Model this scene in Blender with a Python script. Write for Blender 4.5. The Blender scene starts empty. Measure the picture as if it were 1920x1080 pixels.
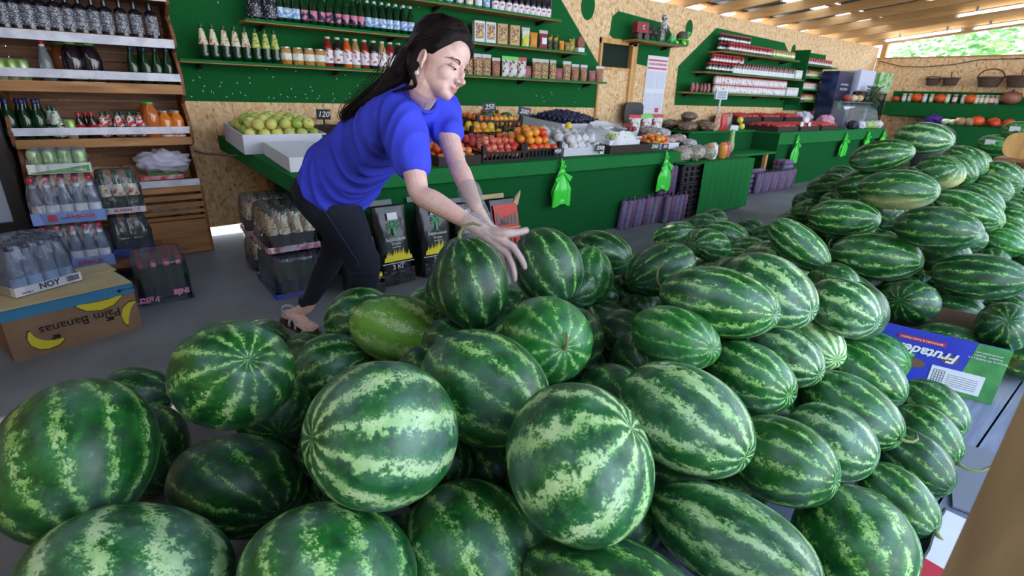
import bpy, bmesh, math, random
import numpy as np
from mathutils import Vector as V, Matrix, noise as mn
R = random.Random(7)
C0 = bpy.context.scene.collection.objects
sc = bpy.context.scene

# ------------------------------------------------------------------ camera
FPX, YAW, PITCH, ROLL, EYE = 957.94, math.radians(38.5306), math.radians(20.949), math.radians(1.9425), V((0, 0, 1.2))
cy_, sy_, cp_, sp_ = math.cos(YAW), math.sin(YAW), math.cos(PITCH), math.sin(PITCH)
FW = V((sy_*cp_, cy_*cp_, -sp_)); r0 = V((cy_, -sy_, 0)); u0 = r0.cross(FW)
RT = math.cos(ROLL)*r0 + math.sin(ROLL)*u0; UP = -math.sin(ROLL)*r0 + math.cos(ROLL)*u0
cam = bpy.data.cameras.new('camera'); co = bpy.data.objects.new('camera', cam); C0.link(co)
co.matrix_world = Matrix(((RT.x, UP.x, -FW.x, EYE.x), (RT.y, UP.y, -FW.y, EYE.y), (RT.z, UP.z, -FW.z, EYE.z), (0, 0, 0, 1)))
cam.sensor_width = 36; cam.lens = FPX/1920*36; cam.clip_start = .02; cam.clip_end = 400
cam.dof.use_dof = True; cam.dof.focus_distance = 1.75; cam.dof.aperture_fstop = 4.5
sc.camera = co

# ------------------------------------------------------------------ light
w = bpy.data.worlds.new('sky'); sc.world = w; w.use_nodes = True
wn = w.node_tree; bg = wn.nodes['Background']
tc = wn.nodes.new('ShaderNodeTexCoord'); sp = wn.nodes.new('ShaderNodeSeparateXYZ'); cr = wn.nodes.new('ShaderNodeValToRGB')
wn.links.new(tc.outputs['Generated'], sp.inputs[0]); wn.links.new(sp.outputs['Z'], cr.inputs[0]); wn.links.new(cr.outputs[0], bg.inputs[0])
cr.color_ramp.elements[0].position = 0; cr.color_ramp.elements[0].color = (.88, .93, 1, 1)
cr.color_ramp.elements[1].position = .6; cr.color_ramp.elements[1].color = (.52, .72, 1, 1)
bg.inputs[1].default_value = 3.1
sun = bpy.data.lights.new('sun', 'SUN'); sun.energy = 4.5; sun.angle = .02; sun.color = (1, .95, .88)
so = bpy.data.objects.new('sun', sun); C0.link(so)
so.rotation_euler = V((.35, -.55, .95)).to_track_quat('Z', 'Y').to_euler() if False else V((.1, .6, .8)).to_track_quat('Z', 'Y').to_euler()
sc.view_settings.view_transform = 'Standard'; sc.view_settings.look = 'None'; sc.view_settings.gamma = 1
sc.view_settings.use_curve_mapping = False; sc.view_settings.exposure = .72

# ------------------------------------------------------------------ measuring helpers (photo bearings to places in the hall)
def ray(x, y): return (x-960)/FPX*RT - (y-540)/FPX*UP + FW
def onp(x, y, ax, v):
    q = ray(x, y); return EYE + q*((v-EYE[ax])/q[ax])
def dep(x, y, d): return EYE + ray(x, y)*d

# ------------------------------------------------------------------ materials
def lin(c): return tuple(((v/255)/12.92 if v/255 <= .04045 else ((v/255+.055)/1.055)**2.4) for v in c)+(1,)
MC = {}
def mat(name, col, rough=.6, metal=0, col2=None, ns=8, det=4, fac=(.35, .65), bump=0, bs=60, trans=0, alpha=1, emit=None, es=1, coat=0, stretch=None, spec=None, ior=None, sss=0):
    if name in MC: return MC[name]
    m = bpy.data.materials.new(name); MC[name] = m; m.use_nodes = True
    n = m.node_tree.nodes; l = m.node_tree.links; b = n['Principled BSDF']
    b.inputs['Base Color'].default_value = lin(col); b.inputs['Roughness'].default_value = rough; b.inputs['Metallic'].default_value = metal
    if spec is not None: b.inputs['Specular IOR Level'].default_value = spec
    if ior: b.inputs['IOR'].default_value = ior
    if sss: b.inputs['Subsurface Weight'].default_value = sss; b.inputs['Subsurface Scale'].default_value = .01; b.inputs['Subsurface Radius'].default_value = (1, .4, .25)
    if coat: b.inputs['Coat Weight'].default_value = coat
    if trans: b.inputs['Transmission Weight'].default_value = trans
    if alpha < 1: b.inputs['Alpha'].default_value = alpha
    if emit: b.inputs['Emission Color'].default_value = lin(emit); b.inputs['Emission Strength'].default_value = es
    if col2 or bump:
        t = n.new('ShaderNodeTexCoord'); mp = n.new('ShaderNodeMapping'); l.new(t.outputs['Object'], mp.inputs[0])
        if stretch: mp.inputs['Scale'].default_value = stretch
    if col2:
        x = n.new('ShaderNodeTexNoise'); x.inputs['Scale'].default_value = ns; x.inputs['Detail'].default_value = det
        l.new(mp.outputs[0], x.inputs['Vector'])
        r = n.new('ShaderNodeValToRGB'); r.color_ramp.elements[0].position = fac[0]; r.color_ramp.elements[1].position = fac[1]
        r.color_ramp.elements[0].color = lin(col); r.color_ramp.elements[1].color = lin(col2)
        l.new(x.outputs[0], r.inputs[0]); l.new(r.outputs[0], b.inputs['Base Color'])
    if bump:
        x = n.new('ShaderNodeTexNoise'); x.inputs['Scale'].default_value = bs; x.inputs['Detail'].default_value = 3
        l.new(mp.outputs[0], x.inputs['Vector'])
        u = n.new('ShaderNodeBump'); u.inputs['Strength'].default_value = bump; u.inputs['Distance'].default_value = .01
        l.new(x.outputs[0], u.inputs['Height']); l.new(u.outputs[0], b.inputs['Normal'])
    return m

def osb_mat(name, cols, sx, sz, plane='XZ'):
    m = bpy.data.materials.new(name); m.use_nodes = True; n = m.node_tree.nodes; l = m.node_tree.links; b = n['Principled BSDF']
    g = n.new('ShaderNodeNewGeometry'); outs = []
    nz = n.new('ShaderNodeTexNoise'); nz.inputs['Scale'].default_value = 3; nz.inputs['Detail'].default_value = 2; l.new(g.outputs['Position'], nz.inputs['Vector'])
    mx = n.new('ShaderNodeMix'); mx.data_type = 'RGBA'; mx.blend_type = 'ADD'; mx.inputs[0].default_value = .12
    l.new(g.outputs['Position'], mx.inputs[6]); l.new(nz.outputs['Color'], mx.inputs[7])
    for k, (ang, s) in enumerate(((.25, (sx, sz)), (-.5, (sx*.8, sz*1.3)), (1.2, (sx*.7, sz*1.2)))):
        mp = n.new('ShaderNodeMapping'); mp.inputs['Scale'].default_value = (s[0], s[0], s[1])
        rt = n.new('ShaderNodeVectorRotate'); rt.rotation_type = 'Y_AXIS' if plane == 'XZ' else 'X_AXIS'; rt.inputs['Angle'].default_value = ang
        l.new(mx.outputs[2], rt.inputs['Vector']); l.new(rt.outputs[0], mp.inputs[0])
        v = n.new('ShaderNodeTexVoronoi'); v.inputs['Scale'].default_value = 1; l.new(mp.outputs[0], v.inputs['Vector'])
        s_ = n.new('ShaderNodeSeparateColor'); l.new(v.outputs['Color'], s_.inputs[0]); outs.append((v, s_))
    # overlay by cell value
    a = n.new('ShaderNodeMath'); a.operation = 'GREATER_THAN'; a.inputs[1].default_value = .55; l.new(outs[0][1].outputs[1], a.inputs[0])
    m1 = n.new('ShaderNodeMix'); l.new(a.outputs[0], m1.inputs[0]); l.new(outs[1][1].outputs[0], m1.inputs[2]); l.new(outs[0][1].outputs[0], m1.inputs[3])
    a2 = n.new('ShaderNodeMath'); a2.operation = 'GREATER_THAN'; a2.inputs[1].default_value = .8; l.new(outs[2][1].outputs[1], a2.inputs[0])
    m2 = n.new('ShaderNodeMix'); l.new(a2.outputs[0], m2.inputs[0]); l.new(m1.outputs[0], m2.inputs[2]); l.new(outs[2][1].outputs[0], m2.inputs[3])
    r = n.new('ShaderNodeValToRGB'); r.color_ramp.elements.remove(r.color_ramp.elements[1])
    for i, (p, c) in enumerate(cols):
        e = r.color_ramp.elements[0] if i == 0 else r.color_ramp.elements.new(p); e.position = p; e.color = lin(c)
    l.new(m2.outputs[0], r.inputs[0]); l.new(r.outputs[0], b.inputs['Base Color']); b.inputs['Roughness'].default_value = .75
    u = n.new('ShaderNodeBump'); u.inputs['Strength'].default_value = .25; u.inputs['Distance'].default_value = .003; l.new(m2.outputs[0], u.inputs['Height']); l.new(u.outputs[0], b.inputs['Normal'])
    return m
OSBC = ((0, (184, 132, 84)), (.1, (214, 170, 120)), (.5, (230, 192, 144)), (.85, (242, 214, 172)), (1, (222, 178, 130)))
osb = osb_mat('oriented_strand_board', OSBC, 62, 20)
osb2 = osb_mat('strand_board_far_wall', OSBC, 44, 18, 'YZ')

def wood_mat(name, c1, c2, sc_=(1, 12, 12), knots=True, rough=.55):
    m = bpy.data.materials.new(name); m.use_nodes = True; n = m.node_tree.nodes; l = m.node_tree.links; b = n['Principled BSDF']
    t = n.new('ShaderNodeTexCoord'); mp = n.new('ShaderNodeMapping'); mp.inputs['Scale'].default_value = sc_; l.new(t.outputs['Object'], mp.inputs[0])
    x = n.new('ShaderNodeTexNoise'); x.inputs['Scale'].default_value = 2.2; x.inputs['Detail'].default_value = 8; x.inputs['Distortion'].default_value = 1.2; l.new(mp.outputs[0], x.inputs['Vector'])
    r = n.new('ShaderNodeValToRGB'); r.color_ramp.elements[0].position = .3; r.color_ramp.elements[1].position = .7
    r.color_ramp.elements[0].color = lin(c1); r.color_ramp.elements[1].color = lin(c2); l.new(x.outputs[0], r.inputs[0])
    l.new(r.outputs[0], b.inputs['Base Color']); b.inputs['Roughness'].default_value = rough
    u = n.new('ShaderNodeBump'); u.inputs['Strength'].default_value = .15; u.inputs['Distance'].default_value = .004; l.new(x.outputs[0], u.inputs['Height']); l.new(u.outputs[0], b.inputs['Normal'])
    return m
pine = wood_mat('pine_rafter', (198, 146, 88), (216, 168, 108), (9, .8, 9))
pineX = wood_mat('pine_board_orange', (150, 98, 54), (204, 148, 92), (.9, 10, 10))
pineX2 = wood_mat('pine_board_dark', (112, 68, 40), (164, 110, 70), (.9, 10, 10))
postw = wood_mat('weathered_post', (146, 116, 78), (176, 144, 102), (7, 7, .9))
oak = wood_mat('varnished_board', (190, 134, 70), (228, 180, 110), (5, 5, 1))
turfW = mat('green_carpet_wall', (20, 84, 40), .95, col2=(32, 108, 54), ns=220, det=2, bump=.3, bs=400, spec=.1)
turfC = mat('green_carpet_counter', (26, 104, 50), .95, col2=(48, 136, 72), ns=260, det=2, bump=.6, bs=420, spec=.1)
turfD = mat('green_carpet_skirt', (15, 74, 36), .95, col2=(24, 96, 48), ns=200, det=2, bump=.35, bs=300, spec=.1)
concrete = mat('concrete_floor', (104, 107, 112), .6, col2=(140, 142, 146), ns=1.6, det=10, fac=(.3, .72), bump=.06, bs=30)
white = mat('white_card', (226, 226, 234), .6)
whitep = mat('white_price_rail', (206, 206, 222), .35, col2=(232, 232, 242), ns=14, fac=(.4, .6))
black = mat('black_plastic', (20, 20, 24), .4)
dark = mat('dark_paint', (26, 22, 24), .6)
cardb = mat('brown_cardboard', (138, 108, 80), .85, col2=(164, 132, 98), ns=5)
cardt = mat('pale_cardboard', (186, 166, 124), .85, col2=(204, 186, 146), ns=6)
gravel = mat('outdoor_ground', (190, 186, 178), .9, col2=(222, 218, 208), ns=6)
metal = mat('grey_metal', (150, 152, 158), .4, .7)
lead = mat('chalk', (235, 235, 240), .7)

# ------------------------------------------------------------------ mesh builder
class MB:
    def __init__(s): s.v = []; s.f = []; s.m = []; s.T = None
    def add(s, vs, fs, mi=0, T=None):
        o = len(s.v)
        if T is not None: vs = [T @ V(p) for p in vs]
        s.v += [tuple(p) for p in vs]; s.f += [tuple(i+o for i in f) for f in fs]; s.m += [mi]*len(fs); return s
    def box(s, x0, y0, z0, x1, y1, z1, mi=0, T=None):
        return s.add([(x0, y0, z0), (x1, y0, z0), (x1, y1, z0), (x0, y1, z0), (x0, y0, z1), (x1, y0, z1), (x1, y1, z1), (x0, y1, z1)],
                     [(0, 3, 2, 1), (4, 5, 6, 7), (0, 1, 5, 4), (1, 2, 6, 5), (2, 3, 7, 6), (3, 0, 4, 7)], mi, T)
    def tube(s, path, r, n=8, mi=0, T=None, sq=1.0, cap=True):
        P = [V(p) for p in path]; k = len(P); rr = r if hasattr(r, '__len__') else [r]*k
        vs = []; up = V((0, 0, 1))
        t0 = (P[1]-P[0]).normalized()
        if abs(t0.z) > .9: up = V((1, 0, 0))
        a = t0.cross(up).normalized()
        for i in range(k):
            t = (P[min(i+1, k-1)]-P[max(i-1, 0)]).normalized(); a = (a-t*a.dot(t)).normalized(); b = t.cross(a)
            for j in range(n):
                q = 2*math.pi*j/n; vs.append(P[i]+a*math.cos(q)*rr[i]+b*math.sin(q)*rr[i]*sq)
        fs = [(i*n+j, i*n+(j+1) % n, (i+1)*n+(j+1) % n, (i+1)*n+j) for i in range(k-1) for j in range(n)]
        if cap: fs += [tuple(range(n))[::-1], tuple(range((k-1)*n, k*n))]
        return s.add(vs, fs, mi, T)
    def lathe(s, prof, n=14, mi=0, T=None, cap=True):
        vs = []; k = len(prof)
        for r, z in prof:
            for j in range(n):
                q = 2*math.pi*j/n; vs.append((r*math.cos(q), r*math.sin(q), z))
        fs = [(i*n+j, i*n+(j+1) % n, (i+1)*n+(j+1) % n, (i+1)*n+j) for i in range(k-1) for j in range(n)]
        if cap: fs += [tuple(range(n))[::-1], tuple(range((k-1)*n, k*n))]
        return s.add(vs, fs, mi, T)
    def sph(s, c, r, nu=12, nv=8, mi=0, T=None, fn=None):
        if not hasattr(r, '__len__'): r = (r, r, r)
        vs = []; 
        for i in range(nv+1):
            th = math.pi*i/nv
            for j in range(nu):
                ph = 2*math.pi*j/nu; d = V((math.sin(th)*math.cos(ph), math.sin(th)*math.sin(ph), math.cos(th)))
                k = fn(d) if fn else 1
                vs.append((c[0]+r[0]*d.x*k, c[1]+r[1]*d.y*k, c[2]+r[2]*d.z*k))
        fs = [(i*nu+j, (i+1)*nu+j, (i+1)*nu+(j+1) % nu, i*nu+(j+1) % nu) for i in range(nv) for j in range(nu)]
        return s.add(vs, fs, mi, T)
    def prism(s, poly, y0, y1, mi=0, T=None):   # outline in x,z swept along y
        n = len(poly); vs = [(x, y0, z) for x, z in poly]+[(x, y1, z) for x, z in poly]
        fs = [tuple(range(n)), tuple(range(n, 2*n))[::-1]]+[(i, i+n, (i+1) % n+n, (i+1) % n) for i in range(n)]
        return s.add(vs, fs, mi, T)
    def flat(s, poly, z0, z1, mi=0, T=None):   # outline in x,y swept along z
        n = len(poly); vs = [(x, y, z0) for x, y in poly]+[(x, y, z1) for x, y in poly]
        fs = [tuple(range(n))[::-1], tuple(range(n, 2*n))]+[(i, (i+1) % n, (i+1) % n+n, i+n) for i in range(n)]
        return s.add(vs, fs, mi, T)
    def grid(s, nu, nv, fn, mi=0, T=None, wrap=False):
        vs = [fn(i/nu, j/nv) for i in range(nu+1) for j in range(nv+1)]
        fs = [(i*(nv+1)+j, (i+1)*(nv+1)+j, (i+1)*(nv+1)+j+1, i*(nv+1)+j+1) for i in range(nu) for j in range(nv)]
        return s.add(vs, fs, mi, T)
    def data(s, name, mats, smooth=False, merge=True):
        me = bpy.data.meshes.new(name); me.from_pydata(s.v, [], s.f)
        for m in (mats if isinstance(mats, (list, tuple)) else [mats]): me.materials.append(m)
        me.polygons.foreach_set('material_index', s.m)
        if smooth or merge:
            b = bmesh.new(); b.from_mesh(me); bmesh.ops.remove_doubles(b, verts=b.verts, dist=1e-5); bmesh.ops.recalc_face_normals(b, faces=b.faces) if merge else None; b.to_mesh(me); b.free()
        if smooth:
            me.shade_smooth()
            if smooth != 'all': me.set_sharp_from_angle(angle=math.radians(40))
        me.update(); return me
    def build(s, name, mats, parent=None, smooth=False, merge=True):
        o = bpy.data.objects.new(name, s.data(name, mats, smooth, merge)); C0.link(o)
        if parent: o.parent = parent
        return o
def tag(o, label=None, cat=None, group=None, kind=None):
    if label: o['label'] = label
    if cat: o['category'] = cat
    if group: o['group'] = group
    if kind: o['kind'] = kind
    return o
def empty(name, loc=(0, 0, 0), rz=0, label=None, cat=None, group=None, M=None):
    o = bpy.data.objects.new(name, None); C0.link(o); o.empty_display_size = .05
    if M is not None: o.matrix_world = M
    else: o.location = loc; o.rotation_euler = (0, 0, rz)
    return tag(o, label, cat, group)
def copy_tree(o, parent=None):
    c = o.copy(); C0.link(c)
    if parent: c.parent = parent
    for ch in o.children: copy_tree(ch, c)
    return c
def struct(o): o['kind'] = 'structure'; return o
def basis(x, y, z, o): return Matrix(((x[0], y[0], z[0], o[0]), (x[1], y[1], z[1], o[1]), (x[2], y[2], z[2], o[2]), (0, 0, 0, 1)))
def T3(loc, rz=0, rx=0, ry=0, s=1): return Matrix.Translation(V(loc)) @ Matrix.Rotation(rz, 4, 'Z') @ Matrix.Rotation(rx, 4, 'X') @ Matrix.Rotation(ry, 4, 'Y') @ Matrix.Scale(s, 4)
def text(s, size, m, parent, M, ext=.0006, bold=0, name='lettering', sx=1, shear=0):
    cu = bpy.data.curves.new(name, 'FONT'); cu.body = s; cu.size = size; cu.extrude = ext; cu.offset = bold; cu.align_x = 'CENTER'; cu.align_y = 'CENTER'; cu.resolution_u = 3; cu.shear = shear
    o = bpy.data.objects.new('tmp', cu); me = bpy.data.meshes.new_from_object(o); bpy.data.objects.remove(o)
    me.materials.clear(); me.materials.append(m)
    q = bpy.data.objects.new(name, me); C0.link(q)
    if parent: q.parent = parent
    q.matrix_local = M @ Matrix.Diagonal((sx, 1, 1, 1)); return q
ORD = 'first second third fourth fifth sixth seventh eighth ninth tenth eleventh twelfth thirteenth fourteenth fifteenth sixteenth seventeenth eighteenth nineteenth twentieth'.split()
def nth(i):
    if i < 20: return ORD[i]
    t = {2: 'twenty', 3: 'thirty', 4: 'forty', 5: 'fifty'}[(i+1)//10]
    return t+'-'+ORD[(i+1) % 10-1] if (i+1) % 10 else {3: 'thirtieth', 4: 'fortieth', 5: 'fiftieth'}[(i+1)//10]
class Kind:
    def __init__(s, fn): s.fn = fn; s.o = None
    def put(s, loc, rz=0, label=None, cat=None, group=None, M=None, scale=None):
        if s.o is None: s.o = s.fn(); o = s.o
        else: o = copy_tree(s.o)
        if M is not None: o.matrix_world = M
        else:
            o.location = loc; o.rotation_euler = (0, 0, rz)
        if scale: o.scale = (scale,)*3 if not hasattr(scale, '__len__') else scale
        if 'group' in o.keys(): del o['group']
        return tag(o, label, cat, group)
FLAT = Matrix(((1, 0, 0, 0), (0, 0, -1, 0), (0, 1, 0, 0), (0, 0, 0, 1)))   # text stands up facing -Y
# ------------------------------------------------------------------ the hall
WY, WX = 4.8, 13.84
o = struct(MB().box(-1.6, -1.5, -.08, WX, WY, 0).build('floor', concrete))
MB().box(-40, WY+.06, -.2, 60, 60, -.03).build('ground', gravel)['kind'] = 'structure'
g2 = struct(MB().box(-40, -40, -.2, 60, -1.5, -.03).build('ground', gravel))
struct(MB().box(WX+.06, -1.5, -.2, 60, WY+.06, -.03).build('ground', gravel))

# back wall of strand board sheets; each sheet a panel, raised off the slab near the shelving (light comes through)
wall = struct(MB().box(-1.6, WY+.035, 2.3, WX, WY+.07, 2.36).build('wall_back', osb))
xs = [-1.6, -.35, .9, 2.15, 3.4, 5.06, 5.74, 7.0, 8.32, 9.57, 10.82, 12.07, WX]
for i in range(len(xs)-1):
    x0, x1 = xs[i]+.0015, xs[i+1]-.0015
    zt = 2.30+.04*0; b = MB()
    if abs(xs[i]-5.06) < .01: b.box(x0, WY, 1.84, x1, WY+.035, 2.36)      # above the doorway
    elif i == 1:
        b.prism([(x0, .05), (x1, .075), (x1, 2.36), (x0, 2.36)], WY, WY+.035)
    elif i == 0 : b.box(x0, WY, .0, x1, WY+.035, 2.36)
    else: b.box(x0, WY, 0, x1, WY+.035, 2.36)
    b.build('panel', osb, wall)
wr = struct(MB().box(WX, -1.5, 0, WX+.01, -1.49, 2.1).build('wall_right', osb2))
yy = [-1.5, -.25, 1.0, 2.25, 3.5, WY]
for i in range(5): MB().box(WX, yy[i]+.002, 0, WX+.035, yy[i+1]-.002, 2.13).build('panel', osb2, wr)
struct(MB().box(-1.66, -1.5, 0, -1.6, WY, 2.6).build('wall_left', osb2))
struct(MB().box(-1.6, -1.56, 0, -.1, -1.5, 2.95).build('shade_wall_front', osb))  # unseen wall added behind the camera to darken the left foreground

# door of the same board with a dark opening above it
d = struct(MB().box(5.09, WY-.01, .005, 5.645, WY+.02, 1.52).build('door_1', osb))
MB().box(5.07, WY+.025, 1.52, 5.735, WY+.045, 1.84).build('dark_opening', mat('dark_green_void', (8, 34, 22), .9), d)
for a in ((5.64, WY-.04, 0, 5.74, WY+.03, 1.86), (5.06, WY-.03, 0, 5.095, WY+.03, 1.86), (5.06, WY-.04, 1.80, 5.72, WY+.03, 1.86), (5.095, WY-.02, 1.50, 5.64, WY+.03, 1.535)):
    MB().box(*a).build('door_frame', oak, d)

# roof: rafters running down to the back wall, purlins, corrugated sheet with clear strips
SL = .104
def rz_(y, z=2.37): return z+SL*(WY-y)
roof = struct(MB().box(-1.6, -1.5, rz_(-1.5)+.30, WX, -1.45, rz_(-1.5)+.34).build('ceiling', pine))
x = -1.0; rx = []
while x < WX-.1: rx.append(x); x += .84
rx = [q-.03 for q in rx]
rx = [6.71+.85*k for k in range(-9, 9)]
def slope_box(x0, x1, y0, y1, zb, h):
    b = MB(); vs = []
    for y in (y0, y1):
        z = rz_(y, zb); vs += [(x0, y, z), (x1, y, z), (x1, y, z+h), (x0, y, z+h)]
    return b.add(vs, [(0, 1, 2, 3), (7, 6, 5, 4), (0, 4, 5, 1), (1, 5, 6, 2), (2, 6, 7, 3), (3, 7, 4, 0)])
for q in rx: slope_box(q-.028, q+.028, -1.5, WY+.35, 2.37, .125).build('rafter', pine, roof)
for y in (WY+.2, 4.0, 3.1, 2.2, 1.3, .4, -.5, -1.3):
    MB().box(-1.6, y-.05, rz_(y)+.127, WX+.3, y+.05, rz_(y)+.155).build('purlin', pine, roof)
sheet_d = mat('corrugated_sheet', (96, 98, 104), .45, .5, col2=(120, 122, 128), ns=3)
sheet_c = mat('translucent_sheet', (225, 230, 235), .3, alpha=.35)
def sheet(x0, x1, y0, y1, m, nm):
    n = int((x1-x0)/.02)
    def f(u, v):
        x = x0+(x1-x0)*u; y = y0+(y1-y0)*v; return (x, y, rz_(y)+.17+.012*math.sin(x*2*math.pi/.09))
    return MB().grid(n, 1, f).build(nm, m, roof, smooth='all', merge=False)
for i in range(len(rx)-1):
    x0, x1 = rx[i], rx[i+1]
    sheet(x0, x1, 4.35, WY+.35, sheet_d, 'roof_sheet')
    sheet(x0, x1, 3.95, 4.35, sheet_c, 'clear_roof_sheet')
    sheet(x0, x1, -1.5, 3.95, sheet_d, 'roof_sheet')
sheet(-1.6, rx[0], -1.5, WY+.3, sheet_d, 'roof_sheet'); sheet(rx[-1], WX+.2, -1.5, WY+.35, sheet_d, 'roof_sheet')

# LED battens between the rafters
led = mat('led_tube_glow', (255, 255, 255), .4, emit=(235, 242, 255), es=9)
def tube_light(a, b, label):
    e = empty('light_tube', a, 0, label, 'light', 'LED tubes under the roof'); D = b-a
    MB().tube([V((0, 0, 0))+D*.03, D*.97], .018, 10).build('diffuser', led, e, smooth=True)
    for t in (0, .97): MB().tube([D*t, D*(t+.03)], .02, 10).build('end_cap', white, e)
    for t in (.2, .8): MB().box(-.012, -.012, .015, .012, .012, .09, T=Matrix.Translation(D*t)).build('bracket', metal, e)
def lt(p, q, zz):
    y0 = onp(p[0], p[1], 2, zz)
    X = y0.x; Y0 = y0.y; Y1 = Y0-1.2
    return V((X, Y0, rz_(Y0)-.03)), V((X, Y1, rz_(Y1)-.03))
for (x_, y0, y1, s) in ((9.1, 2.75, 1.5, 'nearest bright LED tube under the roof, highest in view'), (10.9, 2.85, 1.6, 'second bright LED tube under the roof, between nearest tube and end wall'),
                        (12.6, 3.0, 1.8, 'third bright LED tube, closest to the end wall opening'), (12.55, 4.3, 3.1, 'faint LED tube low over the wall corner, far under the roof')):
    tube_light(V((x_, y0, rz_(y0)-.05)), V((x_, y1, rz_(y1)-.05)), s)

# frame of the open band above the end wall, trees outside
for y in (1.62, 4.7, -1.4): MB().box(WX-.02, y-.05, 2.13, WX+.08, y+.05, rz_(y)+.1).build('frame_post', pine, wr)
MB().box(WX-.01, -1.5, 2.13, WX+.07, WY, 2.16).build('top_rail', pineX, wr)
leafm = [mat('leaf_'+str(i), c, .6) for i, c in enumerate(((120, 168, 90), (158, 196, 120), (92, 142, 76)))]
for i, (x, y, h) in enumerate(((20, -1.6, 3.5), (24, 1.6, 3.8), (20, 3.4, 3.3), (25, 6.4, 3.6), (24, -4.6, 4.2))):
    e = empty('tree', (x, y, -.03), 0, ('leafy green tree behind the end wall opening, %s from the right' % nth(i)), 'tree', 'trees outside the end wall')
    MB().tube([(0, 0, 0), (.1, 0, h*.5), (0, .1, h*.8)], [.14, .1, .06], 8).build('trunk', postw, e)
    b = MB()
    for k in range(900):
        d = V((R.gauss(0, 1), R.gauss(0, 1), R.gauss(0, 1))).normalized()*R.uniform(.5, 1); p = V((d.x*1.7, d.y*1.9, h*.78+d.z*1.1)); a = R.random()*6.3; s = .13
        t = Matrix.Translation(p) @ Matrix.Rotation(a, 4, 'Z') @ Matrix.Rotation(R.uniform(.3, 2.6), 4, 'X')
        b.add([(-s, 0, 0), (0, -s*.45, 0), (s, 0, 0), (0, s*.45, 0)], [(0, 1, 2, 3)], R.randrange(3), t)
    f = b.build('foliage', leafm, e, merge=False); f['kind'] = 'stuff'
# cable sagging along the end wall
tag(MB().tube([V((WX-.03, 4.75, 2.1)), V((WX-.03, 4.3, 1.98)), V((WX-.03, 3.9, 1.96)), V((WX-.03, 3.4, 2.0)), V((WX-.03, 3.0, 2.08)), V((WX-.03, -1, 2.1))], .008, 6).build('cable', black), 'thin black cable sagging along the top of the end wall', 'cable')

# ------------------------------------------------------------------ green carpet fields on the back wall
def field(name, pts, label, y=WY-.008, holes=None):
    o = MB().prism(pts, y, WY-.001).build(name, turfW, wall); return tag(o, label)
fa = field('carpet_panel', [(.53, 1.06), (5.06, 1.05), (5.06, 1.56), (4.27, 2.28), (1.0, 2.28), (.53, 1.66)], 'large dark green carpet panel with long shelves behind the woman')
fb = field('carpet_panel', [(5.74, 1.64), (5.80, 1.60), (6.30, 1.56), (6.44, 1.70), (6.48, 1.98), (6.30, 2.12), (5.34, 2.17), (5.24, 2.10), (5.22, 1.90), (5.30, 1.86), (5.74, 1.86)], 'small dark green carpet panel with cut corners above and beside the door')
fc = field('carpet_panel', [(6.73, 1.10), (11.73, 1.09), (11.75, 1.5), (10.4, 1.62), (9.6, 2.14), (7.5, 2.18), (6.70, 1.62)], 'wide dark green carpet panel with three jar shelves right of the poster')
def disc(x, z, rx_, rz2, label):
    pts = [(x+rx_*math.cos(a), z+rz2*math.sin(a)) for a in [2*math.pi*i/28 for i in range(28)]]
    tag(MB().prism(pts, WY-.008, WY-.001).build('carpet_disc', turfW, wall), label)
disc(4.81, 2.17, .11, .15, 'large green carpet oval beside the long shelf panel, top of the board wall')
disc(6.83, 2.11, .08, .11, 'green carpet oval right of the toy shelf')
disc(9.97, 2.04, .07, .10, 'smallest green carpet oval between the jar shelves and the boxed shelf')
stp = mat('staple', (200, 220, 205), .4)
b = MB()
for i in range(90):
    x = R.uniform(.6, 2.3) if R.random() < .8 else R.uniform(2.3, 4.9); z = R.choice([R.uniform(1.07, 1.33), R.uniform(1.08, 1.14), R.uniform(1.07, 1.3), R.uniform(1.7, 2.0)])
    b.box(-.006, -.002, -.0022, .006, 0, .0022, T=T3((x, WY-.009, z), 0, 0, R.uniform(0, 3)))
st = b.build('staples', stp, wall); st['kind'] = 'stuff'

def shelf_board(x0, x1, z, label, y0=4.55, y1=None, cut=.03):
    e = empty('wall_shelf', ((x0+x1)/2, WY, z), 0, label, 'shelf'); w = (x1-x0)/2; y1 = y1 or WY-.01
    MB().box(-w, y0-WY, -.006, w, y1-WY, 0).build('carpet_top', turfC, e)
    MB().box(-w, y0-WY-.004, -.018, w, y0-WY, 0).build('carpet_edge', turfC, e)
    MB().box(-w, y0-WY+.001, -.024, w, y1-WY, -.006).build('board', pineX, e)
    n = max(2, int((x1-x0)/.75))
    for i in range(n):
        x = -w+.15+(2*w-.3)*i/(n-1)
        MB().prism([(x-.012, -.026), (x+.012, -.026), (x+.012, -.07), (x-.012, -.07)], -.03, -.012).add([(x-.01, y0-WY+.09, -.026), (x+.01, y0-WY+.09, -.026), (x+.01, -.03, -.026), (x-.01, -.03, -.026), (x-.01, -.03, -.065), (x+.01, -.03, -.065)], [(0, 1, 2, 3), (0, 4, 5, 1), (4, 3, 2, 5), (0, 3, 4), (1, 5, 2)]).build('bracket', black, e)
    return e
shelf_board(.56, 4.98, 1.35, 'lowest long green shelf behind the woman, with cone bottles and jars')
shelf_board(1.03, 4.60, 1.65, 'middle long green shelf behind the woman, with labelled bottles and boxes')
shelf_board(1.30, 4.18, 1.95, 'top long green shelf behind the woman, cropped by the frame')
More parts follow.
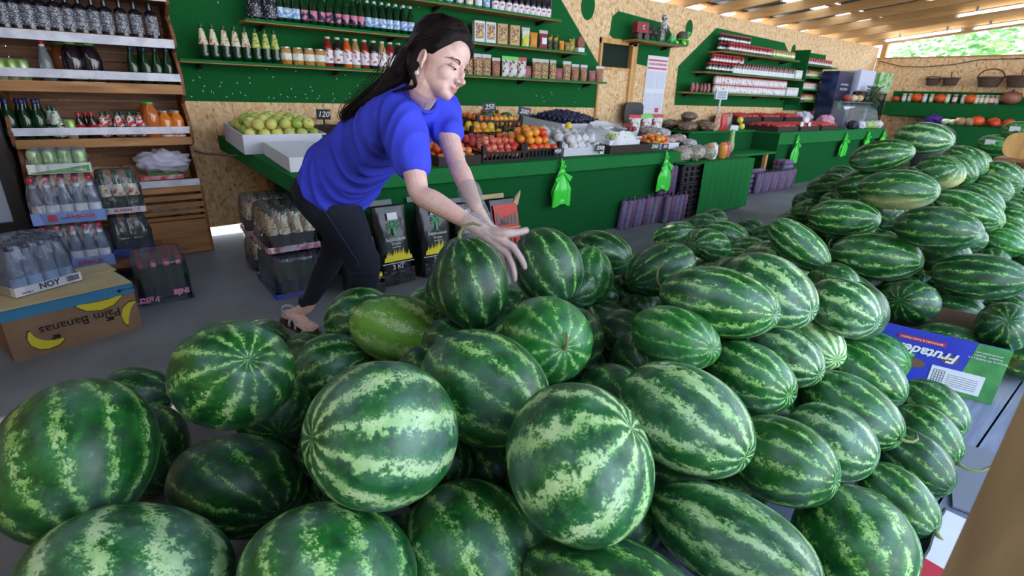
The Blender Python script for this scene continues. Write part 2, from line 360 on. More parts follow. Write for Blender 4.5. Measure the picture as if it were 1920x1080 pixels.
# ------------------------------------------------------------------ bottles, jars, cans
gl_green = mat('green_glass', (10, 62, 30), .06, trans=.35, ior=1.45, coat=.5)
gl_dark = mat('dark_bottle', (22, 24, 32), .18, coat=.6)
gl_clear = mat('clear_glass', (196, 206, 214), .05, trans=.75, ior=1.35, coat=.4)
gl_blue = mat('pale_blue_plastic', (178, 194, 222), .08, trans=.65, ior=1.25, coat=.4)
cap_blue = mat('navy_cap', (24, 34, 92), .35); cap_red = mat('red_cap', (196, 28, 54), .35); cap_grn = mat('light_green_lid', (104, 190, 84), .4)
cap_dg = mat('dark_green_cap', (16, 84, 54), .4); cap_wh = mat('cream_cap', (216, 220, 190), .4); cap_bl = mat('black_cap', (22, 22, 26), .35); cap_pk = mat('pink_cap', (206, 66, 110), .35)
cap_si = mat('silver_lid', (200, 202, 206), .3, .8)
lab_w = mat('white_label', (226, 228, 232), .5); lab_fruit = mat('fruit_label', (228, 222, 190), .5, col2=(178, 62, 56), ns=55, det=2, fac=(.52, .6)); lab_lemon = mat('lemon_label', (212, 214, 120), .5, col2=(86, 140, 50), ns=50, det=2, fac=(.5, .58))
lab_silver = mat('silver_script_label', (64, 66, 78), .4, col2=(200, 202, 212), ns=110, det=2, fac=(.50, .60), stretch=(1, 1, 2.2)); lab_pink = mat('pink_medallion_label', (34, 26, 62), .5, col2=(216, 128, 150), ns=22, det=1, fac=(.47, .53))
lab_sky = mat('sky_blue_label', (110, 156, 208), .5, col2=(226, 234, 244), ns=40, det=2, fac=(.45, .6)); lab_navy = mat('navy_label', (18, 22, 62), .5)
lab_jar = mat('white_yellow_jar_label', (232, 232, 228), .5, col2=(222, 186, 60), ns=36, det=2, fac=(.56, .64)); lab_red = mat('white_label_red_print', (232, 232, 236), .5, col2=(196, 40, 50), ns=34, det=2, fac=(.57, .63))
lab_greenpr = mat('white_label_green_print', (226, 230, 220), .5, col2=(70, 140, 70), ns=60, det=2, fac=(.52, .6))
def rad(prof, z):
    for (r0_, z0), (r1_, z1) in zip(prof, prof[1:]):
        if z0 <= z <= z1 and z1 > z0: return r0_+(r1_-r0_)*(z-z0)/(z1-z0)
    return prof[-1][0]
def bottle(name, prof, glass, cap=None, lab=None, n=14, extra=None):
    """profile (radius, height); cap = (z0, z1, r, material); lab = list of (z0, z1, material)"""
    def fn():
        e = empty(name)
        MB().lathe(prof, n).build('glass' if name != 'drink_can' else 'body', glass, e, smooth=True)
        if cap: MB().lathe([(cap[2]*.97, cap[0]), (cap[2], cap[0]+.002), (cap[2], cap[1]-.002), (cap[2]*.9, cap[1])], n).build('cap', cap[3], e, smooth=True)
        for (a, b_, m) in (lab or []):
            zs = [a+(b_-a)*i/4 for i in range(5)]
            MB().lathe([(rad(prof, z)+.0008, z) for z in zs], n, cap=False).build('label', m, e, smooth='all', merge=False)
        return e
    return fn
P_vod = [(.030, 0), (.035, .004), (.035, .135), (.031, .15), (.014, .165), (.013, .195)]
P_min = [(.030, 0), (.033, .005), (.033, .11), (.026, .15), (.014, .19), (.013, .225)]
P_cone = [(.030, 0), (.034, .005), (.034, .05), (.030, .07), (.033, .10), (.012, .215), (.012, .235)]
P_juice = [(.034, 0), (.037, .005), (.037, .14), (.032, .17), (.019, .20), (.019, .22)]
P_jar = [(.038, 0), (.042, .006), (.042, .10), (.036, .115), (.036, .12)]
P_bigjar = [(.048, 0), (.055, .01), (.056, .13), (.048, .175), (.030, .205), (.028, .22)]
P_can = [(.026, 0), (.031, .008), (.031, .105), (.026, .115)]
K_vod = Kind(bottle('spirit_bottle', P_vod, gl_dark, (.19, .215, .0135, cap_bl), [(.02, .13, lab_silver)]))
K_min = Kind(bottle('mineral_water_bottle', P_min, gl_green, (.205, .235, .0145, cap_blue), [(.02, .06, mat('bright_green_label', (40, 150, 60), .5))]))
K_pink = Kind(bottle('mineral_water_bottle', P_min, gl_green, (.215, .235, .0145, cap_dg), [(.035, .105, lab_pink)]))
K_sky = Kind(bottle('mineral_water_bottle', P_min, gl_green, (.215, .235, .0145, lab_w), [(.035, .105, lab_sky)]))
K_cone = Kind(bottle('lemonade_bottle', P_cone, gl_green, (.222, .243, .013, cap_dg), [(.105, .21, lab_fruit)]))
K_lem = Kind(bottle('lemonade_bottle', P_cone, gl_green, (.222, .243, .013, cap_dg), [(.105, .21, lab_lemon)]))
def juice(c, nm='juice_bottle', lab=lab_red): return Kind(bottle(nm, P_juice, mat('juice_%d_%d_%d' % c, c, .08, coat=.6), (.214, .23, .021, cap_wh), [(.03, .13, lab)]))
K_j = [juice(c) for c in ((150, 34, 40), (40, 26, 36), (222, 96, 30), (176, 142, 96), (140, 40, 36), (44, 30, 38), (190, 158, 112))]
K_orange = Kind(bottle('juice_bottle', [(a*1.15, b*.75) for a, b in P_juice], mat('orange_juice', (226, 128, 34), .1, coat=.6), (.16, .172, .024, cap_si), [(.0, .012, lab_red)]))
K_orangeG = Kind(bottle('juice_bottle', [(a*.85, b) for a, b in P_bigjar], mat('peach_juice', (204, 108, 48), .1, coat=.6), (.212, .228, .026, cap_grn)))
K_jar = Kind(bottle('pickle_jar', P_jar, mat('amber_preserve', (176, 112, 52), .15, col2=(212, 158, 80), ns=60, coat=.6), (.116, .13, .038, cap_si), [(.035, .085, lab_jar)]))
K_big = Kind(bottle('juice_jar', P_bigjar, mat('dark_cherry_juice', (34, 20, 30), .08, coat=.7), (.214, .23, .031, cap_grn), [(.0, .07, lab_greenpr)]))
K_bigO = Kind(bottle('juice_jar', P_bigjar, mat('tawny_juice', (150, 84, 46), .1, coat=.7), (.214, .23, .031, cap_grn), [(.0, .07, lab_w)]))
K_can = Kind(bottle('drink_can', P_can, mat('green_can', (150, 184, 96), .3, .4, col2=(206, 214, 188), ns=14), (.115, .119, .0265, cap_si)))
K_clear = Kind(bottle('spirit_bottle', P_min, gl_clear, (.205, .235, .0155, cap_red), [(.03, .07, lab_w), (.195, .205, lab_w)]))
K_cola = Kind(bottle('cola_bottle', [(.027, 0), (.030, .005), (.026, .05), (.030, .09), (.012, .13), (.012, .15)], mat('cola', (34, 14, 12), .08, coat=.7), (.142, .158, .0135, cap_red), [(.045, .085, mat('red_wrap', (170, 20, 26), .4))]))
K_berry = Kind(bottle('lemonade_bottle', [(a, b*.66) for a, b in P_cone], gl_green, (.146, .162, .013, cap_dg), [(.012, .138, mat('berry_label', (232, 228, 224), .5, col2=(200, 34, 46), ns=60, det=1, fac=(.47, .52)))]))
K_pear = Kind(bottle('lemonade_bottle', [(a, b*.8) for a, b in P_cone], gl_green, (.176, .196, .013, cap_dg), [(.012, .165, lab_greenpr)]))
def row(K, cat, base, pts, group=None, one=None):
    """pts = list of (x, y, z); each label says which one of its row"""
    n = len(pts)
    for i, p in enumerate(pts):
        K.put(p, R.uniform(0, 6), (one if n == 1 and one else base % nth(i)), cat, group)

# left wooden display unit
UX0, UX1, UF, UB = -.40, .52, 4.35, 4.74
un = empty('display_unit', (0, 0, 0), 0, 'tall pine display unit with scalloped sides and slatted back against the wall', 'shelving unit')
def scallop(x0, x1):
    pts = [(UF+.0, 0), (UB, 0), (UB, 2.0), (UF+.14, 2.0), (UF+.03, 1.86), (UF-.02, 1.70), (UF+.0, 1.66), (UF+.16, 1.60), (UF+.06, 1.545), (UF-.01, 1.47), (UF, 1.41), (UF+.15, 1.38),
           (UF+.05, 1.32), (UF-.01, 1.24), (UF+.0, 1.11), (UF+.16, 1.05), (UF+.05, .98), (UF-.02, .88), (UF, .80), (UF+.14, .76), (UF+.12, .68), (UF+.03, .60), (UF, .5)]
    b = MB(); n = len(pts); vs = [(x0, y, z) for y, z in pts]+[(x1, y, z) for y, z in pts]
    b.add(vs, [tuple(range(n)), tuple(range(n, 2*n))[::-1]]+[(i, i+n, (i+1) % n+n, (i+1) % n) for i in range(n)])
    return b.build('side_panel', pineX2, un)
scallop(UX1-.004, UX1+.016); scallop(UX0-.016, UX0+.004)
for k in range(22):
    z = .62+k*.063
    MB().box(UX0+.005, UB-.012, z, UX1-.005, UB, z+.052).build('back_slat', pineX2, un)
for z in (1.70, 1.455, 1.175, .835, .5): MB().box(UX0+.005, UF, z-.016, UX1-.005, UB-.012, z).build('shelf_board', pineX, un)
MB().box(UX0, UF-.014, 1.40, UX1, UF-.001, 1.452).build('price_rail', whitep, un)
MB().box(UX0, UF-.014, 1.675, UX1, UF-.001, 1.725).build('price_rail', whitep, un)
MB().box(UX0, UF-.014, 1.195, UX1, UF-.001, 1.243).build('price_rail', whitep, un)
MB().box(UX0, UF-.014, .86, UX1, UF-.001, .905).build('price_rail', whitep, un)
MB().box(UX0, UF-.014, .50, UX1, UF-.001, .545).build('price_rail', whitep, un)
for z, h in ((1.115, .055), (.785, .045), (.455, .035), (.40, .035), (.345, .035), (.30, .025), (.262, .022)):
    MB().box(UX0, UF-.012, z, UX1, UF+.01, z+h).build('front_slat', pineX, un)
for k in range(2): MB().box(UX0+.004, UF-.008, .005+k*.125, UX1-.004, UF+.012, .127+k*.125).build('base_board', pineX, un)
MB().box(UX0+.01, UF+.03, 0, UX1-.01, UB-.02, .25).build('carcase', pineX2, un)
MB().box(UX1+.016, UB-.03, 0, UX1+.045, UB+.03, 2.0).build('rear_upright', pine, un)
def sx(px, z, y=UF+.06): return onp(px, 540-200*0, 1, y)[0]
def atz(px, z, y):
    # x on the plane y=const whose bearing column matches px at height z
    q0, q1 = onp(px, 0, 1, y), onp(px, 400, 1, y); t = (z-q0.z)/(q1.z-q0.z); return q0.x+(q1.x-q0.x)*t
Y1 = UF+.055
row(K_vod, 'bottle', '%s dark spirit bottle from the left on the top shelf of pine unit', [(atz(px, 1.55, Y1), Y1, 1.455) for px in (2, 25, 51, 78, 104, 127, 151, 176, 200, 228, 255, 284)], 'dark bottles on the pine unit')
Y2 = UF+.08; z2 = 1.175
row(K_can, 'can', '%s small green can from the left on the second shelf of pine unit', [(atz(px, 1.2, Y2), Y2, z2) for px in (4, 26, 47)], 'cans on the pine unit')
row(K_clear, 'bottle', '', [(atz(84, 1.3, Y2), Y2, z2)], one='single clear bottle with red cap beside the cans')
row(K_big, 'jar', '%s dark juice jar with green lid on second shelf of pine unit', [(atz(137, 1.3, Y2), Y2, z2), (atz(171, 1.3, Y2), Y2, z2), (atz(155, 1.3, Y2+.12), Y2+.12, z2)], 'dark juice jars')
row(K_bigO, 'jar', '', [(atz(118, 1.3, Y2+.13), Y2+.13, z2)], one='amber juice jar with light green lid behind the dark juice jars')
row(K_min, 'bottle', '%s green mineral bottle with navy cap at right end of second shelf, from the left', [(atz(px, 1.3, Y2+dy), Y2+dy, z2) for px, dy in ((248, 0), (266, .08), (273, 0), (294, 0), (315, .0))], 'navy capped bottles on second shelf')
Y3 = UF+.07; z3 = .835
row(K_min, 'bottle', '%s green bottle with navy cap on third shelf of pine unit, from left', [(atz(px, .93, Y3+dy), Y3+dy, z3) for px, dy in ((10, .09), (20, 0), (42, .09), (50, 0), (56, .18), (74, 0), (80, .1))], 'navy capped bottles on third shelf')
row(K_pear, 'bottle', '%s green bottle with white pear label beside navy capped bottles', [(atz(98, .93, Y3+.08), Y3+.08, z3), (atz(107, .93, Y3), Y3, z3)])
row(K_can, 'can', '%s can on the third shelf between pear label bottle and colas', [(atz(128, .9, Y3+.1), Y3+.1, z3), (atz(133, .9, Y3), Y3, z3)])
row(K_cola, 'bottle', '%s small cola bottle with red cap on the third shelf', [(atz(152, .9, Y3), Y3, z3), (atz(176, .9, Y3), Y3, z3), (atz(165, .9, Y3+.08), Y3+.08, z3)])
row(K_berry, 'bottle', '%s small berry label bottle on third shelf of pine unit, from the left', [(atz(px, .9, Y3+dy), Y3+dy, z3) for px, dy in ((196, 0), (206, .08), (224, 0), (232, .08), (247, 0), (257, .09), (264, 0))], 'berry label bottles')
row(K_orangeG, 'bottle', '%s big peach juice bottle with light green cap near the right end of third shelf', [(atz(286, .92, Y3), Y3, z3), (atz(279, .92, Y3+.13), Y3+.13, z3)])
row(K_orange, 'bottle', '%s orange juice bottle with silver cap at right end of third shelf', [(atz(311, .92, Y3), Y3, z3), (atz(333, .92, Y3), Y3, z3), (atz(303, .92, Y3+.1), Y3+.1, z3), (atz(325, .92, Y3+.1), Y3+.1, z3)])
row(K_jar, 'jar', '%s preserve jar half hidden behind the lower front slats', [(atz(px, .55, UF+.1), UF+.1, .2505) for px in (278, 296, 330, 352)], 'jars behind lower slats')

# lower shelf of the unit: crumpled white bags and bright packets
crump = mat('crumpled_white_bag', (206, 202, 222), .35, bump=.5, bs=14)
def crumple(name, c, r, m, label, cat, seed=0, amp=.35, fold=3.0, M=None, parent=None):
    b = MB(); vs = []
    def fn(d):
        p = d*fold+V((seed*3.1, seed, 0)); return 1+amp*mn.noise(p)+amp*.5*abs(mn.noise(p*2.3))
    b.sph((0, 0, 0), r, 40, 24, fn=fn); o = b.build(name, m, parent, smooth='all')
    o.location = c
    if M: o.matrix_world = M
    if not parent: tag(o, label, cat)
    return o
crumple('plastic_bag', (.33, 4.43, .665), (.15, .10, .075), crump, 'crumpled white plastic bags heaped on the lower shelf of pine unit', 'bag', 3)
tag(MB().box(-.13, -.05, 0, .13, .05, .03, 0, T3((.30, 4.42, .548), .05)).box(-.08, -.045, .031, .10, .045, .05, 1, T3((.31, 4.42, .548), -.1)).build('packet_pile', [mat('red_packet', (190, 36, 40), .4, col2=(230, 190, 190), ns=20), mat('green_packet', (60, 120, 50), .4)]), 'red and green packets lying under the white bags on pine unit', 'packets')

# long shelves on the carpet panel
Ys = 4.635
row(K_cone, 'bottle', '%s tall cone bottle with cream label on lowest long shelf, from the left', [(atz(px, 1.4, Ys), Ys, 1.35) for px in (384, 404, 425, 445, 464)], 'cream label cone bottles')
row(K_lem, 'bottle', '%s tall cone bottle with yellow lemon label on lowest long shelf, from the left', [(atz(px, 1.4, Ys), Ys, 1.35) for px in (483, 501, 518)], 'lemon label cone bottles')
row(K_jar, 'jar', '%s amber preserve jar on lowest long shelf, from the left', [(atz(px, 1.4, Ys), Ys, 1.35) for px in (537, 559, 580, 600)], 'amber preserve jars')
cn = ('dark red', 'blackish', 'orange', 'beige', 'brick red', 'black cherry', 'tan')
for i, px in enumerate((616, 634, 651, 667, 684, 701, 717, 732, 747)):
    k = i % 7; K_j[k].put((atz(px, 1.45, Ys), Ys, 1.35), R.random(), '%s juice bottle, %s from the left in the juice row behind her hair' % (cn[k], nth(i)), 'bottle', 'juice bottles on lowest long shelf')
pot = mat('black_pomegranate_pot', (20, 18, 30), .3, col2=(190, 196, 214), ns=90, det=1, fac=(.62, .66))
def mk_pot():
    e = empty('ribbed_bottle'); MB().lathe([(.035, 0), (.055, .02), (.06, .09), (.052, .15), (.02, .19), (.016, .24)], 18).build('glass', pot, e, smooth=True); MB().lathe([(.018, .24), (.018, .265)], 12).build('cap', cap_bl, e); return e
KP = Kind(mk_pot)
for i, px in enumerate((478, 506)): KP.put((atz(px, 1.7, Ys), Ys, 1.65), 0, ('left', 'right')[i]+' one of two stout black studded bottles on middle long shelf', 'bottle')
row(K_sky, 'bottle', '%s green bottle with pale blue label next to the studded bottles, from the left', [(atz(px, 1.72, Ys), Ys, 1.65) for px in (524, 539, 554)], 'pale blue label bottles left')
row(K_pink, 'bottle', '%s green bottle with pink medallion label on middle long shelf, from the left', [(atz(px, 1.72, Ys), Ys, 1.65) for px in (571, 587, 602, 618, 633, 648, 663, 677)], 'pink medallion bottles')
row(K_sky, 'bottle', '%s pale blue label bottle right of the pink medallion bottles, from the left', [(atz(px, 1.72, Ys), Ys, 1.65) for px in (690, 703, 717, 730, 743, 757, 770)], 'pale blue label bottles right')
row(K_sky, 'bottle', '%s rear row bottle behind the pale blue label bottles, from the left', [(atz(px, 1.72, Ys+.09), Ys+.09, 1.65) for px in (676, 690, 704, 716, 728, 741, 754)], 'rear row bottles on middle long shelf')
# top shelf: dark bottles with white banded labels
K_band = Kind(bottle('wine_bottle', [(.033, 0), (.036, .005), (.036, .16), (.015, .21), (.014, .28)], gl_dark, (.25, .285, .0155, cap_bl), [(.01, .085, lab_red)]))
K_col = [Kind(bottle('small_bottle', P_vod, mat('bc%d' % i, c, .15, coat=.5), (.19, .21, .0135, cap_bl), [(.02, .11, m)])) for i, (c, m) in enumerate((((120, 30, 34), lab_jar), ((40, 90, 50), lab_w), ((24, 28, 60), lab_sky), ((90, 50, 26), lab_red)))]
for i, px in enumerate((806, 824, 842, 862, 880, 897, 912)): K_col[i % 4].put((atz(px, 2.0, Ys), Ys, 1.95), 0, '%s small mixed colour bottle from the left on the cropped top shelf' % nth(i), 'bottle', 'mixed bottles on top shelf')
for i, px in enumerate((928, 940, 953, 965, 976, 987, 998, 1008, 1018, 1027)): K_band.put((atz(px, 2.0, Ys), Ys, 1.95), 0, '%s dark bottle with white and red label on the cropped top shelf, from the left' % nth(i), 'bottle', 'white label bottles on top shelf')

# boxes and packets on the middle shelf, right part
nut = mat('nut_mix', (120, 70, 44), .5, col2=(206, 172, 130), ns=70, det=2, fac=(.42, .56), bump=.4, bs=90)
nut2 = mat('nut_mix_red', (128, 54, 44), .5, col2=(196, 142, 110), ns=90, det=2, fac=(.42, .56), bump=.4, bs=90)
def gift_box(frame):
    def fn():
        e = empty('gift_box'); MB().box(-.055, -.03, 0, .055, .03, .19).build('carton', frame, e)
        MB().box(-.042, -.033, .035, .042, -.0305, .17).build('window', nut, e)
        MB().flat([(.016*math.cos(a), .016*math.sin(a)) for a in [i*math.pi/5 for i in range(10)]], 0, .002, 0, Matrix.Translation((.008, -.0335, .075)) @ FLAT).build('seal', mat('gold_seal', (224, 196, 70), .4), e); return e
    return Kind(fn)
for px, K, l in ((897, gift_box(white), 'left white gift box of dried fruit next to her forehead'), (918, None, 'right white gift box of dried fruit on the middle shelf'), (940, gift_box(mat('tan_carton', (206, 168, 120), .6)), 'left tan gift box of dried fruit on the middle shelf'), (963, None, 'right tan gift box of dried fruit on the middle shelf')):
    K = K or last; last = K; K.put((atz(px, 1.72, Ys), Ys, 1.65), -.15, l, 'box')
def pouch(w_, h, t, m, top=None, name='food_pouch', win=None):
    def fn():
        e = empty(name)
        def f(u, v):
            a = u*2*math.pi; z = h*v; k = (1-v**4)*.95+.05; bulge = math.sin(min(1, v*1.5+.25)*math.pi*.5)*(1-v**3)
            x = math.cos(a)*w_/2*(1-.12*bulge+.0); y = math.sin(a)*t/2*max(.05, bulge); return (x, y, z)
        MB().grid(16, 8, f).build('pouch', m, e, smooth='all')
        if top: MB().box(-w_/2, -.003, h*.97, w_/2, .003, h*1.17).build('header', top, e)
        if win: MB().box(-w_*.28, -t/2-.003, h*.3, w_*.28, -t/2+.004, h*.7).build('label', win, e)
        return e
    return Kind(fn)
plas = mat('clear_header', (206, 208, 214), .25, alpha=.75)
lime = mat('lime_header', (90, 214, 70), .4)
items = [(985, pouch(.10, .16, .05, mat('yellow_pouch', (206, 206, 60), .4, col2=(230, 230, 226), ns=16, fac=(.5, .55)), plas), 'yellow and white pouch beside the tan gift box'),
 (1000, pouch(.10, .15, .05, mat('orange_pouch', (214, 140, 40), .4)), 'orange pouch on the middle shelf'), (1018, pouch(.11, .155, .05, mat('crimson_pouch', (150, 36, 60), .4), plas, win=lab_w), 'crimson pouch with white label on the middle shelf'),
 (1031, pouch(.055, .15, .04, mat('black_pouch', (36, 32, 30), .4, col2=(200, 150, 40), ns=20, fac=(.5, .55))), 'left slim black and gold pouch'), (1042, pouch(.055, .15, .04, mat('black_pouch', (36, 32, 30), .4)), 'right slim black and gold pouch'),
 (1053, pouch(.07, .10, .05, mat('dried_apricot_cup', (224, 140, 40), .4)), 'small orange dried fruit cup on the middle shelf'), (1064, pouch(.08, .09, .05, mat('mixed_cup', (120, 150, 90), .4, col2=(180, 80, 40), ns=30)), 'small mixed dried fruit cup'), (1072, pouch(.08, .13, .05, mat('yellow_cup', (214, 176, 60), .4, col2=(60, 90, 40), ns=30)), 'yellow green dried fruit cup near the shelf end')]
for px, K, l in items: K.put((atz(px, 1.7, Ys), Ys, 1.65), -.1, l, 'packet')
e = empty('spice_tub', (atz(1087, 1.7, Ys), Ys, 1.65), 0, 'round red spice tub with white base at the right end of middle shelf', 'tub')
MB().box(-.05, -.03, 0, .05, .03, .05).build('base', white, e); MB().flat([(.055*math.cos(a), .065*math.sin(a)) for a in [i*math.pi/10 for i in range(20)]], -.02, .02, 0, Matrix.Translation((0, 0, .10)) @ FLAT).build('tub', mat('paprika', (120, 50, 40), .5, col2=(150, 80, 60), ns=60), e)
Kn = [pouch(.115, .17, .08, nut, plas, 'nut_bag'), pouch(.11, .15, .07, nut2, plas, 'nut_bag'), pouch(.11, .17, .06, mat('white_printed_bag', (220, 216, 214), .4, col2=(120, 60, 60), ns=24, fac=(.52, .6)), lime, 'nut_bag'), pouch(.11, .17, .06, mat('white_printed_bag', (220, 216, 214), .4), mat('red_header', (196, 36, 44), .4), 'nut_bag'), pouch(.10, .12, .06, mat('pink_bag', (176, 96, 110), .5, col2=(150, 90, 90), ns=60), None, 'nut_bag')]
Kd = ('brown nut mix bag', 'reddish nut bag', 'white printed bag with lime header', 'white printed bag with red header', 'pinkish small nut bag')
for i, (px, k) in enumerate(((878, 0), (896, 0), (912, 0), (930, 1), (948, 2), (962, 2), (978, 3), (990, 4), (1006, 0), (1020, 0), (1036, 0), (1048, 4), (1062, 0), (1078, 1), (1094, 1), (1110, 4), (1124, 1))):
    Kn[k].put((atz(px, 1.42, Ys), Ys, 1.35), R.uniform(-.25, .25), '%s, %s from left in bag row beside her face' % (Kd[k], nth(i)), 'bag', 'nut bags on the lowest long shelf')

# toy shelf over the door
e = shelf_board(5.42, 6.42, 1.86, 'short green shelf with figures above the door and poster', 4.5)
def figure_bear(loc):
    e = empty('figurine', loc, 0, 'grey and white standing animal figurine holding something on the toy shelf', 'figurine'); m = mat('speckled_ceramic', (70, 70, 80), .4, col2=(210, 210, 214), ns=60, fac=(.45, .55))
    MB().sph((0, 0, .17), (.05, .045, .08), 14, 10).tube([(-.02, 0, .1), (-.022, 0, 0)], [.02, .016], 8).tube([(.02, 0, .1), (.022, 0, 0)], [.02, .016], 8).tube([(-.045, 0, .21), (-.05, -.05, .16), (0, -.06, .17)], .014, 8).tube([(.045, 0, .21), (.06, -.05, .17), (.02, -.06, .18)], .014, 8).build('body', m, e, smooth='all')
    MB().sph((0, 0, .285), (.038, .036, .036), 14, 10).sph((0, -.035, .278), .016, 8, 6).sph((-.03, 0, .315), .014, 8, 6).sph((.03, 0, .315), .014, 8, 6).build('head', m, e, smooth='all')
    MB().tube([(-.02, -.055, .17), (-.02, -.055, -.0)], .007, 6).build('staff', mat('brown_paint', (110, 60, 44), .5), e)
figure_bear((6.0, 4.6, 1.86))
e = empty('toy_vehicle', (5.62, 4.62, 1.86), 0, 'dark red toy cart with brown animals in front of it on the toy shelf', 'toy'); br = mat('dark_bronze', (60, 40, 40), .45)
MB().box(-.14, -.03, .08, .08, .04, .2).build('cart_body', mat('dark_red_paint', (140, 24, 36), .5), e)
text('C', .07, white, e, Matrix.Translation((-.02, -.034, .14)) @ FLAT)
for x in (-.1, .04):
    MB().tube([(x, -.05, .04), (x, .05, .04)], .045, 14).build('wheel', br, e)
for k in range(2):
    x = .14+k*.12; MB().sph((x, 0, .10), (.06, .025, .03), 12, 8).tube([(x-.04, 0, .09), (x-.045, 0, 0)], .01, 6).tube([(x+.04, 0, .09), (x+.05, 0, 0)], .01, 6).tube([(x+.04, 0, .11), (x+.07, 0, .17)], .018, 8).sph((x+.085, 0, .175), (.026, .013, .014), 8, 6).build('animal', br, e, smooth='all')
e = empty('toy_frog', (6.18, 4.58, 1.86), .4, 'small pale green toy frog on the toy shelf', 'toy'); gm = mat('frog_green', (90, 200, 110), .4)
MB().sph((0, 0, .045), (.06, .045, .045), 14, 10).sph((.045, 0, .075), (.03, .03, .026), 10, 8).build('body', gm, e, smooth='all')
for s in (-1, 1): MB().sph((.05, s*.02, .1), .011, 8, 6).build('eye', white, e, smooth='all'); MB().tube([(-.03, s*.04, .04), (.0, s*.06, .02), (.03, s*.05, .005)], .012, 6).build('leg', gm, e, smooth='all')
e = empty('toy_turtle', (6.38, 4.57, 1.86), .1, 'bright green toy turtle with dark shell raising its head, right end of toy shelf', 'toy'); gm = mat('turtle_green', (70, 190, 50), .35)
MB().sph((0, 0, .10), (.095, .07, .065), 18, 12).build('shell', mat('turtle_shell', (56, 46, 40), .5, col2=(90, 76, 60), ns=30), e, smooth='all')
MB().sph((0, 0, .065), (.09, .065, .03), 16, 8).tube([(.07, 0, .07), (.12, 0, .10), (.14, 0, .14)], [.03, .026, .02], 8).sph((.155, 0, .155), (.036, .024, .022), 12, 8).build('body', gm, e, smooth='all')
for a, b_ in ((.06, .05), (.06, -.05), (-.06, .05), (-.06, -.05)): MB().tube([(a, b_, .06), (a*1.2, b_*1.2, .0)], [.022, .018], 8).build('leg', gm, e, smooth='all')

# consumer notice poster
po = empty('notice_board', (6.22, WY-.012, 1.0), 0, 'white paper notice board with red heading and four sheets right of the door', 'poster')
MB().box(-.22, 0, -.02, .22, .008, .72).build('board', mat('poster_white', (226, 228, 240), .5), po)
redp = mat('poster_red', (206, 46, 74), .5)
MB().box(-.205, -.003, .655, .205, -.0005, .675).box(-.205, -.003, .555, .205, -.0005, .575).build('red_band', redp, po)
MB().box(-.205, -.0025, .58, .205, -.0005, .65).build('heading_strip', white, po)
text('УГОЛОК ПОТРЕБИТЕЛЯ', .036, redp, po, Matrix.Translation((0, -.004, .615)) @ FLAT, bold=.0008, sx=.9)
for x in (-.105, .105):
    for z in (.03, .31): 
        MB().box(x-.09, -.004, z, x+.09, -.001, z+.22).build('sheet', mat('sheet_paper', (208, 212, 232), .5), po)
MB().box(.05, -.0055, 0, .13, -.002, .06).build('leaflet', redp, po)

# jar shelves on the second panel
for k, (x0, x1, z, l) in enumerate(((7.35, 9.72, 1.86, 'top green jar shelf on the second carpet panel'), (7.0, 10.0, 1.57, 'middle green jar shelf on the second carpet panel'), (6.75, 10.0, 1.29, 'lowest green jar shelf on the second carpet panel'))):
    shelf_board(x0, x1, z, l, 4.52)
def jar(c, l, cap, s=1, nm='preserve_jar', h=.105, lt=(.2, .75)): return Kind(bottle(nm, [(.034*s, 0), (.037*s, .005), (.037*s, h-.012), (.032*s, h)], mat('j_%d_%d_%d' % c, c, .15, coat=.5), (h-.003, h+.012, .034*s, cap), [(h*lt[0], h*lt[1], l)], n=10))
jr = jar((140, 20, 30), lab_w, cap_red, lt=(.25, .5)); jd = jar((30, 26, 34), lab_jar, cap_red, lt=(.3, .55)); jg = jar((150, 160, 60), lab_jar, cap_red, lt=(.3, .6)); jb = jar((96, 46, 34), lab_w, cap_bl, h=.15, lt=(.05, .5)); jw = jar((214, 206, 204), lab_red, cap_red); jp = jar((222, 212, 214), lab_w, cap_wh, h=.13)
def shelfrow(K, desc, x0, x1, z, step, y=4.58, group=None, cat='jar', zz=None):
    n = int((x1-x0)/step)+1
    for i in range(n): K.put((x0+i*step, y+R.uniform(-.005, .005), z), R.random()*6, '%s, %s from left' % (desc, nth(i)), cat, group)
shelfrow(jd, 'dark jar on the front of the top jar shelf', 7.45, 8.25, 1.86, .082, 4.66, 'dark jars on top jar shelf')
shelfrow(jr, 'red jar on the top jar shelf', 7.55, 8.75, 1.86, .085, 4.57, 'red jars on top jar shelf')
shelfrow(jd, 'dark jar stacked on another on the top jar shelf', 7.45, 8.25, 1.98, .082, 4.66, 'stacked dark jars')
shelfrow(jg, 'yellow green pickle jar right side of top jar shelf', 8.87, 9.62, 1.86, .085, 4.58, 'pickle jars on top jar shelf')
shelfrow(jd, 'grey capped jar left end of middle jar shelf', 7.12, 7.7, 1.57, .082, 4.58, 'grey jars on middle jar shelf')
shelfrow(jr, 'red capped jar stacked at left end of middle jar shelf', 7.2, 7.95, 1.69, .083, 4.58, 'red jars stacked on middle jar shelf')
shelfrow(jb, 'brown bottle with white label on the middle jar shelf', 7.78, 9.72, 1.57, .081, 4.58, 'brown bottles on middle jar shelf')
shelfrow(jp, 'white bottle at right end of middle jar shelf', 9.78, 9.96, 1.57, .085, 4.58, 'white bottles on middle jar shelf')
shelfrow(jw, 'white jar with red lid, lower tier of lowest jar shelf', 7.35, 9.52, 1.29, .078, 4.58, 'white jars lower tier')
shelfrow(jw, 'white jar with red lid, upper tier of lowest jar shelf', 7.35, 9.52, 1.408, .078, 4.58, 'white jars upper tier')
shelfrow(jp, 'white bottle at right end of lowest jar shelf', 9.60, 9.95, 1.29, .085, 4.58, 'white bottles lowest jar shelf')
for i in range(5): Kn[4].put((6.83+i*.1, 4.6, 1.29), R.random(), '%s small grey bag of snacks at left end of lowest jar shelf' % nth(i), 'bag')

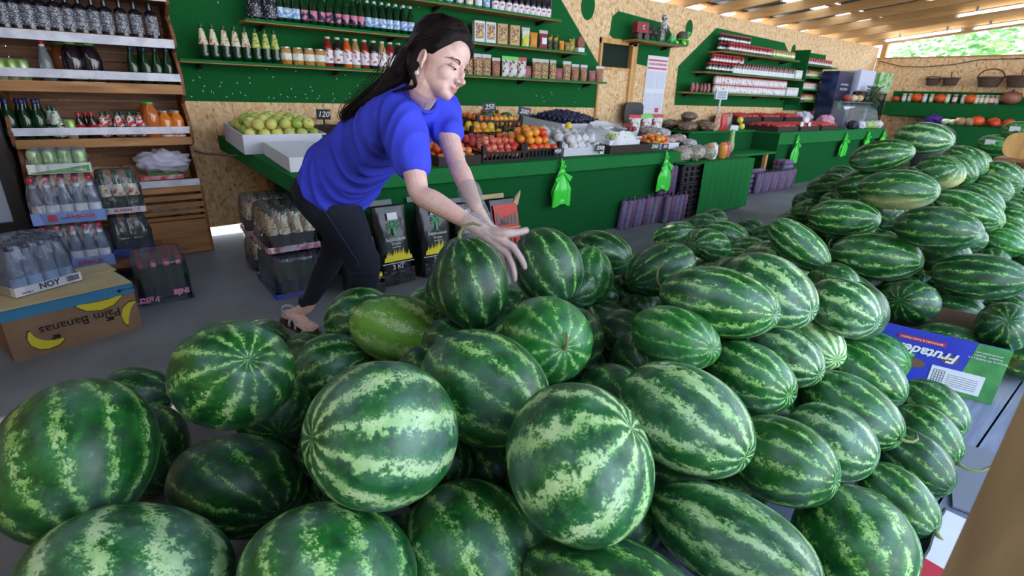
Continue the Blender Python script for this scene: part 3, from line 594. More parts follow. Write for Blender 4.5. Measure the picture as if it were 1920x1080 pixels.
# boxed shelf right of the second panel
e = empty('boxed_shelf', (10.66, WY, 0), 0, 'green boxed wall shelf with four tiers of jars right of the jar panel', 'shelf')
MB().box(-.62, -.02, 1.05, .62, -.005, 2.05).build('back', turfW, e); MB().box(-.64, -.28, 1.15, -.62, -.005, 2.05).build('side', turfW, e)
for z in (1.22, 1.42, 1.62, 1.82): MB().box(-.62, -.28, z-.02, .62, -.02, z).build('tier', turfC, e)
for z, K, l in ((1.22, jg, 'olive'), (1.42, jw, 'pale pink'), (1.62, jg, 'green'), (1.82, jr, 'red')):
    for i in range(12): (jr if (i < 3 and z != 1.42) else K).put((10.12+i*.092, 4.62, z), 0, '%s jar on tier at %s of boxed shelf' % (nth(i), {1.22: 'the bottom', 1.42: 'the third level', 1.62: 'the second level', 1.82: 'the top'}[z]), 'jar', 'jars in the boxed shelf')
# ------------------------------------------------------------------ packs of bottles in shrink wrap
wrapm = bpy.data.materials.new('shrink_wrap'); wrapm.use_nodes = True
_n = wrapm.node_tree.nodes; _l = wrapm.node_tree.links; _n.remove(_n['Principled BSDF'])
_t = _n.new('ShaderNodeBsdfTransparent'); _g = _n.new('ShaderNodeBsdfGlossy'); _g.inputs['Roughness'].default_value = .12; _g.inputs['Color'].default_value = (.9, .93, 1, 1)
_d = _n.new('ShaderNodeBsdfDiffuse'); _d.inputs['Color'].default_value = (.7, .75, .85, 1)
_m1 = _n.new('ShaderNodeMixShader'); _m2 = _n.new('ShaderNodeMixShader'); _f = _n.new('ShaderNodeFresnel'); _f.inputs[0].default_value = 1.5
_x = _n.new('ShaderNodeTexNoise'); _x.inputs['Scale'].default_value = 9; _x.inputs['Detail'].default_value = 3; _x.inputs['Distortion'].default_value = 1.5
_tc = _n.new('ShaderNodeTexCoord'); _mp = _n.new('ShaderNodeMapping'); _mp.inputs['Scale'].default_value = (1, 1, .5); _l.new(_tc.outputs['Object'], _mp.inputs[0]); _l.new(_mp.outputs[0], _x.inputs['Vector'])
_b = _n.new('ShaderNodeBump'); _b.inputs['Strength'].default_value = .9; _b.inputs['Distance'].default_value = .03; _l.new(_x.outputs[0], _b.inputs['Height'])
for q in (_g, _f, _d): _l.new(_b.outputs[0], q.inputs['Normal'])
_m1.inputs[0].default_value = .07; _l.new(_t.outputs[0], _m1.inputs[1]); _l.new(_d.outputs[0], _m1.inputs[2]); _l.new(_f.outputs[0], _m2.inputs[0]); _l.new(_m1.outputs[0], _m2.inputs[1]); _l.new(_g.outputs[0], _m2.inputs[2]); _l.new(_m2.outputs[0], _n['Material Output'].inputs[0])

def pack(loc, rz, nx, ny, pitch, K, h, traym, tray_h, label, cat='drinks pack', name='bottle_pack', letter=None, wrap=True, slump=.8, lid=True, txt_mat=None, group=None):
    """front faces -Y before turning; origin is the middle of the front bottom edge"""
    e = empty(name, loc, rz, label, cat, group); W = nx*pitch; D = ny*pitch
    b = MB().box(-W/2-.006, -.004, 0, W/2+.006, D+.006, .004)
    for a in ((-W/2-.006, -.006, 0, W/2+.006, -.003, tray_h), (-W/2-.006, D+.003, 0, W/2+.006, D+.006, tray_h), (-W/2-.008, -.006, 0, -W/2-.005, D+.006, tray_h), (W/2+.005, -.006, 0, W/2+.008, D+.006, tray_h)): b.box(*a)
    tr = b.build('tray', traym, e)
    for (s, size, x, z, m) in (letter or []): text(s, size, m, tr, Matrix.Translation((x, -.0075, z)) @ FLAT, bold=size*.035)
    for i in range(nx):
        for j in range(ny):
            if K.o is None:
                K.o = K.fn(); o = K.o
            else: o = copy_tree(K.o)
            for q in ('label', 'category', 'group'):
                if q in o.keys(): del o[q]
            o.parent = e; o.location = (-W/2+pitch*(i+.5), pitch*(j+.5), .0045); o.rotation_euler = (0, 0, R.uniform(0, 6)); o.scale = (1, 1, 1)
    if wrap:
        def f(u, v):
            a = u*2*math.pi; c, s = math.cos(a), math.sin(a); k = 1/max(abs(c), abs(s)); sq = min(k, 1.22)
            t = min(1, v*1.3); z = h*1.015*min(1, v*1.3) if v < .77 else h*1.015
            sh = 1 if v < .45 else (1-(1-slump)*((v-.45)/.32) if v < .77 else slump*(1-(v-.77)/.23))
            n = .006*mn.noise(V((c*4, s*4, v*7+loc[0]*9)))
            hz = .012*mn.noise(V((c*3*(1-v), s*3*(1-v), 5)))*(v > .77)
            return ((W/2+.009)*c*sq*sh+n*c, D/2+(D/2+.010)*s*sq*sh+n*s, .002+z+hz-.002*(v > .77))
        MB().grid(40, 18, f).build('wrap', wrapm, e, smooth='all', merge=False)
    return e
def pk(prof, glass, cap, labs): return Kind(bottle('bottle', prof, glass, cap, labs, n=12))
B_clear = pk([(.026, 0), (.030, .005), (.030, .10), (.024, .15), (.013, .20), (.0125, .235)], gl_blue, (.225, .25, .0155, cap_red), [(.03, .10, lab_w), (.195, .212, lab_w)])
B_noy = pk([(.026, 0), (.030, .005), (.030, .09), (.026, .13), (.014, .18), (.0125, .21)], gl_blue, (.20, .222, .0155, cap_blue), [(.02, .075, mat('pale_blue_label', (150, 176, 214), .4))])
B_alz = pk(P_min, gl_green, (.205, .235, .0145, cap_dg), [(.10, .17, lab_fruit)])
B_jer = pk(P_min, gl_green, (.205, .235, .0145, cap_blue), [(.03, .095, lab_navy)])
B_bjn = pk(P_min, gl_green, (.205, .235, .0145, cap_pk), [(.03, .09, lab_navy)])
B_cone = pk(P_cone, gl_dark, (.222, .243, .013, cap_dg), [(.10, .21, lab_fruit)])
traylb = mat('light_blue_tray', (126, 156, 220), .6); trayw = mat('white_tray', (220, 220, 226), .6); trayb = mat('royal_blue_tray', (50, 68, 170), .6); traypk = mat('pink_print_tray', (206, 196, 208), .6, col2=(196, 110, 130), ns=26, det=1, fac=(.52, .56))
tred = mat('red_print', (196, 44, 66), .6); tnavy = mat('navy_print', (24, 28, 74), .6); tpink = mat('pink_print', (236, 150, 180), .6); tgrn = mat('green_print', (96, 158, 82), .6)

# pallet and the stacked columns left
e = empty('pallet', (-.13, 3.78, 0), 0, 'low wooden pallet under the stacked water packs beside the pine unit', 'pallet')
for x in (-.3, 0, .3): MB().box(x-.04, 0, 0, x+.04, .5, .12).build('bearer', pineX2, e)
for k in range(5): MB().box(-.36, .005+k*.1, .12, .34, .09+k*.1, .15).build('deck_board', pineX2, e)
p1 = pack((-.225, 3.79, .151), 0, 5, 3, .062, B_clear, .26, traylb, .065, 'clear red capped water pack in pale blue tray, lower one under the other pack', letter=[('JERMUK', .034, .05, .035, tred)])
p2 = pack((-.215, 3.79, .425), 0, 5, 3, .062, B_clear, .26, traylb, .065, 'clear red capped water pack in pale blue tray, upper one of the stack', letter=[('Ջերմուկ', .032, .05, .036, tred)])
def tray_of(e): return next(c for c in e.children if c.name.startswith('tray'))
b = MB().box(-.02, -.0005, -.02, .02, 0, .02).build('emblem', tred, tray_of(p2)); b.location = (-.075, -.0065, .034)
tray_can = mat('can_tray', (226, 228, 226), .6)
K_pcan = pk(P_can, mat('green_can_pale', (190, 208, 170), .3, .3, col2=(130, 176, 96), ns=10), (.115, .119, .0265, cap_si), [])
p3 = pack((-.20, 3.81, .70), 0, 4, 3, .064, K_pcan, .122, tray_can, .052, 'pack of pale green cans in white and green tray on top of the water packs', letter=[('ГРУША', .016, .085, .014, white)])
MB().prism([(-.128, .003), (.128, .003), (.128, .042), (.07, .034), (.02, .026), (-.03, .02), (-.128, .008)], -.0072, -.0062).build('green_hill', tgrn, tray_of(p3)); text('◬', .04, tnavy, tray_of(p3), Matrix.Translation((-.05, -.0075, .03)) @ FLAT)
p4 = pack((.045, 3.93, .151), 0, 3, 3, .068, B_jer, .245, trayb, .05, 'green mineral bottle pack in royal blue tray beside the clear water packs', letter=[])
for k in range(2): text('JERMUK', .013, lab_w, p4, Matrix.Translation((-.034+.068*k, -.008, .115)) @ FLAT)
p5 = pack((.035, 3.93, .425), 0, 3, 3, .072, B_alz, .245, trayw, .036, 'green lemonade pack in white tray with red letters, on the blue tray pack', letter=[('ALAZANI', .022, .0, .018, tred), ('❀', .02, -.08, .018, tred), ('❀', .02, .08, .018, tred)])
p6 = pack((.135, 3.37, .001), -.02, 4, 6, .062, B_bjn, .245, mat('dark_film', (20, 50, 66), .3), .02, 'pack of green bottles with pink caps on the floor right of the banana box', letter=[], slump=.97)
text('BJNI', .042, tpink, p6, Matrix.Translation((.075, -.012, .055)) @ FLAT, bold=.002); text('ԲՋՆԻ', .042, tpink, p6, Matrix.Translation((-.075, -.012, .03)) @ FLAT, bold=.002)

# banana box with the loose flaps, turned a little, water pack on top
A = V((-.49, 2.93, 0)); B = V((-.01, 3.06, 0)); bx = (B-A).normalized(); by = V((-bx.y, bx.x, 0)); L = (B-A).length; Dp = .39; Hb = .25
bb = empty('banana_box', label='brown banana carton with blue rim standing upside down on the floor', cat='box', M=basis(bx, by, (0, 0, 1), A))
bcard = mat('banana_card', (120, 92, 70), .85, col2=(142, 110, 84), ns=4); brim = mat('banana_blue_rim', (56, 120, 156), .8); byel = mat('banana_yellow', (206, 190, 40), .7); bblk = mat('banana_black', (24, 20, 22), .8)
MB().box(0, 0, 0, L, .006, Hb-.002).box(0, Dp-.006, 0, L, Dp, Hb-.002).box(0, .0062, 0, .006, Dp-.0062, Hb-.002).box(L-.006, .0062, 0, L, Dp-.0062, Hb-.002).box(.0062, .0062, .002, L-.0062, Dp-.0062, .008).build('carton_wall', bcard, bb)
MB().box(-.003, -.003, Hb-.055, L+.003, 0, Hb).box(L, -.003, Hb-.055, L+.003, Dp, Hb).box(-.003, -.003, Hb-.055, 0, Dp, Hb).build('blue_rim', brim, bb)
MB().box(-.01, -.02, Hb, L*.99, Dp*.62, Hb+.004, 0, T3((0, 0, .002))).build('top_flap', cardt, bb)
MB().box(.05, Dp*.6, Hb+.005, L*1.02, Dp*1.02, Hb+.009).build('top_flap', cardt, bb)
UD = Matrix(((-1, 0, 0, 0), (0, 0, -1, 0), (0, -1, 0, 0), (0, 0, 0, 1)))
def fb(x, z): return Matrix.Translation((x, -.004, z)) @ UD
text('Palm Bananas', .058, bblk, bb, fb(.265, .118)); text('er', .036, bblk, bb, fb(.375, .088), bold=.002); text('er', .036, bblk, bb, fb(.16, .07), bold=.002)
text('◉', .022, bblk, bb, fb(L-.06, Hb-.03)); text('PREMIUM QUALITY', .007, bblk, bb, fb(L-.025, Hb-.03))
def banana(pts, wd, nm, M_):
    n = len(pts); out = []; inn = []
    for i, p in enumerate(pts):
        a, b_ = V(pts[max(0, i-1)]+(0,)), V(pts[min(n-1, i+1)]+(0,)); t = (b_-a).normalized(); nn = V((-t.y, t.x, 0)); k = wd*math.sin(math.pi*(i+.35)/(n-.3))
        out.append(V(p+(0,))+nn*k); inn.append(V(p+(0,))-nn*k)
    poly = [(v.x, v.y) for v in out+inn[::-1]]
    o = MB().prism(poly, -.0022, -.0012).build(nm, byel, bb)
    c = V((sum(p[0] for p in poly)/len(poly), sum(p[1] for p in poly)/len(poly), 0))
    MB().prism([(c.x+(x-c.x)*1.05, c.y+(z-c.y)*1.1) for x, z in poly], -.0012, -.0004).build(nm+'_outline', bblk, bb); return o
banana([(.075, .125), (.075, .095), (.085, .07), (.105, .05), (.13, .042), (.16, .043), (.185, .052)], .022, 'banana_print', None)
banana([(L-.004, .145), (L-.028, .138), (L-.048, .118), (L-.058, .092), (L-.062, .062), (L-.06, .035)], .018, 'banana_print', None)
banana([(L-.055, .195), (L-.10, .172), (L-.15, .166), (L-.20, .175), (L-.235, .193)], .022, 'banana_print', None)
tA = V((-.43, 3.055, .2615)); dirx = V((.27, .16, 0)).normalized(); wN = 4*.064
pn = pack(tA+dirx*wN/2, math.atan2(dirx.y, dirx.x), 4, 4, .064, B_noy, .235, trayw, .042, 'clear water pack in white tray with navy letters on the banana carton', letter=[('NOY', .038, .0, .023, tnavy), ('16 X 0,5 L', .010, -.09, .012, tnavy)], slump=.86)
b = MB()
for k in range(16): b.box(.07+k*.0034, -.0078, .01, .07+k*.0034+R.choice((.001, .002)), -.0065, .036)
b.build('bar_code', tnavy, tray_of(pn))

# packs under the end of the counter
for i, (y, z, rows, l) in enumerate(((3.56, .0, 4, 'lower far pack of cone bottles on the floor under the counter end'), (3.06, .0, 6, 'lower near pack of bottles on the floor under the counter end'))):
    pack((.80, y, z+.001), 0, 4, rows, .071, B_jer if i else B_cone, .245, trayb if i else traypk, .03, l, slump=.95)
pack((.79, 3.56, .275), 0, 4, 3, .071, B_cone, .245, traypk, .035, 'upper far pack of cone bottles in pink tray under the counter end', slump=.93)
pack((.80, 3.10, .275), 0, 4, 5, .071, B_cone, .245, traypk, .035, 'upper near pack of cone bottles in pink tray under the counter end', slump=.93, letter=[])

# ------------------------------------------------------------------ fridge at the left edge, gap light comes from outdoors
fr = empty('fridge', (-.80, 4.12, 0), 0, 'black framed glass fronted cooler cropped at the left edge', 'fridge')
MB().box(-.36, .05, 0, .36, .62, 1.95).build('body', mat('fridge_body', (54, 56, 64), .5), fr)
b = MB()
for a in ((-.37, .0, .33, -.31, .05, 1.9), (.31, .0, .33, .37, .05, 1.9), (-.31, .0, .33, .31, .05, .39), (-.31, .0, 1.84, .31, .05, 1.9)): b.box(*a)
b.build('door_frame', black, fr); MB().box(-.309, .02, .392, .309, .03, 1.838).build('door_pane', mat('fridge_pane', (170, 186, 206), .08, coat=1), fr)
for k in range(4): MB().box(-.36, .02, .02+k*.075, .36, .049, .085+k*.075).build('vent_slat', mat('grey_vent', (150, 154, 166), .5), fr)

# ------------------------------------------------------------------ counters in green carpet
def topz(y, z=.69): return z+.07*(y-3.15)
ct = empty('counter', (0, 0, 0), 0, 'long green carpeted counter sloping up to the wall, loaded with fruit crates', 'counter')
Fx0, Fx1 = .86, 4.70
def slab(pts, zf, t, nm, m):
    n = len(pts); b = MB(); b.add([(x, y, zf(y)-t) for x, y in pts]+[(x, y, zf(y)) for x, y in pts], [tuple(range(n))[::-1], tuple(range(n, 2*n))]+[(i, (i+1) % n, (i+1) % n+n, i+n) for i in range(n)]); return b.build(nm, m, ct)
slab([(Fx0, 3.15), (Fx1, 3.15), (5.76, 4.30), (5.32, 4.31), (5.32, 4.78), (.765, 4.78)], topz, .02, 'top', turfC)
sk = MB(); n = 60
sk.add([(Fx0, 3.145, .59), (Fx1, 3.145, .59), (Fx1, 3.145, .692), (Fx0, 3.145, .692), (Fx0, 3.155, .59), (Fx1, 3.155, .59), (Fx1, 3.16, .692), (Fx0, 3.16, .692)], [(0, 1, 2, 3), (7, 6, 5, 4), (0, 4, 5, 1), (1, 5, 6, 2), (2, 6, 7, 3), (3, 7, 4, 0)]).build('front_skirt', turfC, ct)
MB().add([(Fx0-.005, 3.14, .59), (.755, 4.78, .70), (.755, 4.78, .805), (Fx0-.005, 3.14, .693), (Fx0+.01, 3.14, .59), (.775, 4.78, .70), (.775, 4.78, .805), (Fx0+.01, 3.14, .693)], [(0, 1, 2, 3), (7, 6, 5, 4), (0, 4, 5, 1), (1, 5, 6, 2), (2, 6, 7, 3), (3, 7, 4, 0)]).build('end_skirt', turfC, ct)
MB().box(1.12, 3.195, 0, Fx1-.14, 3.215, .665).build('front_panel', turfD, ct)
MB().box(1.115, 3.2, 0, 1.135, 4.7, .66).build('end_panel', turfD, ct)
for x in (1.0, 3.0, 4.6): MB().box(x-.03, 4.6, 0, x+.03, 4.66, .77).build('leg', pine, ct)
tag(MB().tube([V((.51, 4.77, .72)), V((.6, 4.5, .70)), V((.77, 4.2, .71))], .007, 6).build('metal_rod', metal), 'thin metal rod between the pine unit and the counter end', 'rod')
# crate box with green cloth at the counter end
cb = empty('crate_stand', (5.2, 3.06, 0), 0, 'stack of black crates draped with a green cloth at the end of the counter', 'stand')
for z in (0, .19, .38):
    b = MB()
    for k in range(13):
        x = -.62+k*.098; b.box(x, 0, z+.005, x+.012, .45, z+.18)
    for zz in (.0, .055, .11, .165): b.box(-.62, -.004, z+zz+.004, .62, .454, z+zz+.018)
    for k in range(9): b.box(-.625, .0+k*.05, z+.005, -.61, .012+k*.05, z+.18)
    b.build('crate', black, cb)
MB().box(-.6, .02, .01, .6, .44, .55).build('crate_contents', dark, cb)
def drape(u, v):
    x = -.30+1.0*u; f = .012*math.sin(u*26)*min(1, v*3)+.008*mn.noise(V((u*5, v*2, 0)))
    if v < .3: return (x, .45-.47*v/.3, .583+.002)
    return (x+.02*(v-.3)*(u-.5), -.022-abs(f)*.9-.01, .583-(v-.3)/.7*.555)
MB().grid(60, 30, drape).build('green_cloth', turfC, cb, smooth='all', merge=False)
MB().box(-.62, -.02, .572, .70, .46, .583).build('cloth_top', turfC, cb)

c2 = empty('counter', (0, 0, 0), 0, 'set back green counter with the white scale, between the fruit counter and far counter', 'counter')
MB().box(5.98, 3.95, .78, 7.58, 4.78, .80).build('top', turfC, c2); MB().box(5.98, 3.98, .0, 7.58, 4.0, .779).build('front_panel', turfD, c2)
MB().box(5.92, 3.60, .50, 7.60, 3.975, .53).build('low_shelf', turfC, c2)
for x in (6.0, 7.4): MB().box(x, 3.63, 0, x+.05, 3.68, .5).build('leg', pine, c2)
c3 = empty('counter', (0, 0, 0), 0, 'far green counter with trays of red produce and hanging bags', 'counter')
MB().flat([(7.6, 3.6), (11.7, 3.6), (11.7, 3.78), (10.25, 3.78), (10.25, 4.78), (7.6, 4.78)], .77, .79).build('top', turfC, c3); MB().box(7.6, 3.595, .62, 11.7, 3.6, .79).build('front_skirt', turfC, c3); MB().box(7.66, 3.64, 0, 11.66, 3.66, .77).build('front_panel', turfD, c3); MB().box(7.6, 3.6, 0, 7.62, 4.7, .769).build('end_panel', turfD, c3)

# ------------------------------------------------------------------ crates of fruit
tl = math.atan(.07)
def crate(x, y, w, d, h, m, label, solid=True, rz=0, base=None, parts=True, open_front=False):
    zb = topz(y)+.003 if base is None else base
    M_ = Matrix.Translation((x, y, zb)) @ Matrix.Rotation(tl if base is None else 0, 4, 'X') @ Matrix.Rotation(rz, 4, 'Z')
    e = empty('produce_crate', label=label, cat='crate', M=M_); t = .008
    MB().box(-w/2, 0, 0, w/2, d, .006).build('floor', m, e)
    for nm, a in (('front_side', (-w/2, 0, .006, w/2, t, h)), ('back_side', (-w/2, d-t, .006, w/2, d, h)), ('end_side', (-w/2, t, .006, -w/2+t, d-t, h)), ('end_side', (w/2-t, t, .006, w/2, d-t, h))):
        if solid: MB().box(*a).build(nm, m, e)
        else:
            b = MB(); x0, y0, z0, x1, y1, z1 = a; k = 10; lx = x1-x0 > y1-y0
            b.box(x0, y0, h-.015, x1, y1, h); b.box(x0, y0, z0, x1, y1, z0+.012)
            for i in range(k+1):
                q = i/k*.97
                if lx: b.box(x0+(x1-x0)*q, y0, z0+.012, x0+(x1-x0)*q+.014, y1, h-.015)
                else: b.box(x0, y0+(y1-y0)*q, z0+.012, x1, y0+(y1-y0)*q+.014, h-.015)
            b.build(nm, m, e)
    if not solid:
        for sx_ in (-1, 1):
            for q in (.0, d-.03): MB().box(sx_*w/2-(.03 if sx_ > 0 else 0), q, h, sx_*w/2+(.0 if sx_ > 0 else .03), q+.03, h+.05).build('corner_post', m, e)
    return e, M_
def fruit_kind(r, m, stem=None, sq=(1, 1, .92), dim=True, name='fruit', rough=0):
    def fn():
        e = MB().sph((0, 0, 0), (r*sq[0], r*sq[1], r*sq[2]), 14, 10, fn=(lambda d: 1-.16*max(0, abs(d.z)-.75)*2.2) if dim else ((lambda d: 1+rough*mn.noise(d*3.5+V((r*90, 0, 0)))) if rough else None)).build(name, m, None, smooth='all')
        if stem: MB().tube([(0, 0, r*.72), (r*.1, 0, r*1.05)], r*.06, 5).build('stem', stem, e)
        return e
    return Kind(fn)
stm = mat('fruit_stem', (90, 66, 40), .8)
def FM(n, a, b, s=9):
    m = mat(n, a, .38, col2=b, ns=s, det=2, fac=(.3, .7), coat=.15); nt = m.node_tree
    if 'varied' in m.keys(): return m
    m['varied'] = 1; rp = [q for q in nt.nodes if q.type == 'VALTORGB'][0]; no = rp.inputs[0].links[0].from_socket
    oi = nt.nodes.new('ShaderNodeObjectInfo'); a1 = nt.nodes.new('ShaderNodeMath'); a1.operation = 'MULTIPLY_ADD'; a1.inputs[1].default_value = .7; a1.inputs[2].default_value = -.35; nt.links.new(oi.outputs['Random'], a1.inputs[0])
    a2 = nt.nodes.new('ShaderNodeMath'); nt.links.new(no, a2.inputs[0]); nt.links.new(a1.outputs[0], a2.inputs[1]); nt.links.new(a2.outputs[0], rp.inputs[0]); return m
F_apple = fruit_kind(.041, FM('apple_skin', (150, 176, 74), (220, 212, 116)), stm, name='apple')
F_peach = fruit_kind(.031, FM('peach_skin', (236, 156, 62), (204, 60, 40), 16), name='peach')
F_apri = fruit_kind(.029, FM('apricot_skin', (240, 176, 64), (226, 100, 44), 14), name='apricot')
F_nect = fruit_kind(.029, FM('nectarine_skin', (200, 60, 56), (226, 140, 110), 22), name='nectarine')
F_dred = fruit_kind(.028, FM('plum_skin', (130, 24, 40), (196, 60, 60), 18), name='red_plum')
F_yel = fruit_kind(.035, FM('yellow_pear_skin', (226, 196, 60), (222, 120, 40), 12), None, (1, 1, 1.25), False, name='yellow_mango')
F_pers = fruit_kind(.037, FM('persimmon_skin', (240, 160, 56), (222, 62, 30), 10), name='peach')
F_tom = fruit_kind(.033, FM('tomato_skin', (196, 26, 28), (214, 50, 36), 9), mat('tomato_calyx', (40, 110, 40), .6), (1, 1, .82), name='tomato')
F_mango = fruit_kind(.05, FM('avocado_skin', (36, 70, 36), (60, 96, 46), 16), None, (1.4, .8, .7), False, name='mango')
F_wrap = fruit_kind(.045, mat('tissue_wrap', (214, 214, 216), .6, bump=.6, bs=30), None, (1, 1, .9), False, name='wrapped_pear', rough=.5)
F_plum = fruit_kind(.021, mat('dark_plum', (24, 22, 48), .4, col2=(52, 46, 84), ns=60), None, (1, 1, 1.5), False, name='small_dark_plum')
F_pump = None
def fill(M_, w, d, z0, K, label, cat, group, r, n_layers=2, mound=.02, mx=60, mar=.012, jit=.45, skip=0):
    cnt = 0
    for l in range(n_layers):
        zz = z0+r+l*r*1.45; dx = 2.04*r; dy = dx*.87; off = l*r*.55
        ny = int((d-2*mar-2*r-2*off)/dy)+1; 
        for j in range(max(ny, 0)):
            o2 = (j+l) % 2*r; nx = int((w-2*mar-2*r-2*off-o2)/dx)+1
            for i in range(max(nx, 0)):
                if cnt >= mx: return cnt
                x = -w/2+mar+r+off+o2+i*dx; y = mar+r+off+j*dy
                p = M_ @ V((x+R.uniform(-jit, jit)*r*.5, y+R.uniform(-jit, jit)*r*.5, zz+R.uniform(-.08, .22)*r+mound*math.sin(math.pi*(y/d))*math.sin(math.pi*(x/w+.5))))
                o = K.put(p, R.random()*6, label, cat, group); cnt += 1
                if jit >= .5 or K is F_wrap or K is F_apple: o.rotation_euler = (R.uniform(-1.2, 1.2), R.uniform(-1.2, 1.2), R.random()*6)
    return cnt
wcard = mat('white_box_card', (214, 214, 226), .6)
e, m_ = crate(1.045, 3.92, .56, .62, .13, wcard, 'white carton of green apples at the left end of the counter')
for k, col in enumerate((0,)): MB().box(-.27, .01, .0065, .27, .61, .05).build('packing', cardb, e)
fill(m_, .54, .6, .075, F_apple, 'green apple heaped in the white carton at the counter end', 'apple', 'green apples', .041, 3, .035)
M_ = Matrix.Translation((1.03, 3.30, topz(3.3)+.003)) @ Matrix.Rotation(tl, 4, 'X'); e = empty('white_carton', label='closed white carton in front of the apples beside the black crate', cat='box', M=M_)
MB().box(-.15, 0, 0, .15, .58, .085).build('carton', white, e); MB().box(-.152, -.002, .0855, .152, .285, .0885).build('lid_flap', white, e); MB().box(-.152, .29, .0855, .152, .582, .0885).build('lid_flap', white, e)
e, m_ = crate(1.36, 3.25, .30, .42, .11, black, 'black slatted crate between the apples and the woman', solid=False)
e, m_ = crate(1.50, 3.90, .30, .62, .11, mat('dark_brown_card', (60, 44, 36), .8), 'open dark brown carton right of the apples')
e, m_ = crate(1.84, 3.95, .34, .5, .13, black, 'black crate with a few apples and peaches half hidden behind her back', solid=False)
fill(m_, .34, .5, .06, F_peach, 'peach in the black crate behind her back', 'peach', 'peaches behind her back', .031, 2)
e, m_ = crate(2.02, 3.18, .36, .42, .07, mat('dark_card', (50, 36, 32), .8), 'front tray of peaches between her body and near arm')
fill(m_, .36, .42, .012, F_peach, 'peach in the front tray beside her arm', 'peach', 'peaches in front tray', .031, 2)
e, m_ = crate(2.44, 3.22, .40, .56, .075, black, 'black crate of red nectarines right of her arm', solid=False)
fill(m_, .40, .33, .012, F_nect, 'pink red nectarine in the front black crate', 'nectarine', 'nectarines', .029, 3, .03)
m2 = m_ @ Matrix.Translation((0, .3, 0)); fill(m2, .40, .25, .03, F_dred, 'dark red plum in the front black crate', 'plum', 'red plums', .028, 2)
e, m_ = crate(2.86, 3.24, .40, .52, .08, black, 'black crate of large orange peaches at the counter front', solid=False)
fill(m_, .40, .34, .03, F_pers, 'large orange red peach in the front black crate', 'peach', 'large orange peaches', .037, 3, .03)
m2 = m_ @ Matrix.Translation((0, .31, .0)); fill(m2, .40, .20, .04, F_apri, 'apricot at the back of the orange peach crate', 'apricot', 'apricots front', .029, 2)
e, m_ = crate(2.72, 3.82, .38, .34, .13, black, 'black crate of yellow fruit in the middle row', solid=False)
fill(m_, .38, .34, .07, F_yel, 'yellow mango in the middle row crate', 'mango', 'yellow mangoes', .035, 2, 0, 24)
e, m_ = crate(2.42, 4.22, .46, .45, .17, black, 'back row black crate of apricots under the 250 price sign', solid=False)
fill(m_, .46, .45, .10, F_apri, 'apricot in the back row crate under the price sign', 'apricot', 'apricots back left', .029, 3, .02, 90)
e, m_ = crate(3.14, 4.22, .56, .45, .17, black, 'back row black crate of apricots and green mangoes', solid=False)
fill(m_, .56, .45, .10, F_apri, 'apricot in the back row crate with green mangoes', 'apricot', 'apricots back right', .029, 2, .02, 110)
for i, p in enumerate(((-.1, .12, .20), (.02, .2, .205), (.16, .13, .20))): F_mango.put(m_ @ V(p), i, '%s green mango lying on the back row apricots' % nth(i), 'mango')
F_peach.put(m_ @ V((.02, .33, .215)), 0, 'single large peach on top of the back row apricots', 'peach')
e, m_ = crate(3.36, 3.26, .50, .60, .07, mat('tissue_card', (198, 196, 204), .7, bump=.3), 'carton of tissue wrapped pears at the counter front')
fill(m_, .50, .60, .012, F_wrap, 'white tissue wrapped pear in the front carton', 'pear', 'wrapped pears', .045, 2, .02)
F_yel.put(m_ @ V((.06, .30, .20)), 1, 'single yellow pear on top of the tissue wrapped pears', 'pear')
# crate of dark plums, tilted
e, m_ = crate(4.02, 3.95, .62, .66, .17, white, 'white slatted crate full of small dark plums')
for k in range(3): MB().box(-.31, -.004, .02+k*.05, .31, -.001, .06+k*.05).build('slat', white, e)
fill(m_, .62, .66, .13, F_plum, 'small dark blue plum in the white crate', 'plum', 'dark plums', .0235, 3, .06, 280, jit=.9)
# bag with white and green fruit
bagw = mat('white_film_bag', (206, 208, 216), .3, alpha=.62, bump=.5, bs=18); bagw2 = mat('white_film_open', (214, 214, 222), .35, bump=.5, bs=14)
e, m_ = crate(3.98, 3.24, .62, .56, .075, mat('dark_card', (50, 36, 32), .8), 'dark tray under the white film bag of grapes')
bo = MB().grid(44, 14, lambda u, v: ((.30+.03*math.sin(u*19))*math.cos(u*2*math.pi)*(1-.28*v+.12*math.sin(v*9+u*20)*.3), .29+(.27+.03*math.sin(u*23))*math.sin(u*2*math.pi)*(1-.28*v), .01+.17*v+.03*mn.noise(V((math.cos(u*6.28)*3, math.sin(u*6.28)*3, v*2)))+.05*v*max(0, math.sin(u*2*math.pi)))).build('film_bag', bagw2, None, smooth='all', merge=False)
bo.matrix_world = m_; tag(bo, 'crumpled white film bag open around green and red grapes on the counter', 'bag')
F_grape = fruit_kind(.016, FM('grape_skin', (172, 184, 108), (200, 206, 150), 20), None, (1, 1, 1.1), False, name='grape'); F_rg = fruit_kind(.017, FM('red_grape_skin', (110, 30, 50), (150, 60, 70), 20), None, (1, 1, 1.1), False, name='grape')
F_tis = fruit_kind(.03, mat('tissue_wrap', (214, 214, 216), .6), None, (1.4, 1, .5), False, name='tissue')
MB().box(-.22, .1, .012, .22, .48, .10).build('packing', wcard, e)
m3 = m_ @ Matrix.Translation((-.02, .08, .0))
fill(m3, .40, .38, .105, F_grape, 'green grape in the open white film bag', 'grape', 'green grapes', .016, 2, .02, 150)
for i in range(14): F_rg.put(m_ @ V((.11+R.uniform(-.06, .06), .16+R.uniform(-.05, .05), .185+R.random()*.02)), 0, 'dark red grape at the right of the open film bag', 'grape', 'red grapes')
for i in range(9): F_tis.put(m_ @ V((R.uniform(-.16, .12), R.uniform(.15, .4), .19)), R.random()*6, 'scrap of white tissue among the grapes in the film bag', 'tissue', 'tissue scraps')
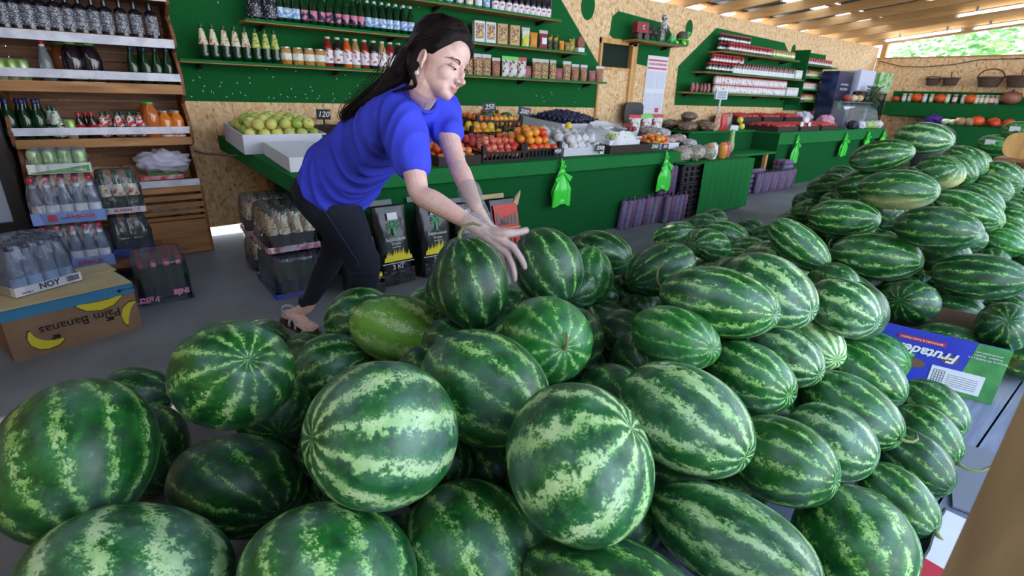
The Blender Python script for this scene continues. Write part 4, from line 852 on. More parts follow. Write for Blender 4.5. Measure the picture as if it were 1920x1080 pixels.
# yellow plums and net bags at the right end
e, m_ = crate(4.58, 3.30, .44, .46, .06, wcard, 'white tray of yellow plums near the 350 price tags')
fill(m_, .30, .30, .012, F_apri, 'small yellow plum in the white tray', 'plum', 'yellow plums', .029, 2, .02, 40)
e, m_ = crate(4.72, 3.95, .40, .5, .12, wcard, 'white tray of dark red plums in the second row')
fill(m_, .40, .5, .05, F_dred, 'dark red plum in the second row white tray', 'plum', 'dark red plums second row', .028, 2, .02, 60)
bm = [mat('brown_film_bag', (116, 84, 72), .3, col2=(196, 180, 176), ns=22, coat=.4, bump=.4, bs=30), mat('rose_film_bag', (150, 110, 112), .3, col2=(206, 190, 190), ns=26, coat=.4, bump=.4, bs=30), mat('grey_film_bag', (150, 140, 150), .3, col2=(206, 206, 214), ns=24, coat=.4, bump=.4, bs=30)]
for i, (x, y, s) in enumerate(((4.95, 3.7, .09), (5.12, 3.85, .085), (5.3, 3.9, .09), (5.15, 3.55, .08), (5.35, 4.15, .09), (5.05, 3.33, .065), (5.2, 4.0, .09), (4.86, 3.48, .07), (5.45, 4.0, .07))):
    crumple('produce_bag', (x, y, topz(y)+s*.62), (s*1.3, s, s*.68), bm[i % 3], '%s small film bag of produce at the right end of the fruit counter' % nth(i), 'bag', i, .25, 3)
for i, (x, y, hd) in enumerate(((5.10, 4.16, 'red'), (5.34, 4.18, 'lime'), (5.58, 4.2, 'red'))):
    K = pouch(.16, .20, .09, mat('white_printed_bag', (220, 216, 214), .4, col2=(120, 60, 60), ns=24, fac=(.52, .6)), mat('red_header', (196, 36, 44), .4) if hd == 'red' else lime, 'nut_bag'); K.put((x, y, topz(y)+.002), -.4, ('left', 'middle', 'right')[i]+' upright printed bag with %s top in front of the black chair' % hd, 'bag')
# office chair
e = empty('chair', (5.68, 4.56, 0), 0, 'black chair with rounded backrest standing behind the counter in front of poster', 'chair')
MB().box(-.2, -.12, .42, .2, .10, .47).build('seat', black, e)
pts = [(.19*math.copysign(abs(math.cos(a))**.5, math.cos(a)), 1.0+.13*math.copysign(abs(math.sin(a))**.5, math.sin(a))) for a in [i*math.pi/12 for i in range(24)]]
MB().prism(pts, .10, .14).build('backrest', black, e)
for x in (-.17, .17): MB().tube([(x, .12, 1.0), (x, .11, .46), (x, .1, 0)], .012, 8).build('frame', black, e); MB().tube([(x, -.1, .44), (x, -.12, 0)], .012, 8).build('leg', black, e)

# price tags
tagm = mat('slate_tag', (30, 32, 42), .5)
def price(x, y, z, s, label, w_=.11, h=.08, stand=.1, tilt=0, rz=-.35):
    e = empty('price_tag', (x, y, z), rz, label, 'price tag')
    MB().box(-w_/2, -.003, stand, w_/2, .003, stand+h, 0, T3((0, 0, 0), 0, 0, tilt)).build('slate', tagm, e)
    if stand: MB().box(-.008, .0, 0, .008, .004, stand+.01).build('clip', black, e)
    text(s, h*.75, lead, e, Matrix.Rotation(tilt, 4, 'Y') @ Matrix.Translation((0, -.0045, stand+h/2)) @ FLAT, bold=.0006, shear=.25, name='figures')
price(1.50, 4.45, topz(4.45)+.1, '120', 'slate price tag reading 120 above the apples', stand=.06)
price(3.02, 4.215, topz(4.2)+.17, '250', 'tall slate price tag reading 250 over the apricots', .13, .08, stand=.09, tilt=-.1)
price(3.42, 4.215, topz(4.2)+.17, '200', 'tilted grey slate price tag over the back row crates', .13, .08, stand=.05, tilt=.15)
price(2.98, 3.20, topz(3.2)+.02, '450', 'small slate tag 450 on the orange peach crate', .06, .05, stand=.02)
price(3.50, 3.215, topz(3.2)+.02, '350', 'small slate tag 350 on the wrapped pear carton', .075, .06, stand=.02)
price(4.30, 3.23, topz(3.2)+.0, '350', 'slate tag 350 lying before the yellow plums', .12, .065, stand=.02)
price(4.47, 3.23, topz(3.2)+.0, '50', 'small slate tag with two figures right of the tag beside yellow plums', .08, .055, stand=.02)
price(2.0, 3.16, topz(3.2)+.03, '450', 'slate tag hanging on the peach tray between her arms', .09, .06, stand=.02)

# green bags tied to the counter edge
bagg = mat('green_film_bag', (62, 214, 62), .3, coat=.3, bump=.4, bs=16, spec=.5)
def hang(x, y, z, w_, h, label, sd):
    e = empty('carrier_bag', (x, y, z), 0, label, 'bag', 'green bags hanging from the counters')
    def f(u, v):
        a = u*2*math.pi; z_ = -h*v; k = (.12+.88*min(1, ((v-.1)/.55))**1.1) if v > .1 else .12+.10*(.1-v)/.1
        pl = 1+.16*math.sin(a*5+v*3+sd)+.14*mn.noise(V((math.cos(a)*2, math.sin(a)*2, v*4+sd)))
        return (w_/2*k*math.cos(a)*pl, -.03+.032*k*math.sin(a)*pl, z_+.014*math.sin(a*3+sd)*(v > .9))
    MB().grid(36, 26, f).build('body', bagg, e, smooth='all', merge=False)
    MB().prism([(0, -h*.24), (w_*.5, -h*.36), (w_*.36, -h*.47), (w_*.04, -h*.30)], -.058, -.052).prism([(0, -h*.24), (-w_*.04, -h*.30), (-w_*.40, -h*.5), (-w_*.52, -h*.38)], -.062, -.056).tube([(0, -.02, -h*.16), (.02, -.04, -h*.12), (0, -.05, -h*.14), (-.02, -.035, -h*.17), (0, -.02, -h*.16)], .012, 6).build('knot', bagg, e)
    MB().box(-.004, -.02, -.02, .004, 0, .02).build('hook', metal, e)
for i, (x, y, z, w_, h, l) in enumerate(((2.96, 3.135, .69, .19, .36, 'nearest green film bag with bow hanging from the fruit counter'), (4.35, 3.135, .70, .19, .36, 'second green film bag hanging near the crate stand'), (8.1, 3.59, .74, .18, .38, 'green film bag at the left end of far counter'),
        (9.85, 3.59, .74, .26, .36, 'wide green film bag in the middle of far counter'), (10.8, 3.59, .75, .2, .26, 'green film bag right of the wide bag on the far counter'), (11.55, 3.59, .75, .22, .22, 'green film bag at the far right end of counter'))): hang(x, y, z, w_, h, l, i*1.7)

# charcoal sacks
bagk = mat('charcoal_sack_paper', (22, 22, 27), .38, bump=.5, bs=10, coat=.3); bagk2 = mat('charcoal_window', (16, 16, 17), .3, col2=(52, 52, 54), ns=24, bump=.8, bs=40)
flam = mat('flame_yellow', (226, 208, 30), .5); treeg = mat('tree_green', (44, 176, 96), .5); pw = mat('sack_white', (222, 222, 226), .6); pr = mat('sack_red', (212, 60, 44), .5)
def sack(x, y, rz, h, w_, label, sd, red=False):
    e = empty('charcoal_sack', (x, y, 0), rz, label, 'sack', 'charcoal sacks before the counter')
    th = .085
    def f(u, v):
        a = u*2*math.pi; z = h*v; t = th*(1-.75*v**2.2)*(.55+.45*min(1, v*8)); ww = w_/2*(1-.10*v+.03*math.sin(v*7+sd))
        c, s = math.cos(a), math.sin(a); n = .008*mn.noise(V((c*3, s*3, v*5+sd)))
        return (ww*math.copysign(abs(c)**.6, c)+n, math.copysign(abs(s)**.8, s)*t+n+.03*v, z)
    MB().grid(36, 26, f).build('paper', bagk, e, smooth='all', merge=False)
    MB().box(-w_*.42, -.008, h-.005, w_*.42, .008, h+.03, T=T3((0, .03, 0), 0, -.3)).build('folded_top', bagk if not red else cardt, e)
    def front(z): return .03*z/h-th*(1-.75*(z/h)**2.2)-.012
    def on(z): 
        dz = .01; s_ = (front(z+dz)-front(z-dz))/(2*dz); return Matrix.Translation((0, front(z), z)) @ Matrix.Rotation(-math.atan(s_), 4, 'X')
    if not red:
        def patch(x0, x1, z0, z1, m, nm, d_=0):
            return MB().grid(2, 6, lambda u, v: (x0+(x1-x0)*u, front(z0+(z1-z0)*v)-d_, z0+(z1-z0)*v)).build(nm, m, e, merge=False)
        patch(-w_*.44, w_*.44, .012, h*.22, bagk2, 'coal_window')
        patch(-w_*.45, w_*.45, h*.30, h*.308, pw, 'line', .001)
        text('3 КГ', .045, pw, e, on(h*.25) @ FLAT)
        b = MB()
        for k in range(15):
            q = -w_*.36+k*w_*.052; hh = (.05+.04*R.random())*(1.2-abs(k-7)/12); z0 = h*.33
            for j in range(1): b.add([(q-.009, front(z0)-.002, z0), (q+.009, front(z0)-.002, z0), (q+.008, front(z0+hh*.5)-.002, z0+hh*.5), (q+.004, front(z0+hh)-.002, z0+hh), (q-.006, front(z0+hh*.5)-.002, z0+hh*.5)], [(0, 1, 2, 3, 4)])
        b.build('flames', flam, e, merge=False)
        text('Березовый', .026, pw, e, on(h*.60) @ FLAT); text('Уголь', .024, pw, e, on(h*.545) @ FLAT); text('древесный', .011, pw, e, on(h*.505) @ FLAT)
        b = MB(); zt = h*.74; fy = lambda z: front(z)-.003
        b.add([(-.007, fy(zt-.04), zt-.045), (.009, fy(zt-.04), zt-.045), (.005, fy(zt), zt), (-.005, fy(zt), zt)], [(0, 1, 2, 3)])
        for k in range(9):
            a = math.pi*(k/8); r = .03; b.add([(-.002, fy(zt), zt-.01), (.002, fy(zt), zt-.01), (r*math.cos(a), fy(zt+r*math.sin(a)), zt+r*math.sin(a))], [(0, 1, 2)])
        for k in range(30):
            a = R.uniform(-.3, math.pi+.3); r = R.uniform(.018, .042); x_, z_ = r*math.cos(a), zt+.005+r*math.sin(a); s = .0055
            b.add([(x_-s, fy(z_), z_), (x_, fy(z_), z_-s), (x_+s, fy(z_), z_), (x_, fy(z_), z_+s)], [(0, 1, 2, 3)])
        b.build('tree_emblem', treeg, e, merge=False); text('лесной', .012, treeg, e, on(h*.64) @ FLAT)
        patch(-.035, .035, h*.845, h*.93, pw, 'white_sticker', .003)
    else:
        MB().grid(8, 8, lambda u, v: (-w_*.36+w_*.72*u, front(h*.25+h*.68*v)-.004, h*.25+h*.68*v)).build('red_print', pr, e, merge=False)
        MB().grid(8, 2, lambda u, v: (-w_*.4+w_*.8*u, front(h*.55+h*.02*v)-.006, h*.55+h*.02*v)).build('cream_line', cardt, e, merge=False)
        b = MB()
        for k in range(6):
            x_ = -w_*.27+k*w_*.11; hh = h*(.12+.1*R.random()); b.add([(x_-.014, front(h*.62)-.008, h*.62), (x_+.014, front(h*.62)-.008, h*.62), (x_+.008, front(h*.62+hh)-.008, h*.62+hh), (x_-.010, front(h*.62+hh)-.008, h*.62+hh)], [(0, 1, 2, 3)])
        for k in range(4):
            x_ = -w_*.2+k*w_*.13; b.add([(x_-.012, front(h*.3)-.008, h*.3), (x_+.012, front(h*.3)-.008, h*.3), (x_, front(h*.48)-.008, h*.48)], [(0, 1, 2)])
        b.build('black_print', bagk, e, merge=False)
        MB().tube([(w_*.4, .02, h*.9), (w_*.47, .0, h*1.05), (w_*.5, -.01, h*1.12)], [.03, .014, .003], 6).build('torn_flap', cardt, e)
sack(1.37, 2.99, .05, .50, .25, 'black charcoal sack with flames directly right of her knee', 1)
sack(1.68, 2.99, -.04, .50, .26, 'second black charcoal sack, right of the one at her knee', 2)
sack(1.12, 2.90, .1, .34, .24, 'short black charcoal sack between her legs', 3)
sack(1.96, 2.99, .02, .46, .24, 'black charcoal sack hidden behind her forearms', 4)
sack(2.27, 2.99, .0, .46, .30, 'charcoal sack with red picture and torn paper top behind her gloves', 5, True)

# purple net rolls of seeds
net = [mat('purple_net_a', (88, 72, 124), .7, col2=(118, 104, 132), ns=30), mat('purple_net_b', (124, 112, 122), .7, col2=(98, 84, 126), ns=24), mat('purple_net_c', (82, 52, 84), .7, col2=(120, 84, 112), ns=26)]
def roll(k, L_=.27, r=.032):
    def fn():
        e = MB().lathe([(r*.8, 0), (r, .01), (r*1.03, L_*.5), (r, L_-.01), (r*.8, L_)], 12).build('net_roll', net[k], None, smooth=True)
        MB().tube([(0, 0, L_), (.004, 0, L_+.02), (.02, .01, L_+.028)], .006, 5).build('tie', net[2-2*(k == 2)], e); return e
    return Kind(fn)
KR = [roll(k) for k in range(3)]
for i, k in enumerate(KR): pass
def rollat(i, p, rx=0, ry=0, label='', grp=''):
    K = KR[i % 3]; M_ = T3(p, 0, rx, ry); o = K.put((0, 0, 0), 0, label, 'bundle', grp, M=M_); return o
for i in range(13): rollat(i, (3.80+i*.067, 3.14-.01*(i % 2), .004), .02, .12, '%s leaning purple net roll from the left before the counter' % nth(i), 'front row net rolls')
for i in range(6): rollat(i, (4.36+i*.068, 3.14, .29), .0, .02, '%s purple net roll stacked on the front row beside the crate stand' % nth(i), 'stacked net rolls')
for i in range(5): rollat(i+1, (4.40+i*.072, 3.07, .004), .03, .03, '%s upright purple net roll close to the crate stand' % nth(i), 'net rolls close to crates')
for i in range(15): rollat(i, (7.0+i*.075, 3.5, .004), .02, .05, '%s upright purple net roll under the low shelf, from the left' % nth(i), 'net rolls under low shelf')
for i in range(10): rollat(i+1, (6.72+(i % 5)*.02, 3.56+.0*i, .035+(i % 5)*.066) if i < 5 else (7.0, 3.56+.066*0+.0, .035+(i-5)*.066), 0, 1.57, '%s lying purple net roll left under the low shelf, from the bottom' % nth(i), 'lying net rolls')
for i in range(6): rollat(i, (7.55+(i % 2)*.01, 3.52, .335+i*.0), 0, 1.57, '', '') if False else rollat(i, (7.52+.0*i, 3.43+.062*(i % 3), .335+.06*(i//3)), 0, 1.57, '%s lying purple net roll on the upright ones under the low shelf' % nth(i), 'topmost net rolls')

# plastic wrapped goods on the crate stand
e = empty('snack_tray', (5.2, 3.07, .586), 0, 'heap of film wrapped popcorn and orange snack cups on the crate stand', 'snacks')
sn = mat('popcorn_film', (196, 190, 180), .35, col2=(140, 120, 100), ns=60, bump=.7, bs=40); oc = mat('orange_cup', (232, 150, 60), .3, coat=.5); pkc = mat('pink_cup', (206, 90, 130), .3, coat=.5)
for i in range(5): crumple('film_bag', (-.5+i*.12, .12+.05*(i % 2), .075), (.08, .09, .075), sn, '', '', i, .2, 4, parent=e)
for i, (x, m) in enumerate(((.02, oc), (.16, gl_blue), (.28, oc), (.42, pkc), (.08, lab_w))):
    MB().lathe([(.04, 0), (.055, .06), (.05, .14), (.02, .17)], 14, 0, T3((x, .12+.04*(i % 2), 0))).build('cup', m, e, smooth=True)
# middle counter goods: scale, sacks, lemons, ladle
e = empty('scale', (7.0, 4.15, .80), -.3, 'white shop scale with raised display on a pole', 'scale'); mw = mat('scale_white', (206, 214, 226), .4)
MB().box(-.17, -.14, 0, .17, .14, .06).build('body', mw, e); MB().box(-.16, -.13, .062, .16, .13, .07).build('pan', metal, e); MB().tube([(.0, .12, .06), (.0, .12, .40)], .014, 8).build('pole', mw, e)
MB().box(-.10, .10, .40, .10, .14, .52).build('display', mw, e)
for k in range(3): MB().box(-.075, .096, .415+k*.033, .075, .0995, .44+k*.033).build('display_window', mat('lcd', (120, 140, 150), .3), e)
F_lem = fruit_kind(.045, FM('lemon_skin', (222, 206, 50), (230, 216, 80), 9), None, (1, 1, 1), False, name='lemon')
F_lem.put((7.35, 4.05, .845), 0, 'lower yellow lemon beside the scale', 'lemon'); F_lem.put((7.37, 4.1, .93), 0, 'upper yellow lemon resting on the other one beside the scale', 'lemon')
kb = mat('brown_snack', (84, 60, 46), .4, col2=(128, 96, 70), ns=14, coat=.5)
for i, (x, y, z, s) in enumerate(((6.1, 4.1, .85, .1), (6.3, 4.3, .87, .11), (6.45, 4.05, .86, .1), (6.25, 4.2, .98, .09), (6.6, 4.2, .87, .1), (6.05, 4.35, .87, .1))): crumple('dried_goods_bag', (x, y, z), (s*1.5, s, s*.6), kb, '%s brown film bag of dried goods left on the scale counter' % nth(i), 'bag', i+20, .2)
for i, (x, c) in enumerate(((6.62, 'cream'), (6.78, 'red'), (6.9, 'brown'))):
    m = {'cream': mat('cream_bag', (196, 172, 140), .5, col2=(160, 60, 50), ns=20), 'red': mat('red_header', (196, 36, 44), .4), 'brown': kb}[c]
    pouch(.15, .22, .07, m, None, 'snack_bag').put((x, 4.0, .802), 0, '%s upright snack bag left of the scale' % c, 'bag')
e = MB().lathe([(.02, 0), (.045, .03), (.05, .10), (.035, .17), (.03, .27), (.022, .30)], 14).build('marrow', mat('pale_green_marrow', (150, 184, 110), .4), None, smooth=True); e.location = (6.7, 3.8, .531); tag(e, 'pale green bottle gourd standing on the low shelf before the scale', 'gourd')
# trays of red produce on the far counter
for k, (x, y, w_, d, l) in enumerate(((7.95, 3.66, .62, .5, 'front left tray of tomatoes on the far counter'), (8.66, 3.66, .62, .5, 'front second tray of red peppers on the far counter'), (9.38, 3.66, .62, .5, 'front third tray of red peppers on the far counter'),
        (7.95, 4.25, .62, .45, 'back left tray of tomatoes on the far counter'), (8.66, 4.25, .62, .45, 'back second tray of tomatoes on the far counter'), (9.38, 4.25, .62, .45, 'back third tray of tomatoes on the far counter'))):
    z = .793+(.10 if k > 2 else .0); h = .07
    if k > 2: tag(MB().box(x-.3, y, .7925, x+.3, y+d, z-.003).build('riser_box', dark), 'dark riser box under the back tray, %s from the left' % nth(k-3), 'box')
    e, m_ = crate(x, y, w_, d, h, mat('dark_card', (50, 36, 32), .8), l, base=z)
    fill(m_, w_, d, .03, F_tom, l.replace('tray of', 'tray holds this'), 'tomato' if 'tomato' in l else 'pepper', l.split(' on')[0], .036, 1, .03, 50)
for k, (x, s) in enumerate(((8.35, .09), (8.95, .16), (8.6, .08))):
    tag(MB().box(x-s/2, 3.66-.004+.2*(k == 1), .86, x+s/2, 3.66+.2*(k == 1), .86+s*.7).build('price_card', white), ('small', 'large', 'narrow')[k]+' white price card among the red produce', 'price tag')
# 
veg = [mat('plastic_pink', (214, 150, 170), .35, coat=.4), mat('cabbage', (168, 196, 120), .5, bump=.5, bs=20), mat('dark_grapes', (40, 34, 56), .4, bump=.9, bs=60), mat('white_poly', (208, 206, 220), .35, bump=.5, bs=20)]
for i, (x, y, r, m, l) in enumerate(((9.98, 4.0, .13, 0, 'pink and white film bag behind the red trays'), (10.35, 3.69, .085, 2, 'dark heap of grapes on the far counter'), (10.68, 3.69, .08, 3, 'white film bag of vegetables on the far counter'), (9.98, 4.4, .15, 3, 'upright white film bag on the far counter'), (11.0, 3.69, .08, 1, 'left pale cabbage on the far counter'), (11.24, 3.69, .08, 1, 'right pale cabbage on the far counter'), (11.48, 3.69, .08, 3, 'grey film bag behind the cabbages'))):
    crumple('produce_heap' if m == 2 else 'cabbage' if m == 1 else 'produce_bag', (x, y, .79+r*.8), (r*1.3, r, r*.85), veg[m], l, 'cabbage' if m == 1 else 'bag', i+40, .15 if m == 1 else .3)

# ------------------------------------------------------------------ coolers and the glass case
navy = mat('navy_cooler', (16, 30, 76), .3, col2=(40, 66, 120), ns=3, fac=(.5, .7), coat=.4)
f1 = empty('drinks_cooler', (10.95, 4.21, 0), 0, 'tall navy drinks cooler with pale lettering and green emblem', 'fridge')
MB().box(-.33, 0, 0, .33, .28, 1.74).build('body', navy, f1); text('КОРОЛЕВСКИЙ', .04, lab_w, f1, Matrix.Translation((0, -.004, 1.52)) @ FLAT); text('ИСТОЧНИК', .055, lab_w, f1, Matrix.Translation((0, -.004, 1.44)) @ FLAT)
e_ = MB().prism([(-.1, 1.1), (.1, 1.1), (.12, 1.2), (0, 1.27), (-.12, 1.2)], -.004, -.001).build('silver_crest', metal, f1); MB().prism([(-.07, 1.12), (.07, 1.12), (.08, 1.19), (0, 1.24), (-.08, 1.19)], -.007, -.0042).build('green_emblem', treeg, f1)
MB().prism([(-.25, .2), (.25, .2), (.2, .55), (0, .8), (-.2, .55)], -.004, -.001).build('green_graphic', mat('green_print_dark', (30, 110, 50), .4), f1)
def cooler(x, y, l, hdr, hl):
    e = empty('drinks_cooler', (x, y, 0), 0, l, 'fridge')
    MB().box(-.36, .04, 0, .36, .3, 1.78).build('body', mat('cooler_grey', (176, 184, 200), .4), e)
    MB().box(-.34, .0, .1, .34, .039, 1.42).build('glass_door', mat('cooler_glass', (24, 26, 34), .08, coat=1), e); MB().box(-.36, -.02, 1.44, .36, .039, 1.80).build('header', hdr, e)
    MB().box(-.36, -.01, .1, -.32, -.0005, 1.42).build('door_frame', black, e)
    for i in range(8): MB().lathe([(.035, 0), (.035, .12), (.014, .17)], 8, 0, T3((-.27+.075*i, -.016-.0*i, .95))).build('visible_bottle', lab_w if i % 2 else gl_dark, e) if False else None
    return e
cooler(11.82, 4.19, 'white drinks cooler with a paper sheet on its header', mat('header_paper', (204, 210, 232), .5), 0)
cooler(12.78, 4.19, 'drinks cooler with green picture header nearest the room corner', mat('header_green', (176, 206, 168), .5, col2=(90, 170, 70), ns=9, fac=(.5, .56)), 0)
e = empty('display_case', (11.15, 3.80, 0), 0, 'curved glass deli case with red and green goods inside', 'display case')
MB().box(-.75, -.0, 0, .75, .30, .62).build('base', mat('case_grey', (128, 132, 144), .5), e)
gcase = mat('case_glass', (186, 196, 204), .06, alpha=.35, coat=1)
MB().grid(16, 14, lambda u, v: (-.75+1.5*u, .24-.24*math.cos(v*math.pi/2*1.0)*1.0, .62+.60*math.sin(v*math.pi/2))).build('curved_glass', gcase, e, smooth='all', merge=False)
for s in (-.752, .74): MB().add([(s, .30, .62)]+[(s, .24-.24*math.cos(v*math.pi/20), .62+.60*math.sin(v*math.pi/20)) for v in range(11)]+[(s, .30, 1.22)], [tuple(range(13))]).build('end_glass', gcase, e)
MB().box(-.76, .12, 1.215, .76, .30, 1.235).build('top_shelf', metal, e)
for i, (x, c) in enumerate(((-.5, (120, 34, 50)), (-.2, (150, 180, 110)), (.15, (170, 40, 60)), (.45, (170, 170, 180)))): MB().sph((x, .19, .72), (.15, .1, .1), 12, 8, fn=lambda d: 1+.2*mn.noise(d*4)).build('wrapped_goods', mat('case_goods_%d' % i, c, .5, bump=.4), e, smooth='all')
for i, (x, c, l) in enumerate(((10.7, (176, 60, 44), 'red gourd on top of the glass case'), (10.98, (214, 196, 160), 'cream gourd on top of the glass case'), (11.25, (206, 180, 130), 'straw coloured gourd on the glass case'))):
    o = MB().sph((0, 0, .06), (.075, .075, .06), 14, 10, fn=lambda d: 1-.1*abs(math.sin(4*math.atan2(d.y, d.x)))).build('gourd', mat('gourd_%d' % i, c, .5), None, smooth='all'); o.location = (x, 4.02, 1.236); tag(o, l, 'gourd')
herb = mat('dill_green', (66, 92, 56), .7)
e = empty('herb_bunch', (11.75, 3.98, 1.236), 0, 'bunch of dry green herbs hanging right of the glass case top', 'herbs'); b = MB()
for i in range(160):
    a = R.random()*6.3; r = R.uniform(.05, .24); z = R.uniform(-.12, .3); b.tube([(0, 0, .02), (r*.5*math.cos(a), r*.5*math.sin(a)*.6, z*.6+.08), (r*math.cos(a), r*math.sin(a)*.6, z)], [.004, .003, .012], 4)
o = b.build('sprigs', herb, e, merge=False); o['kind'] = 'stuff'

# ------------------------------------------------------------------ end wall: baskets, shelf with pumpkins and jars, counter
wick = mat('dark_wicker', (62, 42, 36), .7, col2=(104, 76, 60), ns=60, stretch=(1, 1, 4), bump=.6, bs=80)
def basket(y, z, r, h, handle, l):
    e = empty('basket', (WX-.06-r*.75, y, z), 0, l, 'basket', 'wicker baskets on the end wall')
    MB().grid(28, 8, lambda u, v: (r*.75*(.72+.28*v)*math.cos(u*6.2832), r*(.72+.28*v)*math.sin(u*6.2832), h*v+.006*math.sin(u*80)*math.sin(v*25))).build('weave', wick, e, smooth='all', merge=False)
    MB().lathe([(r*.0+.001, 0), (r*.7, .0)], 20, cap=False).build('base', wick, e, merge=False)
    MB().tube([(r*.75*math.cos(a), r*math.sin(a), h) for a in [i*math.pi/10 for i in range(21)]], .014, 6).build('rim', wick, e)
    if handle: MB().tube([(0, r*math.cos(a), h+handle*math.sin(a)) for a in [i*math.pi/10 for i in range(11)]], .012, 6).build('handle', wick, e)
    else: MB().tube([(-.02, 0, h), (-.05, .01, h+.12)], .010, 6).build('handle', wick, e)
basket(3.62, 1.60, .13, .13, .04, 'small left basket of the pair on the end wall'); basket(3.33, 1.60, .14, .14, 0, 'small right basket of the pair on the end wall')
basket(2.95, 1.60, .0001+.19, .16, .14, 'round basket with arched handle on the end wall') if False else basket(2.72, 1.58, .2, .17, .15, 'round basket with arched handle on the end wall')
basket(2.28, 1.58, .22, .19, .0, 'wide basket between the arched handle one and the right edge'); basket(1.80, 1.57, .24, .2, .12, 'wide basket cropped by the right edge on the end wall')
sh = empty('wall_shelf', (0, 0, 0), 0, 'dark green boarded shelf along the end wall holding pumpkins and jars', 'shelf')
MB().box(WX-.012, -1.0, .98, WX-.001, 4.3, 1.49).build('back', turfW, sh); MB().box(WX-.34, -1.0, 1.25, WX-.012, 4.3, 1.275).build('board', turfD, sh); MB().box(WX-.34, -1.0, 1.0, WX-.32, 4.3, 1.25).build('apron', turfW, sh)
def pumpkin(r, c, l, loc, flat=.8, rz=0):
    e = empty('pumpkin', loc, rz, l, 'pumpkin'); MB().sph((0, 0, r*flat), (r, r, r*flat), 28, 14, fn=lambda d: 1-.09*abs(math.sin(5*math.atan2(d.y, d.x)))*(1-abs(d.z))-.15*max(0, abs(d.z)-.8)).build('body', mat('pump_%d_%d_%d' % c, c, .45), e, smooth='all')
    MB().tube([(0, 0, r*flat*1.85), (.01, 0, r*flat*2.25)], [r*.14, r*.08], 7).build('stem', stm, e)
pys = [onp(px, 184, 0, WX-.15).y for px in (1719, 1763, 1820)]
for i, y in enumerate(pys): pumpkin(.10, (226, 88, 24), ('left', 'middle', 'right')[i]+' small orange pumpkin among the jars on the end wall shelf', (WX-.15, y, 1.276), .85)
pumpkin(.075, (206, 84, 40), 'small orange pumpkin at the far left end of the end wall shelf', (WX-.15, onp(1680, 185, 0, WX-.15).y, 1.276), .7)
pumpkin(.16, (150, 92, 74), 'large brown ribbed pumpkin standing on edge on the end wall shelf', (WX-.18, onp(1897, 183, 0, WX-.15).y, 1.276), .75)
ec = {0: (190, 190, 150), 1: (150, 150, 130), 2: (170, 170, 70), 3: (196, 196, 196), 4: (190, 40, 80), 5: (170, 60, 60)}
ek = [jar(c, lab_w if i in (3,) else lab_jar, cap_wh, 1.05, h=.15) for i, c in ec.items()]
for i, (px, k) in enumerate(((1695, 0), (1706, 1), (1734, 3), (1747, 2), (1777, 0), (1791, 4), (1807, 3), (1832, 0), (1841, 1), (1851, 2), (1861, 4), (1871, 1))):
    ek[k].put((WX-.15, onp(px, 184, 0, WX-.15).y, 1.276), 0, '%s jar from the left on the end wall shelf' % nth(i), 'jar', 'jars on the end wall shelf')
ce = empty('counter', (0, 0, 0), 0, 'dark green carpeted counter along the end wall', 'counter')
MB().box(13.0, -1.2, .86, WX-.02, 3.4, .88).build('top', turfD, ce); MB().box(13.0, -1.2, .0, 13.02, 3.4, .859).build('front_panel', turfW, ce)
for i, (y, c, r, l) in enumerate(((2.62, (222, 84, 36), .12, 'rear orange pumpkin on the end wall counter'), (2.42, (224, 90, 40), .11, 'second orange pumpkin on the end wall counter'), (2.36, (206, 70, 36), .085, 'front red pumpkin on the end wall counter'), (2.2, (214, 80, 36), .1, 'orange red pumpkin near the right edge on the end wall counter'))):
    pumpkin(r, c, l, (13.2+.22*(i % 2), y, .881), .75)
for i, (y, x) in enumerate(((2.85, 13.12), (2.72, 13.14))): o = MB().sph((0, 0, .07), (.08, .1, .075), 12, 8).build('potato_bag', mat('tan_tuber', (170, 130, 96), .6), None, smooth='all'); o.location = (x, y, .881); tag(o, ('left', 'right')[i]+' tan tuber before the orange pumpkins', 'vegetable')
for i in range(7): o = MB().sph((0, 0, .05), (.06, .07, .055), 12, 8).build('turnip', mat('white_turnip', (200, 208, 180), .5), None, smooth='all'); o.location = (13.15+.14*(i//4), 3.62-.33+.0-(i % 4)*.13-.2, .881+.0*(i == 6)); tag(o, '%s white turnip in the group left on the end wall counter' % nth(i), 'vegetable', 'white turnips')
crumple('film_bag', (13.35, 3.32, .95), (.15, .16, .09), mat('violet_film', (84, 40, 150), .35, bump=.4), 'violet film bag at the left end of the end wall counter', 'bag', 60)
crumple('grey_sack', (12.6, 3.02, .44), (.3, .34, .44), mat('grey_net_sack', (58, 52, 66), .6, col2=(96, 88, 100), ns=30, bump=.5), 'large grey patterned sack before the end wall counter', 'sack', 61, .12, 1.5)

# wooden table, board backs and netted melons at the right edge
e = empty('table', (6.9, .62, 0), 0, 'small brown table cropped by the right edge', 'table')
MB().box(-.15, -.55, .735, .5, .5, .765).build('table_top', pineX2, e)
for x, y in ((-.1, -.5), (.45, -.5), (-.1, .37), (.45, .37)): MB().box(x-.025, y-.025, 0, x+.025, y+.025, .735).build('leg', pineX2, e)
def board_back(y, z, h, l):
    pts = [(.22*math.copysign(abs(math.cos(a))**.6, math.cos(a)), h/2+h/2*math.copysign(abs(math.sin(a))**.6, math.sin(a))) for a in [i*math.pi/14 for i in range(28)]]
    e = empty('wooden_board', (6.82, y, z), math.pi/2, l, 'board'); MB().prism(pts, -.012, .012).build('board', oak, e)
board_back(.88, .766, .24, 'lower rounded varnished board standing on the small brown table'); board_back(.88, 1.27, .24, 'upper rounded varnished board cropped by the right edge')
tag(MB().box(6.86, .62, .766, 6.90, .68, 1.5).build('board_stand', pineX2), 'upright post carrying the rounded boards on the small table', 'post')
